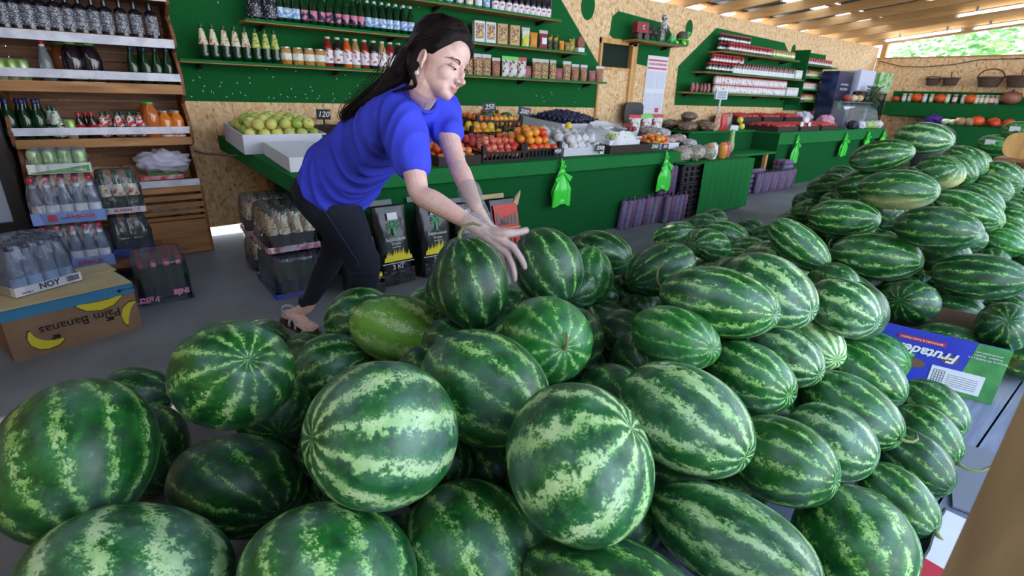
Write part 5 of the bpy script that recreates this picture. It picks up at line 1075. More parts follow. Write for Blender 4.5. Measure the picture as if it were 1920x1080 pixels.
MEL = [
(1, -0.1681, 1.2385, 0.4521, 0.921, -0.102, -0.375, -0.371, -0.516, -0.772, 0.1432, 0.1669, 0.1669, 0.393, 0.86, -0.325, 's'),
(2, -0.0729, 2.105, 0.1118, 0.867, -0.205, -0.455, -0.498, -0.412, -0.763, 0.1186, 0.106, 0.1064, 0.981, -0.038, -0.189, 'd'),
(3, -0.0771, 1.68, 0.1423, 0.931, -0.163, -0.327, -0.364, -0.508, -0.781, 0.1207, 0.1415, 0.1415, 0.661, 0.735, -0.152, 'd'),
(4, 0.1469, 1.2478, 0.5435, 0.895, -0.285, -0.342, -0.433, -0.379, -0.818, 0.1385, 0.13, 0.1489, 0.151, -0.296, -0.943, 's'),
(5, 0.1164, 1.2757, 0.2039, 0.815, -0.401, -0.419, -0.576, -0.47, -0.669, 0.1713, 0.13, 0.1602, 0.691, 0.371, -0.62, 'd'),
(6, 0.311, 0.7631, 0.5983, 0.886, -0.449, -0.111, -0.348, -0.489, -0.8, 0.1407, 0.135, 0.1369, -0.857, 0.063, -0.512, 'm'),
(7, 0.5914, 0.5242, 0.5593, -0.09, -0.728, -0.679, -0.809, 0.452, -0.377, 0.1485, 0.1344, 0.1405, -0.127, -0.844, -0.522, 'm'),
(8, -0.1082, 0.9744, 0.3299, 0.842, -0.305, -0.446, -0.533, -0.596, -0.601, 0.1757, 0.1256, 0.1283, 0.296, 0.932, -0.21, 'm'),
(9, 0.1807, 0.7309, 0.3696, 0.837, -0.488, -0.247, -0.522, -0.581, -0.625, 0.1569, 0.1195, 0.1215, 0.405, 0.891, -0.207, 's'),
(10, 0.456, 0.6781, 0.2731, 0.256, -0.836, -0.486, -0.893, -0.013, -0.449, 0.161, 0.1462, 0.1473, 0.956, 0.096, -0.276, 's'),
(12, 0.7028, 1.5, 0.4135, 0.82, -0.515, -0.25, -0.425, -0.256, -0.868, 0.1749, 0.12, 0.123, 0.94, 0.185, -0.285, 'b'),
(13, 0.7402, 2.0015, 0.2709, 0.905, -0.149, 0.399, 0.284, -0.488, -0.825, 0.147, 0.12, 0.1209, 0.94, 0.27, -0.208, 's'),
(14, 0.4978, 1.6252, 0.2732, 0.858, -0.426, -0.286, -0.444, -0.337, -0.83, 0.1295, 0.12, 0.1207, 0.758, -0.591, -0.274, 's'),
(15, 0.5342, 2.0769, 0.1064, 0.937, -0.318, -0.146, -0.27, -0.393, -0.879, 0.1033, 0.1034, 0.1034, 0.928, 0.331, -0.171, 'd'),
(16, 0.3266, 1.6249, 0.1109, 0.927, -0.319, -0.198, -0.338, -0.476, -0.812, 0.1187, 0.1074, 0.1078, 0.518, 0.838, -0.171, 'd'),
(17, 0.6044, 0.8466, 0.5475, 0.538, -0.721, -0.437, -0.685, -0.07, -0.726, 0.1616, 0.13, 0.1311, 0.975, 0.072, -0.211, 's'),
(18, 0.7627, 1.1471, 0.6865, -0.014, -0.401, -0.916, -0.855, 0.48, -0.197, 0.137, 0.108, 0.1095, -0.964, 0.065, -0.257, 'c'),
(19, 1.1003, 1.1919, 0.6591, 0.199, -0.551, -0.81, -0.739, 0.458, -0.494, 0.1366, 0.115, 0.1161, 0.97, -0.001, -0.242, 'c'),
(20, 1.2283, 2.2438, 0.1119, 0.819, -0.541, -0.192, -0.367, -0.236, -0.9, 0.1188, 0.1085, 0.1088, 0.982, -0.002, -0.189, 'd'),
(21, 0.8679, 0.9293, 0.5659, 0.618, -0.746, -0.247, -0.495, -0.125, -0.86, 0.127, 0.12, 0.1363, 0.395, 0.037, -0.918, 'g'),
(22, 1.7044, 1.5449, 0.4114, -0.057, -0.403, -0.913, -0.711, 0.659, -0.247, 0.1352, 0.1015, 0.1032, 0.87, 0.419, -0.258, 'g'),
(23, 1.8883, 1.6611, 0.4556, 0.612, -0.772, -0.171, -0.327, -0.051, -0.944, 0.1647, 0.1123, 0.1205, 0.896, -0.004, -0.444, 'd'),
(24, 1.8012, 1.2424, 0.5048, 0.616, -0.625, 0.479, 0.07, -0.562, -0.824, 0.1547, 0.11, 0.1211, -0.857, 0.047, -0.513, 'd'),
(25, 1.3867, 0.7373, 0.6251, 0.451, -0.891, -0.056, -0.331, -0.108, -0.937, 0.1736, 0.1048, 0.1111, 0.922, -0.026, -0.387, 's'),
(26, 2.0509, 1.3448, 0.2602, 0.587, -0.797, 0.142, -0.212, -0.321, -0.923, 0.1203, 0.1047, 0.1053, 0.817, 0.544, -0.191, 'd'),
(27, 1.6162, 0.6958, 0.6261, 0.25, -0.892, -0.378, -0.419, 0.253, -0.872, 0.1525, 0.1105, 0.1157, 0.913, -0.11, -0.393, 'm'),
(28, 2.6374, 1.1047, 0.3616, 0.226, -0.871, -0.437, -0.407, 0.323, -0.854, 0.2048, 0.1636, 0.1657, 0.965, -0.069, -0.253, 'm'),
(29, 1.1935, 0.7408, 0.5589, 0.454, -0.875, -0.167, -0.443, -0.059, -0.894, 0.1272, 0.087, 0.1046, 0.792, -0.058, -0.608, 'g'),
(30, 1.4456, 1.1023, 0.3361, 0.428, -0.834, -0.348, -0.548, 0.066, -0.834, 0.1227, 0.11, 0.1104, 0.981, -0.01, -0.194, 'd'),
(31, 1.7296, 1.4678, 0.1782, 0.679, -0.727, 0.105, -0.237, -0.352, -0.906, 0.1355, 0.1169, 0.1176, 0.903, 0.382, -0.196, 'd'),
(32, 2.1487, 1.712, 0.1651, 0.651, -0.752, 0.108, -0.202, -0.308, -0.93, 0.1288, 0.1198, 0.1201, 0.73, 0.66, -0.181, 'd'),
(33, 2.0449, 1.5193, 0.1312, 0.633, -0.764, 0.126, -0.226, -0.338, -0.913, 0.1142, 0.1034, 0.1037, 0.911, 0.368, -0.189, 'd'),
(34, 0.9516, 0.5334, 0.5029, 0.304, -0.91, -0.281, -0.606, 0.043, -0.794, 0.1594, 0.12, 0.1233, 0.941, 0.01, -0.339, 'm'),
(35, 1.2915, 1.0928, 0.1582, 0.695, -0.71, 0.117, -0.308, -0.44, -0.843, 0.1147, 0.11, 0.1101, 0.838, 0.514, -0.181, 'd'),
(36, 1.4011, 0.5997, 0.43, 0.251, -0.93, -0.268, -0.514, 0.107, -0.851, 0.1301, 0.0984, 0.1061, 0.858, -0.087, -0.507, 's'),
(37, 1.592, 0.5889, 0.44, 0.212, -0.936, -0.282, -0.472, 0.155, -0.868, 0.1156, 0.0908, 0.0945, 0.907, -0.064, -0.416, 'm'),
(38, 1.8998, 0.6223, 0.3924, 0.078, -0.87, -0.486, -0.466, 0.399, -0.789, 0.1144, 0.0853, 0.0986, 0.787, -0.08, -0.611, 'p'),
(39, 1.8783, 0.5548, 0.5558, 0.126, -0.903, -0.412, -0.393, 0.336, -0.856, 0.1149, 0.0932, 0.0957, 0.901, -0.238, -0.362, 'm'),
(40, 2.8339, 0.8301, 0.2716, 0.126, -0.899, -0.418, -0.382, 0.345, -0.857, 0.1675, 0.1287, 0.1307, 0.958, -0.109, -0.264, 's'),
(41, 2.4051, 0.5302, 0.2187, 0.03, -0.908, -0.418, -0.42, 0.368, -0.83, 0.1101, 0.0922, 0.0948, 0.803, -0.454, -0.385, 'g'),
(42, 2.0243, 0.4675, 0.2939, 0.016, -0.902, -0.431, -0.45, 0.378, -0.809, 0.1377, 0.0928, 0.0945, 0.961, -0.089, -0.26, 's'),
(43, 2.1136, 0.2757, 0.2158, -0.088, -0.894, -0.439, -0.426, 0.432, -0.795, 0.1116, 0.0891, 0.0899, 0.96, -0.162, -0.229, 's'),
(44, 1.6593, 0.3973, 0.3261, 0.085, -0.958, -0.274, -0.493, 0.198, -0.847, 0.1488, 0.0971, 0.0991, 0.96, -0.063, -0.271, 's'),
(45, 1.4555, 0.3718, 0.3139, 0.137, -0.973, -0.184, -0.534, 0.084, -0.841, 0.1182, 0.1045, 0.1051, 0.963, -0.11, -0.247, 'm'),
(46, 1.1333, 0.373, 0.4028, 0.267, -0.961, -0.07, -0.552, -0.093, -0.829, 0.1229, 0.1009, 0.1026, 0.944, -0.078, -0.321, 's'),
(47, 1.9098, 0.2399, 0.2133, -0.152, -0.852, -0.502, -0.444, 0.512, -0.735, 0.1063, 0.0845, 0.0852, 0.961, -0.15, -0.234, 's'),
(48, 1.7361, 0.2237, 0.2079, -0.097, -0.921, -0.377, -0.496, 0.374, -0.784, 0.1104, 0.0841, 0.085, 0.958, -0.144, -0.246, 'd'),
(49, 1.5114, 0.1994, 0.2059, -0.117, -0.924, -0.363, -0.545, 0.365, -0.755, 0.1051, 0.0793, 0.0803, 0.96, -0.117, -0.254, 's'),
(50, 1.1965, 0.204, 0.2507, 0.006, -0.979, -0.203, -0.63, 0.153, -0.761, 0.127, 0.1278, 0.1278, 0.862, 0.452, -0.231, 's'),
(51, 0.8782, 0.3391, 0.3414, 0.294, -0.953, -0.076, -0.662, -0.146, -0.735, 0.1723, 0.0997, 0.1017, 0.968, 0.02, -0.249, 'm'),
(52, 0.5856, 0.4117, 0.3412, 0.555, -0.832, -0.02, -0.646, -0.416, -0.64, 0.1674, 0.0962, 0.0992, 0.948, 0.126, -0.292, 'd'),
(53, 0.9656, 0.5113, 0.2365, 0.39, -0.916, -0.096, -0.639, -0.194, -0.744, 0.1351, 0.1012, 0.1024, 0.967, 0.094, -0.238, 'd'),
(54, 0.744, 1.0216, 0.1108, 0.81, -0.587, 0.003, -0.381, -0.53, -0.757, 0.1223, 0.1077, 0.1081, 0.456, 0.872, -0.177, 'd'),
(55, 0.8097, 0.5526, 0.2649, 0.684, -0.709, 0.173, -0.419, -0.575, -0.703, 0.0888, 0.0807, 0.0809, -0.233, 0.957, -0.172, 'd'),
(57, 4.7084, 1.1977, 0.9851, 0.242, -0.966, -0.089, -0.065, 0.076, -0.995, 0.1796, 0.11, 0.1141, 0.951, -0.021, -0.31, 'm'),
(58, 4.3557, 1.3235, 0.8624, 0.299, -0.913, 0.276, 0.013, -0.286, -0.958, 0.1937, 0.1088, 0.1125, 0.954, 0.053, -0.297, 's'),
(59, 4.548, 1.005, 0.7815, 0.187, -0.95, -0.25, -0.139, 0.227, -0.964, 0.1447, 0.11, 0.1227, 0.549, -0.649, -0.527, 'y'),
(60, 5.4323, 1.0665, 0.7978, 0.143, -0.891, -0.43, -0.147, 0.411, -0.9, 0.1634, 0.1093, 0.1179, 0.905, 0.008, -0.426, 's'),
(61, 5.732, 1.0814, 0.7586, 0.13, -0.878, -0.46, -0.151, 0.441, -0.885, 0.1489, 0.1214, 0.1254, 0.927, -0.035, -0.374, 's'),
(62, 5.2202, 1.0485, 0.7458, 0.132, -0.866, -0.483, -0.168, 0.46, -0.872, 0.1397, 0.1011, 0.107, 0.914, 0.02, -0.406, 's'),
(63, 5.5984, 0.8461, 0.695, 0.112, -0.938, -0.329, -0.132, 0.314, -0.94, 0.1592, 0.1164, 0.1229, 0.91, -0.071, -0.408, 's'),
(64, 3.4301, 0.9202, 0.764, 0.266, -0.962, 0.067, -0.1, -0.097, -0.99, 0.1884, 0.11, 0.1121, 0.973, -0.02, -0.229, 'y'),
(65, 5.1059, 1.2048, 0.6452, 0.161, -0.884, -0.44, -0.193, 0.409, -0.892, 0.1578, 0.1057, 0.1103, 0.936, -0.087, -0.341, 's'),
(66, 4.3988, 1.402, 0.6444, 0.323, -0.903, 0.281, -0.023, -0.305, -0.952, 0.1678, 0.1101, 0.1123, 0.965, 0.039, -0.258, 'd'),
(67, 4.7091, 1.7438, 0.5465, 0.365, -0.906, 0.214, -0.043, -0.246, -0.968, 0.1539, 0.11, 0.1116, 0.971, 0.018, -0.238, 'd'),
(68, 5.7721, 2.0548, 0.5182, 0.345, -0.933, 0.107, -0.068, -0.138, -0.988, 0.1354, 0.11, 0.1109, 0.978, -0.0, -0.21, 'd'),
(69, 3.3239, 1.1086, 0.5823, 0.327, -0.942, 0.069, -0.142, -0.122, -0.982, 0.1806, 0.11, 0.1118, 0.974, -0.048, -0.22, 's'),
(70, 5.0321, 1.977, 0.2638, 0.398, -0.857, 0.327, -0.029, -0.368, -0.93, 0.1434, 0.108, 0.1088, 0.972, 0.147, -0.182, 'g'),
(71, 2.5342, 1.0027, 0.5633, 0.193, -0.825, -0.531, -0.378, 0.436, -0.817, 0.1678, 0.0873, 0.0909, 0.946, -0.116, -0.303, 's'),
(72, 5.1031, 2.1098, 0.1064, 0.329, -0.916, -0.23, -0.264, 0.144, -0.954, 0.1676, 0.0986, 0.1015, 0.959, -0.066, -0.274, 'd'),
(73, 3.1853, 0.8612, 0.4357, 0.269, -0.963, 0.036, -0.208, -0.094, -0.974, 0.2082, 0.1281, 0.1302, 0.975, -0.048, -0.218, 's'),
(74, 3.2071, 0.6489, 0.6332, 0.203, -0.979, 0.03, -0.161, -0.064, -0.985, 0.1785, 0.1098, 0.1138, 0.949, -0.027, -0.313, 'd'),
(75, 4.4016, 0.7641, 0.576, 0.116, -0.937, -0.33, -0.185, 0.306, -0.934, 0.2023, 0.11, 0.119, 0.901, -0.175, -0.398, 's'),
(76, 5.0686, 0.8397, 0.5565, 0.092, -0.894, -0.438, -0.182, 0.417, -0.89, 0.1659, 0.11, 0.1131, 0.944, -0.172, -0.283, 's'),
(77, 5.9177, 1.0297, 0.5372, 0.149, -0.972, -0.182, -0.138, 0.162, -0.977, 0.1325, 0.11, 0.1108, 0.976, -0.087, -0.2, 's'),
(78, 5.3913, 0.837, 0.6166, 0.089, -0.889, -0.449, -0.163, 0.432, -0.887, 0.1342, 0.1027, 0.1043, 0.956, -0.153, -0.25, 's'),
(79, 6.0258, 0.7563, 0.4548, 0.087, -0.958, -0.272, -0.15, 0.258, -0.954, 0.1209, 0.11, 0.1104, 0.976, -0.117, -0.183, 's'),
(80, 5.7673, 0.708, 0.4198, 0.057, -0.912, -0.407, -0.17, 0.392, -0.904, 0.1356, 0.1101, 0.1109, 0.966, -0.161, -0.202, 's'),
(81, 5.5608, 0.6665, 0.3701, 0.05, -0.916, -0.398, -0.181, 0.384, -0.905, 0.1305, 0.1072, 0.108, 0.966, -0.162, -0.201, 's'),
(82, 5.3585, 0.6598, 0.3006, 0.049, -0.921, -0.386, -0.198, 0.37, -0.908, 0.1336, 0.1092, 0.11, 0.966, -0.163, -0.203, 's'),
(83, 4.6605, 0.5563, 0.3558, 0.042, -0.925, -0.378, -0.208, 0.362, -0.909, 0.1274, 0.0924, 0.0937, 0.956, -0.185, -0.226, 'g'),
(84, 4.7743, 0.6727, 0.2352, 0.071, -0.948, -0.31, -0.228, 0.287, -0.93, 0.1276, 0.1104, 0.1109, 0.971, -0.139, -0.195, 's'),
(85, 3.2035, 0.4331, 0.4456, 0.16, -0.98, 0.116, -0.208, -0.148, -0.967, 0.1822, 0.1094, 0.1113, 0.973, -0.059, -0.224, 'd'),
(86, 2.8452, 0.5816, 0.3403, 0.238, -0.962, 0.137, -0.247, -0.196, -0.949, 0.114, 0.107, 0.1223, -0.359, -0.05, -0.932, 'd'),
(87, 2.707, 0.2398, 0.3877, 0.148, -0.967, 0.207, -0.259, -0.24, -0.935, 0.0888, 0.1, 0.105, 0.133, -0.25, -0.959, 'd'),
(88, 2.6695, 0.3829, 0.2364, 0.182, -0.977, 0.115, -0.313, -0.168, -0.935, 0.1347, 0.1134, 0.1139, 0.984, -0.061, -0.166, 'd'),
(89, 3.2084, 0.4713, 0.2312, 0.224, -0.931, 0.289, -0.226, -0.338, -0.913, 0.1251, 0.1066, 0.1072, 0.959, 0.2, -0.202, 'd'),
(91, 3.3127, 2.2001, 0.225, 0.588, -0.73, 0.35, 0.014, -0.423, -0.906, 0.1614, 0.1013, 0.1037, 0.964, 0.016, -0.266, 's'),
(92, 3.5348, 2.1119, 0.2863, 0.54, -0.816, 0.203, -0.075, -0.288, -0.955, 0.1148, 0.1021, 0.1025, 0.981, 0.006, -0.194, 'd'),
(93, 2.8784, 1.667, 0.3515, 0.471, -0.874, -0.121, -0.275, -0.015, -0.961, 0.1418, 0.0987, 0.1289, -0.579, 0.219, -0.785, 's'),
(94, 3.4827, 1.8882, 0.278, 0.447, -0.886, -0.124, -0.258, 0.004, -0.966, 0.1606, 0.0996, 0.102, 0.964, -0.028, -0.265, 's'),
(95, 3.9974, 1.9616, 0.2157, 0.383, -0.895, -0.227, -0.291, 0.116, -0.95, 0.12, 0.1, 0.1007, 0.977, 0.064, -0.202, 'd'),
(96, 3.4233, 1.6745, 0.2165, 0.487, -0.822, 0.295, -0.08, -0.378, -0.922, 0.1281, 0.1042, 0.105, 0.977, 0.016, -0.211, 's'),
(97, 3.2259, 1.6493, 0.1798, 0.501, -0.831, 0.242, -0.119, -0.343, -0.932, 0.1185, 0.0935, 0.0944, 0.976, 0.01, -0.217, 's'),
(98, 2.9757, 1.636, 0.1658, 0.53, -0.814, 0.238, -0.127, -0.354, -0.927, 0.1405, 0.1032, 0.1045, 0.973, 0.009, -0.231, 's'),
(99, 3.6875, 1.6772, 0.2781, 0.44, -0.886, 0.146, -0.138, -0.227, -0.964, 0.1037, 0.1, 0.1001, 0.984, -0.0, -0.18, 'd'),
(200, 1.3195, 1.6439, 0.2856, 0.788, -0.615, 0.032, -0.221, -0.332, -0.917, 0.1197, 0.11, 0.1103, 0.726, 0.663, -0.181, 'd'),
(201, 1.2365, 1.3914, 0.1123, 0.766, -0.64, 0.052, -0.289, -0.417, -0.862, 0.1151, 0.1093, 0.1094, 0.918, 0.353, -0.182, 'd')]
FIL = [(1.455, 1.606, 0.115, 0.112), (1.545, 0.85, 0.115, 0.112), (4.236, 0.634, 0.235, 0.112), (5.046, 1.03, 0.115, 0.112), (5.182, 0.762, 0.115, 0.112), (3.217, 1.043, 0.115, 0.112), (4.427, 1.421, 0.115, 0.112), (3.504, 2.333, 0.115, 0.112), (4.648, 1.925, 0.115, 0.112), (1.007, 1.372, 0.115, 0.112), (4.566, 1.03, 0.115, 0.112), (-0.226, 1.333, 0.115, 0.112), (5.425, 1.028, 0.115, 0.112), (5.664, 2.043, 0.115, 0.112), (2.459, 1.021, 0.115, 0.112), (0.723, 1.298, 0.115, 0.112), (1.764, 0.586, 0.235, 0.112), (3.893, 2.139, 0.115, 0.112), (1.153, 1.652, 0.115, 0.112), (4.533, 1.691, 0.115, 0.112), (1.914, 1.765, 0.115, 0.112), (2.743, 1.632, 0.115, 0.112), (4.799, 1.121, 0.115, 0.112), (0.717, 1.532, 0.115, 0.112), (4.337, 1.16, 0.115, 0.112), (5.928, 0.674, 0.235, 0.112), (3.461, 1.236, 0.115, 0.112), (5.225, 1.189, 0.115, 0.112), (5.433, 1.267, 0.115, 0.112), (5.741, 1.316, 0.115, 0.112), (4.916, 1.828, 0.115, 0.112), (3.827, 1.897, 0.115, 0.112), (1.745, 1.183, 0.115, 0.112), (0.408, 2.273, 0.115, 0.112), (-0.046, 0.692, 0.235, 0.112), (4.367, 0.805, 0.115, 0.112), (2.007, 0.74, 0.235, 0.112), (2.779, 1.159, 0.115, 0.112), (1.329, 1.815, 0.115, 0.112), (3.539, 0.824, 0.115, 0.112), (0.385, 0.874, 0.115, 0.112), (0.419, 1.825, 0.115, 0.112), (4.163, 1.339, 0.115, 0.112), (-0.34, 1.093, 0.115, 0.112), (1.019, 0.781, 0.115, 0.112), (5.988, 2.084, 0.115, 0.112), (5.79, 0.862, 0.115, 0.112), (3.695, 1.502, 0.115, 0.112), (0.995, 1.079, 0.115, 0.112), (1.201, 0.744, 0.235, 0.112), (2.141, 1.185, 0.115, 0.112), (2.548, 0.713, 0.235, 0.112), (4.838, 1.604, 0.115, 0.112), (3.244, 1.432, 0.115, 0.112), (0.167, 2.115, 0.115, 0.112), (1.803, 0.82, 0.115, 0.112), (5.982, 1.027, 0.115, 0.112), (4.3, 1.604, 0.115, 0.112), (4.184, 1.851, 0.115, 0.112), (4.838, 2.066, 0.115, 0.112), (0.082, 0.831, 0.115, 0.112), (5.518, 0.781, 0.115, 0.112), (5.313, 2.201, 0.115, 0.112), (4.583, 0.379, 0.235, 0.112), (5.077, 1.399, 0.115, 0.112), (3.161, 2.063, 0.115, 0.112), (4.871, 0.872, 0.115, 0.112), (0.74, 0.791, 0.115, 0.112), (3.283, 0.72, 0.235, 0.112), (3.157, 0.222, 0.235, 0.112), (0.485, 0.238, 0.235, 0.112), (1.905, 1.031, 0.115, 0.112), (3.128, 0.821, 0.115, 0.112), (0.8, 1.798, 0.115, 0.112), (2.576, 1.255, 0.115, 0.112), (-0.257, 0.859, 0.115, 0.112), (1.538, 1.274, 0.115, 0.112), (3.437, 0.532, 0.235, 0.112), (5.834, 2.271, 0.115, 0.112), (4.805, 0.425, 0.235, 0.112), (1.533, 0.597, 0.235, 0.112), (2.755, 1.865, 0.115, 0.112), (0.512, 1.378, 0.115, 0.112), (4.209, 2.071, 0.115, 0.112), (2.318, 0.738, 0.235, 0.112), (5.174, 1.83, 0.115, 0.112), (-0.105, 1.084, 0.115, 0.112), (3.49, 1.041, 0.22, 0.112), (4.862, 1.306, 0.22, 0.112), (4.62, 1.444, 0.22, 0.112), (5.847, 1.931, 0.19, 0.112), (1.698, 1.76, 0.16, 0.112), (3.913, 1.606, 0.12, 0.112), (5.636, 0.48, 0.24, 0.112), (4.476, 0.577, 0.24, 0.112), (3.054, 0.637, 0.24, 0.112), (0.349, 0.435, 0.24, 0.112), (2.898, 0.157, 0.24, 0.112), (5.247, 0.456, 0.24, 0.112), (5.584, 1.127, 0.24, 0.112), (0.55, 1.008, 0.22, 0.112), (3.402, 0.305, 0.24, 0.112), (1.205, 0.507, 0.24, 0.112), (0.716, 0.187, 0.24, 0.112), (4.67, 0.942, 0.29, 0.112), (1.129, 1.238, 0.24, 0.112), (1.494, 1.437, 0.26, 0.112), (4.419, 1.3, 0.3, 0.112), (5.283, 0.909, 0.25, 0.112), (2.348, 0.963, 0.3, 0.112), (5.938, 1.221, 0.21, 0.112), (4.404, 0.951, 0.28, 0.112), (0.558, 1.241, 0.29, 0.112), (5.069, 0.602, 0.24, 0.112), (5.211, 2.096, 0.3, 0.112), (0.874, 1.13, 0.3, 0.112), (5.03, 0.877, 0.28, 0.112), (5.929, 2.196, 0.3, 0.112), (5.254, 1.332, 0.28, 0.112), (4.68, 1.701, 0.28, 0.112), (1.086, 0.937, 0.26, 0.112), (1.735, 1.045, 0.29, 0.112), (0.929, 1.556, 0.21, 0.112), (3.746, 2.153, 0.28, 0.112), (4.451, 1.589, 0.3, 0.112), (1.951, 1.142, 0.3, 0.112), (3.132, 1.249, 0.17, 0.112), (3.502, 1.123, 0.43, 0.112), (5.015, 1.383, 0.36, 0.112), (5.441, 0.958, 0.4, 0.112), (4.887, 1.192, 0.41, 0.112), (1.808, 0.816, 0.34, 0.112), (4.794, 1.519, 0.34, 0.112), (4.614, 1.32, 0.41, 0.112), (1.276, 0.894, 0.38, 0.112), (3.596, 0.782, 0.33, 0.112), (1.247, 1.366, 0.38, 0.112), (4.147, 1.243, 0.32, 0.112), (5.702, 1.244, 0.39, 0.112), (5.319, 1.15, 0.39, 0.112), (0.409, 0.957, 0.39, 0.112), (4.225, 1.439, 0.39, 0.112), (1.125, 1.081, 0.43, 0.112), (0.98, 1.303, 0.39, 0.112), (0.999, 0.781, 0.39, 0.112), (5.136, 1.034, 0.43, 0.112), (1.52, 0.912, 0.43, 0.112), (4.624, 0.778, 0.43, 0.112), (0.256, 1.459, 0.28, 0.112), (2.465, 0.794, 0.43, 0.112), (3.141, 1.24, 0.39, 0.112), (5.545, 2.084, 0.3, 0.112), (2.088, 0.583, 0.48, 0.112), (4.224, 1.142, 0.5, 0.112), (5.938, 0.54, 0.41, 0.112), (4.733, 0.983, 0.5, 0.112), (5.98, 1.959, 0.37, 0.112), (4.515, 1.009, 0.47, 0.112), (3.442, 0.618, 0.44, 0.112), (5.635, 1.052, 0.48, 0.112), (5.496, 1.273, 0.47, 0.112), (5.654, 1.85, 0.26, 0.112), (4.737, 1.347, 0.6, 0.112), (3.591, 1.043, 0.62, 0.112), (4.582, 1.549, 0.48, 0.112), (5.82, 0.837, 0.61, 0.112), (4.557, 1.187, 0.6, 0.112), (1.758, 0.887, 0.55, 0.112), (5.769, 1.278, 0.6, 0.112), (4.802, 1.151, 0.68, 0.112), (5.359, 1.281, 0.65, 0.112), (0.853, 1.363, 0.56, 0.112), (4.326, 1.128, 0.7, 0.112), (1.293, 1.24, 0.518, 0.082), (1.943, 1.85, 0.285, 0.082), (2.947, 1.843, 0.086, 0.082), (0.672, 1.09, 0.343, 0.082), (0.814, 0.777, 0.298, 0.082), (0.605, 1.759, 0.085, 0.082), (2.665, 0.949, 0.091, 0.082), (3.087, 1.032, 0.26, 0.082), (4.623, 1.215, 0.091, 0.082), (3.315, 1.849, 0.088, 0.082), (1.488, 1.072, 0.085, 0.082), (4.682, 1.133, 0.267, 0.082), (3.843, 1.768, 0.256, 0.082), (4.273, 0.85, 0.378, 0.082), (4.891, 1.721, 0.271, 0.082), (3.484, 1.818, 0.09, 0.082), (0.774, 0.911, 0.38, 0.082), (2.047, 1.545, 0.32, 0.082), (3.288, 1.043, 0.297, 0.082), (2.376, 1.071, 0.456, 0.082), (3.415, 0.955, 0.375, 0.082), (1.367, 0.891, 0.173, 0.082), (0.669, 0.707, 0.34, 0.082), (1.155, 0.626, 0.382, 0.082), (1.193, 1.362, 0.572, 0.082), (4.939, 0.747, 0.386, 0.082), (2.212, 0.493, 0.211, 0.082), (3.674, 1.772, 0.085, 0.082), (4.372, 1.571, 0.481, 0.082), (0.573, 1.087, 0.475, 0.082), (4.871, 1.819, 0.4, 0.082), (3.509, 0.777, 0.526, 0.082), (2.25, 1.347, 0.082, 0.082), (1.885, 1.614, 0.229, 0.082), (0.331, 1.202, 0.262, 0.082), (4.227, 0.67, 0.423, 0.082), (4.932, 0.915, 0.444, 0.082), (1.925, 1.368, 0.084, 0.082), (2.855, 1.486, 0.172, 0.082), (0.711, 1.652, 0.268, 0.082), (3.586, 2.01, 0.086, 0.082), (0.704, 1.178, 0.492, 0.082), (3.13, 1.815, 0.088, 0.082), (0.935, 0.154, 0.211, 0.082), (1.401, 0.741, 0.222, 0.082), (3.653, 1.948, 0.217, 0.082), (3.583, 0.949, 0.425, 0.082), (3.021, 0.355, 0.207, 0.082), (1.783, 1.825, 0.32, 0.082), (0.339, 1.282, 0.091, 0.082), (0.235, 0.892, 0.232, 0.082), (2.927, 0.929, 0.089, 0.082), (1.855, 1.331, 0.279, 0.082), (3.299, 1.956, 0.208, 0.082), (0.102, 0.547, 0.209, 0.082), (2.276, 1.863, 0.091, 0.082), (4.977, 1.066, 0.528, 0.082), (1.504, 1.71, 0.271, 0.082)]
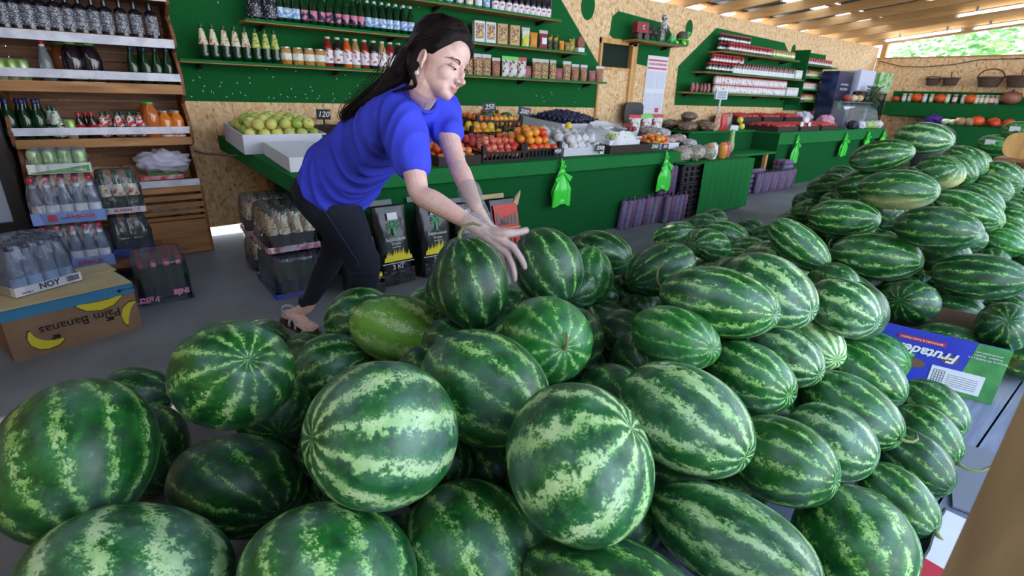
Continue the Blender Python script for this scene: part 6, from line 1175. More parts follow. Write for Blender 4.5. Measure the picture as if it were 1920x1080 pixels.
# ------------------------------------------------------------------ watermelons
def melon_mat(name, nstr, width, dark1, dark2, light1, light2, rag=.5, warp=.22, bloom=.25, belly=None, rough=.3, belly_f=.75):
    m = bpy.data.materials.new(name); m.use_nodes = True; n = m.node_tree.nodes; l = m.node_tree.links; b = n['Principled BSDF']
    def N(t, **k):
        q = n.new(t)
        for a, v in k.items(): setattr(q, a, v)
        return q
    def math_(op, a, b_=None, c=None):
        q = N('ShaderNodeMath', operation=op)
        for i, v in enumerate((a, b_, c)):
            if v is None: continue
            if isinstance(v, (int, float)): q.inputs[i].default_value = v
            else: l.new(v, q.inputs[i])
        return q.outputs[0]
    at = N('ShaderNodeAttribute', attribute_name='mu'); oi = N('ShaderNodeObjectInfo')
    se = N('ShaderNodeSeparateXYZ'); l.new(at.outputs['Vector'], se.inputs[0])
    rnd = math_('MULTIPLY', oi.outputs['Random'], 37.0)
    off = N('ShaderNodeCombineXYZ')
    for i in range(3): l.new(rnd, off.inputs[i])
    va = N('ShaderNodeVectorMath', operation='ADD'); l.new(at.outputs['Vector'], va.inputs[0]); l.new(off.outputs[0], va.inputs[1])
    def noise(scale, det, rough_=.5, dist=0):
        q = N('ShaderNodeTexNoise'); q.inputs['Scale'].default_value = scale; q.inputs['Detail'].default_value = det; q.inputs['Roughness'].default_value = rough_; q.inputs['Distortion'].default_value = dist
        l.new(va.outputs[0], q.inputs['Vector']); return q.outputs[0]
    lon = math_('ARCTAN2', se.outputs[1], se.outputs[0])
    w1 = noise(2.4, 3); w2 = noise(9, 4, .65)
    s = math_('MULTIPLY', lon, nstr/6.28318)
    s = math_('ADD', s, math_('MULTIPLY', math_('SUBTRACT', w1, .5), warp*4)); s = math_('ADD', s, math_('MULTIPLY', math_('SUBTRACT', w2, .5), warp*2.2)); s = math_('ADD', s, 40.0)
    t = math_('ABSOLUTE', math_('SUBTRACT', math_('FRACT', s), .5))           # 0 middle of light stripe
    wn_ = noise(3.3, 2); wid = math_('ADD', math_('MULTIPLY', math_('SUBTRACT', wn_, .5), .30), width)
    fine = noise(30, 6, .78, .5); blot = noise(9, 4, .6)
    d = math_('SUBTRACT', wid, t)                                            # >0 inside
    d = math_('ADD', d, math_('MULTIPLY', math_('SUBTRACT', fine, .5), rag*2.2)); d = math_('ADD', d, math_('MULTIPLY', math_('SUBTRACT', blot, .5), rag*1.6))
    k = N('ShaderNodeMapRange', interpolation_type='SMOOTHSTEP'); l.new(d, k.inputs[0]); k.inputs[1].default_value = .0; k.inputs[2].default_value = .10
    def mix(f, c1, c2):
        q = N('ShaderNodeMix', data_type='RGBA')
        if isinstance(f, float): q.inputs[0].default_value = f
        else: l.new(f, q.inputs[0])
        for i, c in ((6, c1), (7, c2)):
            if isinstance(c, tuple): q.inputs[i].default_value = lin(c)
            else: l.new(c, q.inputs[i])
        return q.outputs[2]
    hue = noise(3.1, 2); kb = N('ShaderNodeMapRange'); l.new(hue, kb.inputs[0]); kb.inputs[1].default_value = .38; kb.inputs[2].default_value = .62
    base = mix(kb.outputs[0], dark1, dark2); lig = mix(kb.outputs[0], light1, light2)
    # lighter mottling of the ground beside the stripes
    k2 = N('ShaderNodeMapRange'); l.new(math_('SUBTRACT', fine, math_('MULTIPLY', t, .5)), k2.inputs[0]); k2.inputs[1].default_value = .42; k2.inputs[2].default_value = .62
    base = mix(math_('MULTIPLY', k2.outputs[0], .35), base, tuple(int(.55*a+.45*b_) for a, b_ in zip(dark2, light1)))
    if belly and belly_f < .5:
        kz = N('ShaderNodeMapRange'); l.new(math_('ADD', se.outputs[0], math_('MULTIPLY', math_('SUBTRACT', w1, .5), 1.2)), kz.inputs[0]); kz.inputs[1].default_value = .25; kz.inputs[2].default_value = .95
        base = mix(math_('MULTIPLY', kz.outputs[0], .85), base, belly); belly = None
    kh = N('ShaderNodeMapRange', interpolation_type='SMOOTHSTEP'); l.new(math_('ADD', d, math_('MULTIPLY', math_('SUBTRACT', blot, .5), .5)), kh.inputs[0]); kh.inputs[1].default_value = -.24; kh.inputs[2].default_value = .02
    mid = tuple(int(.62*a+.38*b_) for a, b_ in zip(dark2, light1)); mid = (mid[0]-6, mid[1]+8, mid[2]-10)
    base = mix(math_('MULTIPLY', kh.outputs[0], .5), base, mid)
    col = mix(k.outputs[0], base, lig)
    # scars
    sc1 = noise(5.5, 6, .75, .4); ks = N('ShaderNodeMapRange'); l.new(sc1, ks.inputs[0]); ks.inputs[1].default_value = .742; ks.inputs[2].default_value = .752
    col = mix(ks.outputs[0], col, (164, 148, 120))
    if belly:
        kz = N('ShaderNodeMapRange'); l.new(math_('ADD', se.outputs[0], math_('MULTIPLY', math_('SUBTRACT', w1, .5), .5)), kz.inputs[0]); kz.inputs[1].default_value = .35; kz.inputs[2].default_value = .85
        col = mix(math_('MULTIPLY', kz.outputs[0], belly_f), col, belly)
    # waxy bloom
    kw = N('ShaderNodeMapRange'); l.new(noise(1.6, 2), kw.inputs[0]); kw.inputs[1].default_value = .45; kw.inputs[2].default_value = .75
    col = mix(math_('MULTIPLY', kw.outputs[0], bloom), col, (150, 176, 178))
    hs = N('ShaderNodeHueSaturation'); hs.inputs['Saturation'].default_value = 1.0; l.new(col, hs.inputs['Color']); l.new(math_('ADD', math_('MULTIPLY', oi.outputs['Random'], .3), .85), hs.inputs['Value'])
    l.new(hs.outputs[0], b.inputs['Base Color'])
    rr = N('ShaderNodeMapRange'); l.new(noise(6, 4), rr.inputs[0]); rr.inputs[3].default_value = rough-.06; rr.inputs[4].default_value = rough+.18; l.new(rr.outputs[0], b.inputs['Roughness'])
    b.inputs['Specular IOR Level'].default_value = .5
    bu = N('ShaderNodeBump'); bu.inputs['Strength'].default_value = .12; bu.inputs['Distance'].default_value = .004; l.new(noise(7, 5), bu.inputs['Height']); l.new(bu.outputs[0], b.inputs['Normal'])
    return m
MM = {'s': melon_mat('rind_standard', 12, .11, (16, 66, 28), (30, 100, 40), (138, 190, 96), (180, 214, 140)),
      'm': melon_mat('rind_wide_stripes', 10, .185, (24, 72, 42), (36, 100, 50), (156, 200, 126), (196, 224, 164), .5, .2, .3),
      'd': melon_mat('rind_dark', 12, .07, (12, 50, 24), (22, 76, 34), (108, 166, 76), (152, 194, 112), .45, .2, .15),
      'c': melon_mat('rind_fine_stripes', 11, .07, (14, 56, 26), (24, 78, 36), (128, 172, 92), (164, 198, 130), .38, .12, .12),
      'g': melon_mat('rind_grass_green', 12, .10, (24, 92, 36), (42, 122, 50), (126, 176, 90), (166, 204, 130), .5, .2, .2),
      'b': melon_mat('rind_bright', 9, .20, (26, 84, 34), (54, 122, 42), (146, 190, 90), (188, 214, 140), .6, .22, .1, (128, 184, 66), .3, .38),
      'p': melon_mat('rind_pale', 12, .27, (60, 120, 56), (80, 140, 66), (186, 212, 156), (208, 226, 182), .35, .14, .3),
      'y': melon_mat('rind_yellow_belly', 12, .10, (20, 70, 32), (34, 96, 42), (128, 176, 88), (168, 204, 130), .45, .2, .2, (222, 214, 150))}
stemm = mat('melon_stem', (136, 150, 96), .7, col2=(104, 92, 60), ns=14)
def melon(P, u, v, s, pole, m, label, group, nu=56, nv=36):
    u = V(u); v = V(v); wv = u.cross(v).normalized(); pl_ = V(pole).normalized()
    q = pl_.to_track_quat('Z', 'Y').to_matrix()
    vs = []; mu = []; ph0 = R.random()*6.28; blunt = R.uniform(2.15, 2.45)
    if m in 'yb':   # the pale ground spot is the side it lay on
        B_ = (-FW*.45-UP*.75+RT*.35) if m == 'y' else (-FW*.8-RT*.5+UP*.1); bl = q.transposed() @ V((B_.dot(u), B_.dot(v), B_.dot(wv))); ph0 = math.atan2(bl.y, bl.x)
    for i in range(nv+1):
        th = math.pi*i/nv
        for j in range(nu if 0 < i < nv else 1):
            ph = 2*math.pi*j/nu+ph0; d = V((math.sin(th)*math.cos(ph), math.sin(th)*math.sin(ph), math.cos(th)))
            g = q @ d
            lob = 1+.006*math.cos(10*(ph-ph0))*math.sin(th)**2+.012*mn.noise(d*1.6+V((ph0, 0, 0)))
            az = abs(d.z); lob *= 1-.045*max(0, (az-.955)/.045)**2
            vs.append(u*(g.x*s[0]*lob)+v*(g.y*s[1]*lob)+wv*(g.z*s[2]*lob)); mu.append((math.sin(th)*math.cos(ph-ph0), math.sin(th)*math.sin(ph-ph0), math.cos(th)))
    def idx(i, j): return 0 if i == 0 else (1+(nv-1)*nu if i == nv else 1+(i-1)*nu+j % nu)
    fs = []
    for i in range(nv):
        for j in range(nu):
            a, b_, c, d_ = idx(i, j), idx(i+1, j), idx(i+1, j+1), idx(i, j+1)
            f = [a]
            for z in (b_, c, d_):
                if z not in f: f.append(z)
            fs.append(tuple(f[::-1]))
    me = bpy.data.meshes.new('watermelon'); me.from_pydata([tuple(p) for p in vs], [], fs); me.materials.append(MM[m])
    at = me.attributes.new('mu', 'FLOAT_VECTOR', 'POINT'); at.data.foreach_set('vector', [c for t in mu for c in t])
    if sum(me.polygons[nu*5].normal[k]*me.polygons[nu*5].center[k] for k in range(3)) < 0: me.flip_normals()
    me.shade_smooth(); o = bpy.data.objects.new('watermelon', me); C0.link(o); o.location = P
    tag(o, label, 'watermelon', group)
    g0 = u*(pl_.x*s[0])+v*(pl_.y*s[1])+wv*(pl_.z*s[2])
    return o, g0
def stem(o, g, sign=1, L_=.07, curl=1, side=None, pale=False):
    base = g*sign*.952; d = base.normalized(); a = (side or UP); a = (a-d*a.dot(d)).normalized()
    pts = [base, base+d*L_*.3+a*L_*.08, base+d*L_*.55+a*L_*.35*curl, base+d*L_*.6+a*L_*.8*curl, base+d*L_*.4+a*L_*1.15*curl]
    P = []
    for i in range(len(pts)-1):
        for t in (0, .5): P.append(pts[i].lerp(pts[i+1], t))
    P.append(pts[-1])
    MB().tube(P, [.0075, .0055, .005, .0045, .0045, .004, .004, .0036, .003], 8).build('stem', stemm, o, smooth='all')
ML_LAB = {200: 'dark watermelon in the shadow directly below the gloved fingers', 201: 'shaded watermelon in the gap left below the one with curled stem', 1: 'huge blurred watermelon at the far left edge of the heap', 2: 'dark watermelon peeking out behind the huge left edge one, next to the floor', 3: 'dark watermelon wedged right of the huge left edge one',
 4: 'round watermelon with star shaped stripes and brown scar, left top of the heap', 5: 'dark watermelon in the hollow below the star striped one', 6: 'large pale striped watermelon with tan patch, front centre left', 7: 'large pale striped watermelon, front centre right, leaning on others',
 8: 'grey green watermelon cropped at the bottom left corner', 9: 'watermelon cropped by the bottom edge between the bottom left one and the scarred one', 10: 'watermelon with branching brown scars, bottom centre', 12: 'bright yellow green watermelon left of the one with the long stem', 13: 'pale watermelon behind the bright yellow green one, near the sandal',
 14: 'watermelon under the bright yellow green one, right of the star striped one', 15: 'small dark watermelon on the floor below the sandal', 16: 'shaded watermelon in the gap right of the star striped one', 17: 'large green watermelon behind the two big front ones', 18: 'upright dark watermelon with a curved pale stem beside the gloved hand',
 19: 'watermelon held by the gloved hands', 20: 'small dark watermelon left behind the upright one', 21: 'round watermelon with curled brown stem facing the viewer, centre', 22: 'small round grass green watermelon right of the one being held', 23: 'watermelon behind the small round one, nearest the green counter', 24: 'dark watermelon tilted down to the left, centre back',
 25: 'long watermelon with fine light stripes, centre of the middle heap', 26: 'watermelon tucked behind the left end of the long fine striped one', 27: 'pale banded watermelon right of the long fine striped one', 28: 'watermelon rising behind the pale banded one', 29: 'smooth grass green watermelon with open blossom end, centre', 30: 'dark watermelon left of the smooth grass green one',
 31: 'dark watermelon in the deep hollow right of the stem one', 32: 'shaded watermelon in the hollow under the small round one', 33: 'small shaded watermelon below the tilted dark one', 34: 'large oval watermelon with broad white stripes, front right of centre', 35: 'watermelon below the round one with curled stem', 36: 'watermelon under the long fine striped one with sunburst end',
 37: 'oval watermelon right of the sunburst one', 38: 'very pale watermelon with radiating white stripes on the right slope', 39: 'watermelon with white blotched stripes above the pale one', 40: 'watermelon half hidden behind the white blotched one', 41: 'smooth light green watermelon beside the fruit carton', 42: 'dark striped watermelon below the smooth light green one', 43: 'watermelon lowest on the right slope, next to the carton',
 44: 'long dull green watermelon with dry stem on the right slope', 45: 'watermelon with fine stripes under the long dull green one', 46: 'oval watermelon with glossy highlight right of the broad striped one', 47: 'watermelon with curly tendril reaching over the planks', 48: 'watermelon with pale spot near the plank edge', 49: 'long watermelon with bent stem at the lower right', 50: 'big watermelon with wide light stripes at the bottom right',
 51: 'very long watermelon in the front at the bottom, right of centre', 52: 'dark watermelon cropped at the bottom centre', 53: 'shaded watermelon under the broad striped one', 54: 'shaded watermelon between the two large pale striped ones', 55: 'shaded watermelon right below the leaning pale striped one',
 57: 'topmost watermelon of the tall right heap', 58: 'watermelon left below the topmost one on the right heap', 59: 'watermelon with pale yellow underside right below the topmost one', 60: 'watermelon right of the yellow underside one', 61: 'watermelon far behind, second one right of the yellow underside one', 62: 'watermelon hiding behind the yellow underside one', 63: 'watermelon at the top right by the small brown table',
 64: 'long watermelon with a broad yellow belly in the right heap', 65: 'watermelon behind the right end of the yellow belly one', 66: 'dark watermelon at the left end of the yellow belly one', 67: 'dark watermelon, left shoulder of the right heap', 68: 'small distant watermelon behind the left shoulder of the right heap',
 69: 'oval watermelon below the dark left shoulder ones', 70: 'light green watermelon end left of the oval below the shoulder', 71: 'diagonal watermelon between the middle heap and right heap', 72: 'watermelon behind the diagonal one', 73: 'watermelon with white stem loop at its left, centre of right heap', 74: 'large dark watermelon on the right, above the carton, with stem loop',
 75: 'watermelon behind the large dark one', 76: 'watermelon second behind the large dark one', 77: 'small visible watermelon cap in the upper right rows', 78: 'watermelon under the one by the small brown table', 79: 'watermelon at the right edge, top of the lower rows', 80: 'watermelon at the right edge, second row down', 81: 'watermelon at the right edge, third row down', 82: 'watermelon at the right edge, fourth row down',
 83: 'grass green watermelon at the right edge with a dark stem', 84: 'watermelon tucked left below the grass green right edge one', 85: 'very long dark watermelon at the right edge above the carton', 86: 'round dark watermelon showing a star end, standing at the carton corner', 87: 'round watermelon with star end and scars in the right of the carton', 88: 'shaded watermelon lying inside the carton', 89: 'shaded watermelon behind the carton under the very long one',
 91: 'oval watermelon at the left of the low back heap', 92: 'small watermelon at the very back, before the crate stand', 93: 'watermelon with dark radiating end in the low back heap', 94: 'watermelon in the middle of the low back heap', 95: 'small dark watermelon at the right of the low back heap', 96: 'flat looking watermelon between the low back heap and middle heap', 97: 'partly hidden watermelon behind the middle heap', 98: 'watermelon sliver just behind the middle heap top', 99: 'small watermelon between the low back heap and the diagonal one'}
MO = {}
for r_ in MEL:
    i, P, u_, v_, s_, pl, st = r_[0], V(r_[1:4]), r_[4:7], r_[7:10], r_[10:13], r_[13:16], r_[16]
    big = s_[0]/max(.5, (P-EYE).length) > .05
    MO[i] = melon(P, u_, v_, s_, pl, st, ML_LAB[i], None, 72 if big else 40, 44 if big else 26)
stem(*MO[18], sign=1, L_=.06, side=RT-UP*.3); stem(*MO[21], 1, .035, 1, UP); 
for i, sg, L_, sd in ((73, -1, .06, UP), (74, -1, .07, UP), (69, -1, .05, UP), (85, -1, .07, -FW), (44, 1, .05, RT), (47, 1, .09, RT+UP), (49, 1, .07, -UP), (25, -1, .08, UP), (83, 1, .05, UP), (22, -1, .03, RT)): stem(*MO[i], sg, L_, 1, sd)
# those lying deep in the heap, seen only through the gaps
ft = None
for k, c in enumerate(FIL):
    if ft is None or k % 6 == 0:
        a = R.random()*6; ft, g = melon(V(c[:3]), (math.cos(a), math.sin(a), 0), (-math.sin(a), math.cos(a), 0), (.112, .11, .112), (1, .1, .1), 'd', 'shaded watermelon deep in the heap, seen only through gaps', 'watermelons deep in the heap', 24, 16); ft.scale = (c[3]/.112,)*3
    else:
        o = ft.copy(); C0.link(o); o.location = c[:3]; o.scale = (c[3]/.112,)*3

# ------------------------------------------------------------------ plank platform, carton, post
plank = wood_mat('grey_plank', (96, 104, 128), (138, 146, 170), (.7, 9, 9), rough=.7)
dk = empty('plank_platform', (0, 0, 0), 0, 'weathered grey plank platform under the watermelons at the right', 'platform')
for k, (y0, y1) in enumerate(((-.62, -.40), (-.395, -.18), (-.175, .0), (.005, .135), (.142, .34), (.346, .54), (.546, .745))): MB().box(-.5, y0, .085, 6.3, y1, .12-.003*(k % 2)).build('plank', plank, dk)
for x in (-.4, 1.2, 3.0, 4.8, 6.2): MB().box(x-.05, -.62, 0, x+.05, .745, .085).build('bearer', plank, dk)
# fruit carton
p0 = onp(1858, 759, 2, .121); p1 = onp(1795, 742, 2, .121); dr = (p1-p0).normalized(); fx = -dr; fy = V((-fx.y, fx.x, 0)); Lc = .50
if fy.x < 0: fy = -fy
CM = basis(fx, V((-fx.y, fx.x, 0)), (0, 0, 1), p0-fx*Lc)
cbx = empty('fruit_carton', label='blue and green printed fruit carton standing upside down with watermelons in it', cat='box', M=CM); Wd = .38; Hh = .235
sgn = 1 if (V((-fx.y, fx.x, 0)).x > 0) else -1
cblue = mat('carton_blue', (40, 52, 176), .5, col2=(52, 70, 196), ns=4); cgreen = mat('carton_green', (46, 118, 66), .5, col2=(84, 160, 84), ns=9); cyel = mat('carton_yellow', (230, 190, 50), .5); cin = mat('carton_inside', (112, 88, 66), .8)
yy_ = (0, .006) ; 
MB().box(0, 0, 0, Lc, .006, Hh).build('front_wall', cblue, cbx)
MB().box(0, Wd-.006, 0, Lc, Wd, Hh).box(0, .007, 0, .006, Wd-.007, Hh).box(.007, .007, .001, Lc-.007, Wd-.007, .006).build('wall', cin, cbx)
MB().box(Lc-.006, .007, 0, Lc, Wd-.007, Hh).build('end_wall', cgreen, cbx)
MB().prism([(.0, .0), (.09, .0), (.05, Hh), (.0, Hh)], -.001, -.0003).build('green_print', cgreen, cbx)
MB().prism([(Lc-.13, 0), (Lc, 0), (Lc, Hh), (Lc-.10, Hh)], -.001, -.0003).build('green_print', cgreen, cbx)
MB().box(Lc+.0005, .05, .0, Lc+.0015, .3, .12).build('yellow_print', cyel, cbx)
MB().flat([(Lc-.165+.028*math.cos(a)*1.0, Hh*.60+.02*math.sin(a)) for a in [i*math.pi/10 for i in range(20)]], .0, .001, 0, FLAT @ Matrix.Translation((0, 0, .0008))).flat([(.115+.028*math.cos(a), Hh*.66+.02*math.sin(a)) for a in [i*math.pi/10 for i in range(20)]], 0, .001, 0, FLAT @ Matrix.Translation((0, 0, .0008))).flat([(.215+.055*math.cos(a), Hh*.40+.022*math.sin(a)) for a in [i*math.pi/12 for i in range(24)]], 0, .001, 0, FLAT @ Matrix.Translation((0, 0, .0008))).build('hand_hole', cin, cbx)
MB().box(Lc-.21, -.003, .02, Lc-.045, -.001, .105).build('white_panel', lab_w, cbx)
b = MB()
for k in range(6): b.box(Lc-.20, -.0042, .035+k*.011, Lc-.165, -.0031, .036+k*.011); b.box(Lc-.155, -.0042, .035+k*.009, Lc-.06, -.0031, .036+k*.009)
for k in range(5): b.box(Lc-.20+k*.00875, -.0042, .035, Lc-.199+k*.00875, -.0031, .09)
b.build('table_print', tnavy, cbx)
def cf(x, z): return Matrix.Translation((x, -.0045, z)) @ UD
text('Frutadeli', .056, lab_w, cbx, cf(.262, Hh*.64), bold=.0018, shear=.3); MB().box(.155, -.003, Hh*.80, .31, -.001, Hh*.87).build('red_banner', tred, cbx); text('BANANAS & Sweet Passion', .012, lab_w, cbx, cf(.232, Hh*.835))
for i, (x, z, m) in enumerate(((.175, .48, tred), (.195, .50, mat('leaf_orange', (232, 130, 40), .5)), (.212, .53, mat('leaf_lime', (90, 190, 60), .5)))): MB().flat([(x+.013*math.cos(a)*(1+.3*math.cos(2*a)), Hh*z+.011*math.sin(a)) for a in [j*math.pi/6 for j in range(12)]], .001, .0022, 0, FLAT @ Matrix.Translation((0, 0, .001))).build('leaf_print', m, cbx)
for k, s in enumerate(('Packed by FRUTADELI S.A.', 'Guayaquil · Ecuador', 'www.frutadeli.com')): text(s, .0105, lab_w, cbx, cf(Lc-.06, Hh*(.80+.055*(k-1))))
for k, s in enumerate(('Facebook', 'frutadeli', '@frutadeli')): text(s, .009, lab_w, cbx, cf(.045, Hh*(.72+.05*k)))
text('○○◯○', .016, lab_w, cbx, cf(.04, Hh*.90))
# post near the camera, with rail and a folded white carton behind it
po = empty('timber_post', (.85, .035, 0), 0, 'light brown timber post close to the viewer at the lower right', 'post')
MB().box(0, -.085, 0, .09, 0, rz_(0)+0.0).build('post', postw, po); MB().box(-.012, -.30, .40, -.001, .0, .545).build('cross_rail', oak, po)
wb = empty('white_carton', (1.42, .045, .121), .06, 'torn white carton with red mark on the planks beside the post', 'box')
MB().box(-.20, -.06, 0, .2, .055, .06).build('carton', white, wb); MB().prism([(-.15, .0), (-.09, .0), (-.06, .05), (-.10, .055)], .0555, .057).flat([(-.12, .045), (-.04, .052), (-.05, -.05), (-.1, -.05)], .0603, .0612).build('red_print', tred, wb); MB().tube([(.2, .055, .062), (.1, .058, .066), (0, .052, .062), (-.08, .056, .068), (-.19, .05, .063)], .004, 5).build('torn_edge', dark, wb)
lo = MB().box(-.2, -.07, 0, .2, .07, .006).build('cardboard_sheet', mat('grey_card', (120, 124, 138), .8), None); lo.location = (1.95, .09, .121); lo.rotation_euler = (0, 0, .25); tag(lo, 'flat grey cardboard strip lying on the planks under the watermelon edge', 'cardboard')

# netted melons with paper slips beyond the small table
cr_ = empty('produce_crate', (8.9, 1.2, 0), 0, 'green draped stand behind the small brown table', 'stand')
MB().box(-.3, -.45, 0, .35, .6, .66).build('stand_body', turfD, cr_); MB().box(-.32, -.47, .661, .37, .62, .68).build('stand_top', turfC, cr_)
for i, (y_, x_, z_) in enumerate(((1.52, 8.85, .79), (1.2, 8.8, .79), (1.42, 9.08, .79), (1.34, 8.86, .96))):
    o, g_ = melon(V((x_, y_, z_)), (0, 1, 0), (0, 0, 1), (.17, .11, .11), (1, .1, .1), 'g', ('left', 'right', 'rear', 'topmost')[i]+' small watermelon with paper slip on the green draped stand', None, 28, 18)
    MB().box(-.001, -.05, -.03, .001, .05, .03, 0, T3((-.112, .02, .02), 0, 0, -.2)).build('paper_slip', lab_w, o)
# ------------------------------------------------------------------ the woman
def remesh(mb, name, m, voxel, parent=None, smooth_it=2, keep=True):
    o = mb.build('tmp_shape', m, None); md = o.modifiers.new('r', 'REMESH'); md.mode = 'VOXEL'; md.voxel_size = voxel; md.use_smooth_shade = True
    if smooth_it: s = o.modifiers.new('s', 'SMOOTH'); s.factor = .5; s.iterations = smooth_it
    dg = bpy.context.evaluated_depsgraph_get(); me = bpy.data.meshes.new_from_object(o.evaluated_get(dg)); me.name = name
    old = o.data; bpy.data.objects.remove(o); bpy.data.meshes.remove(old)
    me.materials.clear(); me.materials.append(m); me.shade_smooth()
    q = bpy.data.objects.new(name, me); C0.link(q)
    if parent: q.parent = parent
    return q
def catm(P, n=5):
    P = [tuple(p) for p in P]; out = []
    for i in range(len(P)-1):
        p0, p1, p2, p3 = P[max(i-1, 0)], P[i], P[i+1], P[min(i+2, len(P)-1)]
        for k in range(n):
            t = k/n; out.append(tuple(.5*((2*b)+(-a+c)*t+(2*a-5*b+4*c-d)*t*t+(-a+3*b-3*c+d)*t**3) for a, b, c, d in zip(p0, p1, p2, p3)))
    out.append(P[-1]); return out
def limb(mb, pts, n=16, k=5):
    """pts: (x, y, z, radius)"""
    Q = catm([tuple(p[0])+(p[1],) for p in pts], k)
    mb.tube([q[:3] for q in Q], [q[3] for q in Q], n)
    for q in (Q[0], Q[-1]): mb.sph(q[:3], q[3]*.99, 16, 10)
    return mb
def loft(mb, secs, n=28, k=5, sq=.85):
    """secs: (centre, half axis a, half axis b) as vectors"""
    Q = catm([tuple(c)+tuple(a)+tuple(b_) for c, a, b_ in secs], k); vs = []
    for q in Q:
        c, a, b_ = V(q[:3]), V(q[3:6]), V(q[6:9])
        for j in range(n):
            t = 2*math.pi*j/n; cs, sn = math.cos(t), math.sin(t)
            vs.append(c+a*math.copysign(abs(cs)**sq, cs)+b_*math.copysign(abs(sn)**sq, sn))
    m = len(Q); fs = [(i*n+j, i*n+(j+1) % n, (i+1)*n+(j+1) % n, (i+1)*n+j) for i in range(m-1) for j in range(n)]+[tuple(range(n))[::-1], tuple(range((m-1)*n, m*n))]
    return mb.add(vs, fs)
# head frame
HD = 1.74; HC = dep(829, 124, HD)
c_, s_ = math.cos(math.radians(22)), math.sin(math.radians(22))
hF = (RT*.917*c_-UP*.40*c_-FW*s_).normalized(); hU = (RT*.40+UP*.917); hU = (hU-hF*hU.dot(hF)).normalized(); hS = hU.cross(hF).normalized()   # hS: her left
HM = basis(hF, hS, hU, HC); HMi = HM.inverted()
HPX = 1.0
FZ = -.006
ELL = [((-.018, 0, .034), (.092, .072, .081)), ((.020, 0, -.028), (.056, .056, .074)), ((.043, 0, .056), (.034, .050, .040)), ((.036, 0, -.066), (.042, .038, .036)), ((.057, 0, -.089), (.023, .026, .019)), ((.034, .024, -.074), (.036, .020, .022)), ((.034, -.024, -.074), (.036, .020, .022)), ((.0, .034, -.045), (.042, .024, .042)), ((.0, -.034, -.045), (.042, .024, .042))]
ELL += [((x_, y_, z_+FZ), r_) for (x_, y_, z_), r_ in [
       ((.044, .030, -.028), (.027, .026, .027)), ((.044, -.030, -.028), (.027, .026, .027)), ((.062, 0, -.030), (.022, .026, .036)),
       ((.079, 0, .008), (.008, .0065, .020)), ((.090, 0, -.012), (.011, .0068, .018)), ((.102, 0, -.029), (.0120, .0085, .0110)), ((.090, .0115, -.035), (.009, .0066, .0066)), ((.090, -.0115, -.035), (.009, .0066, .0066)),
       ((.070, 0, -.062), (.016, .020, .016)), ((.0835, .006, -.0580), (.0070, .0105, .0034)), ((.0835, -.006, -.0580), (.0070, .0105, .0034)), ((.082, 0, -.0668), (.0070, .012, .0040)),
       ((.0635, .030, .000), (.0135, .0150, .0110)), ((.0635, -.030, .000), (.0135, .0150, .0110)), ((.064, .028, .023), (.012, .022, .005)), ((.064, -.028, .023), (.012, .022, .005))]]
def head_r(d):
    acc = 0; k = 26
    for c, r in ELL:
        cx, cy, cz = c[0]/r[0], c[1]/r[1], c[2]/r[2]; dx, dy, dz = d.x/r[0], d.y/r[1], d.z/r[2]
        A = dx*dx+dy*dy+dz*dz; B = cx*dx+cy*dy+cz*dz; G = cx*cx+cy*cy+cz*cz-1; D_ = B*B-A*G
        if D_ > 0:
            t = (B+math.sqrt(D_))/A
            if t > 0: acc += math.exp(k*t*10)
    return math.log(acc+1)/(k*10)
def head_pts(nu, nv):
    vs = []
    for i in range(nv+1):
        th = math.pi*i/nv
        for j in range(nu):
            ph = 2*math.pi*j/nu; d = V((math.cos(th), math.sin(th)*math.cos(ph), math.sin(th)*math.sin(ph))); vs.append(HM @ (d*head_r(d)))
    fs = [(i*nu+j, (i+1)*nu+j, (i+1)*nu+(j+1) % nu, i*nu+(j+1) % nu) for i in range(nv) for j in range(nu)]
    return vs, fs
def hp(x, y, z): return HM @ V((x, y, z))
# joints
NB = dep(786, 186, 1.84); SHR = dep(752, 222, 1.80); SHL = dep(826, 208, 1.98); CH = dep(742, 238, 1.98); WA = dep(682, 288, 2.14); HIP = dep(640, 338, 2.26)
ELR = dep(787, 363, 1.70); WRR = dep(898, 428, 1.615); ELL_ = dep(856, 305, 1.84); WRL = dep(893, 388, 1.70)
spd = (CH-HIP).normalized(); lat = (SHR-SHL); lat = (lat-spd*lat.dot(spd)).normalized(); nrm_ = lat.cross(spd).normalized()
if nrm_.z > 0: nrm_ = -nrm_           # towards the belly
KNR = dep(682, 492, 2.30); ANR = dep(676, 610, 2.50); KNL = dep(627, 468, 2.50); ANL = dep(575, 576, 2.66)
HPR = HIP+lat*.085-spd*.03; HPL = HIP-lat*.085-spd*.03
skin = mat('skin', (238, 198, 186), .45, sss=.12, col2=(230, 184, 170), ns=40, fac=(.35, .7))
body = MB()
hv, hf = head_pts(180, 130); body.add(hv, hf)
# ears
for sgn_ in (-1, 1):
    body.sph(hp(0, 0, 0), 1e-4, 4, 3)
    E_ = Matrix.Translation(hp(-.022, sgn_*.0765, -.026)) @ basis(hF, hS, hU, (0, 0, 0)).to_3x3().to_4x4() @ Matrix.Rotation(sgn_*.35, 4, 'Z') @ Matrix.Rotation(-.2, 4, 'Y')
    body.sph((0, 0, .004), (.017, .006, .028), 14, 10, 0, E_); body.tube([(math.cos(t)*.016-.002, sgn_*.005, .004+math.sin(t)*.027) for t in [math.radians(a) for a in range(-60, 215, 18)]], .0038, 8, 0, E_); body.sph((.004, 0, -.026), (.008, .005, .009), 10, 8, 0, E_)
limb(body, [(hp(-.025, 0, -.045), .056), (hp(-.03, 0, -.085), .053), (NB.lerp(hp(-.03, 0, -.085), .35), .053), (NB-spd*.02, .056)])
limb(body, [(NB-spd*.03, .05), (CH-nrm_*.01, .085), (WA, .09), (HIP, .11)])
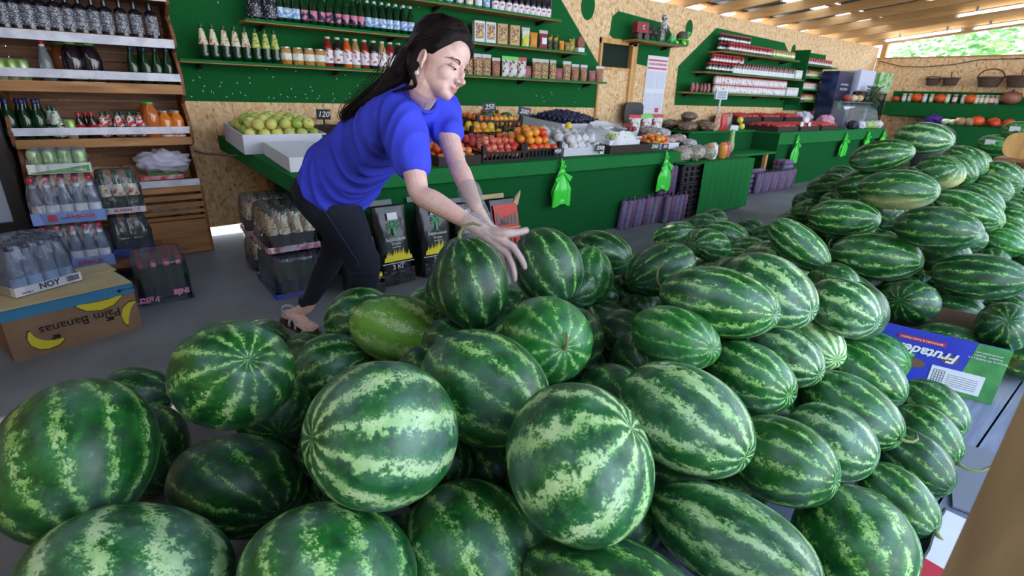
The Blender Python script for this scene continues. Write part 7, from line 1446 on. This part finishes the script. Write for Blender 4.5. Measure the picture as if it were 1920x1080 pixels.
limb(body, [(NB.lerp(SHR, .5), .035), (SHR, .046), (SHR.lerp(ELR, .35), .046), (SHR.lerp(ELR, .75), .039), (ELR, .0345), (ELR.lerp(WRR, .25), .0375), (ELR.lerp(WRR, .6), .030), (WRR, .0225)])
limb(body, [(NB.lerp(SHL, .5), .035), (SHL, .045), (SHL.lerp(ELL_, .35), .045), (ELL_, .034), (ELL_.lerp(WRL, .3), .035), (WRL, .0225)])
limb(body, [(HPR, .085), (HPR.lerp(KNR, .5), .072), (KNR, .052), (KNR.lerp(ANR, .35), .05), (ANR, .035)])
limb(body, [(HPL, .085), (HPL.lerp(KNL, .5), .070), (KNL, .050), (KNL.lerp(ANL, .35), .047), (ANL, .032)])
# hands: palm, thumb, four fingers
def hand(mb, wr, kn, th, fg, g=1.0):
    """wr wrist; kn four knuckles; th thumb joints; fg four finger chains"""
    n = 14; nk = len(kn)
    for i, k in enumerate(kn): limb(mb, [(wr+(kn[1]-wr)*.06+(k-kn[1])*.25, .017*g), (wr.lerp(k, .5), .0145*g), (k, .0112*g)], 12, 4)
    for ch in fg:
        r = [.0102, .0092, .0086, .0072]; limb(mb, [(p, r[min(i, 3)]*g) for i, p in enumerate(ch)], 12, 4)
    r = [.016, .0145, .0108, .0098]; limb(mb, [(p, r[min(i, 3)]*g) for i, p in enumerate(th)], 12, 4)
kR = [dep(962, 463, 1.585), dep(952, 476, 1.60), dep(940, 484, 1.62), dep(927, 486, 1.645)]
fR = [[kR[0], dep(974, 480, 1.58), dep(981, 492, 1.585), dep(984, 501, 1.59)],
      [kR[1], dep(960, 497, 1.585), dep(964, 512, 1.585), dep(965, 524, 1.59)],
      [kR[2], dep(944, 505, 1.625), dep(950, 520, 1.64), dep(955, 530, 1.66)],
      [kR[3], dep(932, 506, 1.66), dep(938, 518, 1.68), dep(944, 526, 1.70)]]
thR = [WRR.lerp(kR[0], .32)+UP*.006, dep(946, 437, 1.59), dep(968, 436, 1.60), dep(986, 432, 1.612)]
hand(body, WRR, kR, thR, fR)
kL = [dep(930, 440, 1.72), dep(927, 452, 1.73), dep(922, 462, 1.74), dep(916, 468, 1.75)]
fL = [[k, k+(RT*.018-UP*.014+FW*.012), k+(RT*.028-UP*.03+FW*.01), k+(RT*.032-UP*.045)] for k in kL]
thL = [WRL.lerp(kL[0], .3), dep(918, 424, 1.72), dep(930, 430, 1.73), dep(942, 438, 1.74)]
hand(body, WRL, kL, thL, fL)
# feet
fwR = onp(745, 655, 2, .0)-onp(690, 640, 2, .0); heel = onp(538, 590, 2, .055); toe = onp(597, 622, 2, .03)
def foot(mb, an, he, to):
    d = (to-he); limb(mb, [(he, .027), (he.lerp(an, .35)+d*.08, .032), (an, .031)], 14, 4)
    limb(mb, [(he+V((0, 0, .004)), .027), (he+d*.35+V((0, 0, .016)), .03), (he+d*.7+V((0, 0, .006)), .027), (he+d*.88, .02)], 14, 4)
    s = d.cross(V((0, 0, 1))).normalized()
    for k in range(5): p = he+d*.78+s*(.032-.016*k); limb(mb, [(he+d*.45+s*(.018-.009*k), .016), (p, .0105), (p+d*.17*(1-.09*k)-V((0, 0, .004)), .008+.003*(k == 0))], 10, 3)
toe = heel+(toe-heel).normalized()*.235; toe.z = .032
foot(body, ANL, heel, toe)
heelR = V((ANR.x-.02, ANR.y+.04, .05)); toeR = heelR+V((.10, -.20, -.01)); foot(body, ANR, heelR, toeR)
person = remesh(body, 'person', skin, .0030, None, 1)
tag(person, 'person with long dark hair in a blue T-shirt and dark jeans, reaching for a watermelon', 'person')
# paint lips, brows and lashes as the skin's own colours; nostrils get painted-in shade
me = person.data; co_ = np.empty(len(me.vertices)*3, 'f'); me.vertices.foreach_get('co', co_); co_ = co_.reshape(-1, 3)
Hi = np.array(HMi); loc = co_ @ Hi[:3, :3].T+Hi[:3, 3]
X, Y, Z = loc[:, 0], loc[:, 1], loc[:, 2]-FZ; near = (np.abs(X) < .14) & (np.abs(Y) < .1) & (np.abs(Z) < .14)
msk = np.zeros((len(co_), 4), 'f'); msk[:, 3] = 1
sm = lambda a, b, x: np.clip((x-a)/(b-a), 0, 1)
lip = near*(X > .066)*(1-sm(.85, 1.1, np.sqrt((Y/.0185)**2+((Z+.0628)/.0088)**2)))
ay = np.abs(Y)
brow = near*(X > .03)*(1-sm(.7, 1.2, np.abs(Z-(.0235+.10*(ay-.018)-5.0*np.maximum(ay-.034, 0)**2*1.5))/(.0042*(1.15-.55*sm(.015, .055, ay)))))*(ay > .009)*(ay < .054)
lash = near*(X > .03)*(1-sm(.6, 1.25, np.abs(Z-(-.0045+9.0*(ay-.030)**2))/.0023))*(ay > .019)*(ay < .047)
crea = near*(X > .03)*.35*(1-sm(.6, 1.4, np.abs(Z-(.0085-6.0*(ay-.030)**2))/.0016))*(ay > .016)*(ay < .046)
nost_shade = near*(X > .08)*(1-sm(.6, 1.2, np.sqrt(((ay-.0075)/.0042)**2+((Z+.0430)/.0030)**2)))*.8
blush = near*(X > .03)*.18*np.exp(-(((ay-.042)/.016)**2+((Z+.035)/.018)**2))
msk[:, 0] = np.clip(lip, 0, 1); msk[:, 1] = np.clip(nost_shade, 0, 1); msk[:, 2] = np.clip(blush, 0, 1)
at = me.color_attributes.new('paint', 'FLOAT_COLOR', 'POINT'); at.data.foreach_set('color', msk.ravel())
nt = skin.node_tree; b_ = nt.nodes['Principled BSDF']; src = b_.inputs['Base Color'].links[0].from_socket
ca = nt.nodes.new('ShaderNodeAttribute'); ca.attribute_name = 'paint'; sc_ = nt.nodes.new('ShaderNodeSeparateColor'); nt.links.new(ca.outputs['Color'], sc_.inputs[0])
for i, c in ((2, (214, 130, 118)), (0, (204, 122, 116)), (1, (30, 20, 22))):
    mx = nt.nodes.new('ShaderNodeMix'); mx.data_type = 'RGBA'; nt.links.new(sc_.outputs[i], mx.inputs[0]); nt.links.new(src, mx.inputs[6]); mx.inputs[7].default_value = lin(c); src = mx.outputs[2]
nt.links.new(src, b_.inputs['Base Color'])

def surf(y, z, off=.0006):
    g = V((.08, y, z))
    for _ in range(8): k = head_r(g.normalized())/g.length; g = V((g.x*k, y, z))
    return hp(g.x+off, y, z)
hairblk = mat('brow_hair', (24, 16, 16), .7); eyew = mat('eye_white', (214, 206, 204), .3); iris = mat('iris', (40, 28, 24), .2)
for sg in (-1, 1):
    P_ = [surf(sg*y, z+FZ, .0012+.0030*math.sin((y-.011)/.045*3.14)) for y, z in ((.011, .0205), (.020, .0220), (.030, .0238), (.040, .0232), (.050, .0180), (.055, .0140))]
    MB().tube(catm(P_, 4), [.0019+.0004*math.sin(i/20*3.1)-.0016*(i/20)**2 for i in range(21)], 6).build('eyebrow', hairblk, person, smooth='all')
    lz = lambda y: -.0040+9*(y-.030)**2-.10*(y-.03)
    ys = [.0165+.0036*i for i in range(9)]
    MB().tube([surf(sg*y, lz(y)+FZ, .0016) for y in ys]+[surf(sg*.0495, lz(.046)+.0008+FZ, .0005)], [.0005, .0008, .0010, .0012, .0013, .0013, .0012, .0011, .0009, .0003], 6).build('eyelashes', hairblk, person, smooth='all')
    for nm, m_, y0, y1, ex in (('eye', eyew, .0185, .0425, .0016), ('iris', iris, .0255, .0350, .0022)):
        n = 8; vs = []
        for i in range(n+1):
            y = y0+(y1-y0)*i/n; hh = .0054*math.sin(math.pi*(.0185-y)/(.0185-.0425)) if nm == 'eye' else .0050*math.sqrt(max(0, 1-((y-.03025)/.0049)**2))
            vs += [surf(sg*y, lz(y)+FZ, ex), surf(sg*y, lz(y)-max(hh, 1e-4)+FZ, ex)]
        MB().add(vs, [(2*i, 2*i+1, 2*i+3, 2*i+2) for i in range(n)]).build(nm, m_, person, smooth='all', merge=False)
    MB().tube([surf(sg*y, lz(y)+.0095-3*abs(y-.031)**1.5+FZ, -.0002) for y in ys[1:]], .0007, 5).build('eyelid_crease', mat('lid_shadow', (150, 100, 92), .7), person, smooth='all')
# T-shirt
shirtm = mat('blue_cotton', (62, 72, 212), .85, col2=(70, 80, 222), ns=6, bump=.12, bs=900, spec=.2)
sb = MB(); ncd = (hp(-.03, 0, -.085)-NB).normalized(); nd2 = lat.cross(ncd).normalized(); nd2 = nd2 if nd2.z < 0 else -nd2
A_ = lambda k: lat*k
loft(sb, [(dep(642, 345, 2.26)-spd*.010, A_(.206), nrm_*.142), (dep(651, 322, 2.23), A_(.200), nrm_*.144), (WA-spd*.02, A_(.178), nrm_*.130), (WA.lerp(CH, .5), A_(.185), nrm_*.125), (CH, A_(.19), nrm_*.118), (CH.lerp(NB, .5), A_(.178), nrm_*.098), (CH.lerp(NB, .82), A_(.135), nrm_*.082), (NB-ncd*.005, A_(.094), nd2*.076), (NB+ncd*.026, A_(.068), nd2*.066)], 30, 5)
def sleeve(S, E, t, r0_, r1_): limb(sb, [(S.lerp(NB, .25)-spd*.01, .075), (S, .078), (S.lerp(E, t*.5), r0_), (S.lerp(E, t), r1_)], 20, 5)
sleeve(SHR, ELR, .60, .075, .064); sleeve(SHL, ELL_, .42, .068, .060)
shirt = remesh(sb, 't_shirt', shirtm, .006, None, 6)
me = shirt.data; n_ = len(me.vertices); cs = np.empty(n_*3, 'f'); me.vertices.foreach_get('co', cs); cs = cs.reshape(-1, 3); ns_ = np.empty(n_*3, 'f'); me.vertices.foreach_get('normal', ns_); ns_ = ns_.reshape(-1, 3)
sp_v, la_v, no_v = np.array(spd), np.array(lat), np.array(nrm_)
fold_a = (np.array(SHR)-np.array(WA)); fold_a /= np.linalg.norm(fold_a)
for i in range(n_):
    p = V(cs[i]); s_al = (p-HIP).dot(spd); l_al = (p-HIP).dot(lat); b_al = (p-HIP).dot(nrm_)
    hemw = max(0, 1-abs(s_al-.05)/.16); fr = V((s_al*17+l_al*4+b_al*8, l_al*2.2, b_al*6))
    d_ = .007*(1-abs(mn.noise(fr))*3.2)*.6+.004*hemw*mn.noise(V((s_al*30, l_al*5, b_al*7+3)))+.006*mn.noise(V((s_al*5+b_al*12, l_al*9, b_al*4)))
    cs[i] += ns_[i]*d_*1.6
me.vertices.foreach_set('co', cs.ravel()); me.update(); shirt.parent = person
# neckline rib and sleeve hems
nk = catm([tuple(NB+ncd*.028+A_(.066*math.cos(t))+nd2*.064*math.sin(t)) for t in [i*math.pi/9 for i in range(19)]], 3)
MB().tube(nk, .0065, 8).build('collar', mat('blue_rib', (56, 64, 200), .85), person, smooth='all')
# jeans
jm = mat('dark_denim', (26, 30, 42), .8, col2=(38, 43, 58), ns=5, bump=.2, bs=700, spec=.25)
jb = MB()
loft(jb, [(HIP+spd*.06, A_(.150), nrm_*.092), (HIP, A_(.168), nrm_*.112), (HIP-spd*.08-V((0, 0, .02)), A_(.168), nrm_*.118)], 30, 5, .95)
limb(jb, [(HPR-spd*.05, .112), (HPR.lerp(KNR, .4), .110), (KNR.lerp(HPR, .18), .080), (KNR, .074), (KNR.lerp(ANR, .3), .066), (KNR.lerp(ANR, .8), .046), (ANR+V((0, 0, .04)), .042)], 22)
limb(jb, [(HPL-spd*.05, .100), (HPL.lerp(KNL, .4), .090), (KNL, .064), (KNL.lerp(ANL, .35), .060), (KNL.lerp(ANL, .8), .042), (ANL+V((0, 0, .035)), .040)], 22)
limb(jb, [(HPR-spd*.02, .09), (HPL-spd*.02, .09)], 20)
jeans = remesh(jb, 'jeans', jm, .0065, None, 4)
me = jeans.data; n_ = len(me.vertices); cs = np.empty(n_*3, 'f'); me.vertices.foreach_get('co', cs); cs = cs.reshape(-1, 3); ns_ = np.empty(n_*3, 'f'); me.vertices.foreach_get('normal', ns_); ns_ = ns_.reshape(-1, 3)
for i in range(n_):
    p = V(cs[i]); kd = min((p-KNR).length, (p-KNL).length, (p-HPR+spd*.06).length+.03); cs[i] += ns_[i]*(.006*max(0, 1-kd/.16)*mn.noise(V((p.x*12, p.y*12, p.z*42)))+.002*mn.noise(p*20))
me.vertices.foreach_set('co', cs.ravel()); me.update(); jeans.parent = person
def sdir(p): return ((EYE-p).normalized()*.85+lat*.3-RT*.1).normalized()
sm_ = [p+sdir(p)*r for p, r in ((HPR+spd*.05, .121), (HPR-spd*.01, .1215), (HPR.lerp(KNR, .4), .1125), (KNR.lerp(HPR, .18), .083), (KNR, .0765), (KNR.lerp(ANR, .35), .067))]
MB().tube(catm(sm_, 5), .0016, 5).build('side_seam', mat('seam_thread', (58, 64, 82), .8), person, smooth='all')
# sandal straps and sole on both feet
sole = mat('brown_sole', (70, 44, 38), .6); strap = mat('grey_strap', (176, 190, 204), .5)
def sandal(an, he, to):
    d = (to-he); dn = d.normalized(); s = d.cross(V((0, 0, 1))).normalized(); up = s.cross(dn).normalized()
    if up.z < 0: up = -up
    M_ = basis(dn, s, up, he-up*.030); L = d.length
    out = [(-.04, 0), (-.03, .026), (.02, .034), (L*.5, .033), (L*.8, .045), (L+.0, .036), (L+.028, .0)]; out = out+[(x, -y) for x, y in out[-2:0:-1]]
    MB().flat(out, -.024, .002, 0, M_).build('sandal_sole', sole, person)
    for q, h, wd, lean in ((.30, .060, .036, .0), (.52, .055, .037, .0), (.80, .030, .044, .0)):
        x = L*q; pts = [M_ @ V((x+lean, wd*math.cos(t), .002+h*math.sin(t)**.8)) for t in [i*math.pi/10 for i in range(11)]]
        b = MB(); vs = []
        for p in pts: vs += [p-dn*.009, p+dn*.009]
        b.add(vs, [(2*i, 2*i+1, 2*i+3, 2*i+2) for i in range(10)]); o = b.build('strap', strap, person, smooth='all', merge=False); md = o.modifiers.new('t', 'SOLIDIFY'); md.thickness = .003; md.offset = 1
    c = he+up*.03+dn*.005; b = MB(); vs = []
    for t in [math.pi*.35+i*math.pi*1.3/12 for i in range(13)]:
        p = c+dn*(.036*math.cos(t)+.012)+s*.034*math.sin(t)+up*.012*math.cos(t)*-1; vs += [p-up*.008, p+up*.010]
    b.add(vs, [(2*i, 2*i+1, 2*i+3, 2*i+2) for i in range(12)]); o = b.build('heel_strap', strap, person, smooth='all', merge=False); md = o.modifiers.new('t', 'SOLIDIFY'); md.thickness = .003
sandal(ANL, heel, toe); sandal(ANR, heelR, toeR)
# thin film gloves
glm = bpy.data.materials.new('vinyl_glove'); glm.use_nodes = True; gn = glm.node_tree.nodes; gl = glm.node_tree.links; gn.remove(gn['Principled BSDF'])
t1 = gn.new('ShaderNodeBsdfTransparent'); g1 = gn.new('ShaderNodeBsdfGlossy'); g1.inputs['Roughness'].default_value = .22; d1 = gn.new('ShaderNodeBsdfDiffuse'); d1.inputs[0].default_value = (.92, .93, .97, 1)
nn = gn.new('ShaderNodeTexNoise'); nn.inputs['Scale'].default_value = 55; nn.inputs['Detail'].default_value = 4; nn.inputs['Distortion'].default_value = 2; bp = gn.new('ShaderNodeBump'); bp.inputs['Strength'].default_value = 1; bp.inputs['Distance'].default_value = .01; gl.new(nn.outputs[0], bp.inputs['Height'])
gl.new(bp.outputs[0], g1.inputs['Normal']); gl.new(bp.outputs[0], d1.inputs['Normal']); x1 = gn.new('ShaderNodeMixShader'); sr = gn.new('ShaderNodeMapRange'); sr.inputs[1].default_value = .5; sr.inputs[2].default_value = .7; sr.inputs[3].default_value = .15; sr.inputs[4].default_value = .7; gl.new(nn.outputs[0], sr.inputs[0]); gl.new(sr.outputs[0], x1.inputs[0]); x2 = gn.new('ShaderNodeMixShader'); x2.inputs[0].default_value = .10
gl.new(t1.outputs[0], x1.inputs[1]); gl.new(d1.outputs[0], x1.inputs[2]); gl.new(x1.outputs[0], x2.inputs[1]); gl.new(g1.outputs[0], x2.inputs[2]); gl.new(x2.outputs[0], gn['Material Output'].inputs[0])
for (wr, kn, th, fg, el, cuff) in ((WRR, kR, thR, fR, ELR, .10), (WRL, kL, thL, fL, ELL_, .34)):
    gb = MB(); hand(gb, wr, kn, th, fg, 1.22); limb(gb, [(wr.lerp(kn[1], .3), .030), (wr, .031), (wr.lerp(el, cuff), .040)], 18, 4)
    g = remesh(gb, 'glove', glm, .0034, None, 1); mg = g.data; n_ = len(mg.vertices); cs = np.empty(n_*3, 'f'); mg.vertices.foreach_get('co', cs); cs = cs.reshape(-1, 3); ns_ = np.empty(n_*3, 'f'); mg.vertices.foreach_get('normal', ns_); ns_ = ns_.reshape(-1, 3)
    for i in range(n_):
        p = V(cs[i]); w_ = max(0, min(1, 1-(p-wr).length/.13)); cs[i] += ns_[i]*(.0065*w_*mn.noise(p*70)+.0022*abs(mn.noise(p*120)))
    mg.vertices.foreach_set('co', cs.ravel()); mg.update(); g.parent = person
# earring
er = MB().sph((0, 0, 0), (.0085, .004, .0085), 14, 10).build('earring', mat('pearl', (236, 234, 230), .2, coat=1), person, smooth='all'); er.matrix_world = basis(hF, hS, hU, hp(-.014, -.086, -.078))
eh = MB().tube([hp(-.015, -.083, -.053), hp(-.014, -.087, -.062), hp(-.014, -.086, -.070)], .0012, 6).build('earring_hook', mat('gold', (206, 160, 90), .3, 1), person)
# hair: cap, rear mass, long fall over the shoulder, loose strands
hairm = mat('dark_hair', (16, 10, 11), .42, col2=(34, 21, 20), ns=30, stretch=(1, 1, 1), spec=.22)
hb = MB()
def hair_shell(nu=150, nv=110):
    vs = []
    for i in range(nv+1):
        th = math.pi*i/nv
        for j in range(nu):
            ph = 2*math.pi*j/nu; d = V((math.cos(th), math.sin(th)*math.cos(ph), math.sin(th)*math.sin(ph))); r = head_r(d); p = d*r
            m_ = p.z-1.4*p.x+.008+.010*math.sin(p.y*40); k = max(0, min(1, (m_+.004)/.022)); k = k*k*(3-2*k); low = max(0, min(1, (p.z+.105)/.03))
            ear = math.sqrt(((p.x+.020)/.026)**2+((p.z+.030)/.034)**2); ek_ = max(0, min(1, ear-.75)) if abs(p.y) > .03 else 1
            t = .013+.042*max(0, min(1, (p.z-.045)/.075))*max(0, min(1, (.075-p.x)/.06))+.026*max(0, min(1, (-p.x-.02)/.06)); kk = k*low*ek_; vs.append(HM @ (d*(r*(.80+.20*min(1, kk*4))-.004+(t+.004)*kk)))
    return vs, [(i*nu+j, (i+1)*nu+j, (i+1)*nu+(j+1) % nu, i*nu+(j+1) % nu) for i in range(nv) for j in range(nu)]
hb.add(*hair_shell())
H1 = dep(740, 146, 1.80); H2 = dep(706, 172, 1.84); H3 = dep(674, 194, 1.87); H4 = dep(648, 214, 1.90)
loft(hb, [(hp(-.085, 0, .04), hU*.075, hS*.06), (hp(-.115, -.0, -.02), hU*.085, hS*.066), (dep(758, 124, 1.79), UP*.085+RT*.035, hS*.056), (H1, UP*.070+RT*.05, hS*.042), (H2, UP*.048+RT*.034, hS*.030), (H3, UP*.032+RT*.022, hS*.02), (H4, UP*.012+RT*.008, hS*.010)], 24, 5, 1)
# lock from behind the ear round the neck
limb(hb, [(hp(-.075, -.05, .0), .03), (hp(-.062, -.060, -.05), .022), (hp(-.046, -.062, -.082), .010), (dep(780, 160, 1.71), .008), (dep(760, 166, 1.73), .006), (dep(735, 172, 1.75), .003)], 12, 5)
hair = remesh(hb, 'hair', hairm, .0042, None, 5)
me = hair.data; n_ = len(me.vertices); cs = np.empty(n_*3, 'f'); me.vertices.foreach_get('co', cs); cs = cs.reshape(-1, 3); ns_ = np.empty(n_*3, 'f'); me.vertices.foreach_get('normal', ns_); ns_ = ns_.reshape(-1, 3)
flow = (H3-hp(.04, 0, .08)).normalized(); fs1 = flow.cross(hS).normalized()
for i in range(n_):
    p = V(cs[i])-HC; a = p.dot(flow); b2 = p.dot(fs1); c2_ = p.dot(hS)
    cs[i] += ns_[i]*(.0028*mn.noise(V((a*5, b2*95+a*8, c2_*95)))+.0035*mn.noise(V((a*4, b2*24, c2_*24))))
me.vertices.foreach_set('co', cs.ravel()); me.update(); hair.parent = person
hn = hairm.node_tree.nodes; hl = hairm.node_tree.links; gp = hn.new('ShaderNodeNewGeometry'); cx_ = hn.new('ShaderNodeCombineXYZ')
for i, (vv, k) in enumerate(((flow, 9), (fs1, 420), (hS, 420))):
    dt = hn.new('ShaderNodeVectorMath'); dt.operation = 'DOT_PRODUCT'; dt.inputs[1].default_value = vv*k; hl.new(gp.outputs['Position'], dt.inputs[0]); hl.new(dt.outputs['Value'], cx_.inputs[i])
nz = hn.new('ShaderNodeTexNoise'); nz.inputs['Scale'].default_value = 1; nz.inputs['Detail'].default_value = 3; hl.new(cx_.outputs[0], nz.inputs['Vector'])
bu = hn.new('ShaderNodeBump'); bu.inputs['Strength'].default_value = .8; bu.inputs['Distance'].default_value = .004; hl.new(nz.outputs[0], bu.inputs['Height']); hl.new(bu.outputs[0], hn['Principled BSDF'].inputs['Normal'])
b = MB()
for i in range(210):
    k = i % 3; o_ = V((R.gauss(0, 1), R.gauss(0, 1), R.gauss(0, 1)))
    if k == 0: P_ = [hp(.04, R.uniform(-.05, .03), .128), hp(-.03, R.uniform(-.07, .04), .142), hp(-.10, R.uniform(-.06, .04), .095), dep(756, 100, 1.79)+o_*.010, H1+o_*.016, H2+o_*.013, H3+o_*.011, H4+o_*.010]
    elif k == 1: P_ = [hp(.052, -.050, .092), hp(.01, -.082, .060), hp(-.04, -.092, .035), hp(-.085, -.078, .0)+o_*.006, dep(765, 140, 1.76)+o_*.014, H1+o_*.022, H2+o_*.018, H3+o_*.014, H4+o_*.012+(-UP*.02-RT*.012)*R.random()*1.4]
    else: P_ = [dep(752, 120, 1.79)+o_*.03, H1+o_*.026, H2+o_*.02, H3+o_*.016, H4+o_*.012, H4+(-RT*.012-UP*.016)*R.uniform(.2, 1.4)+o_*.004]
    b.tube(catm(P_, 3), [.0011]*((len(P_)-1)*3)+[.0004], 3)
st_ = b.build('loose_strands', hairm, hair, merge=False); st_['kind'] = 'stuff'
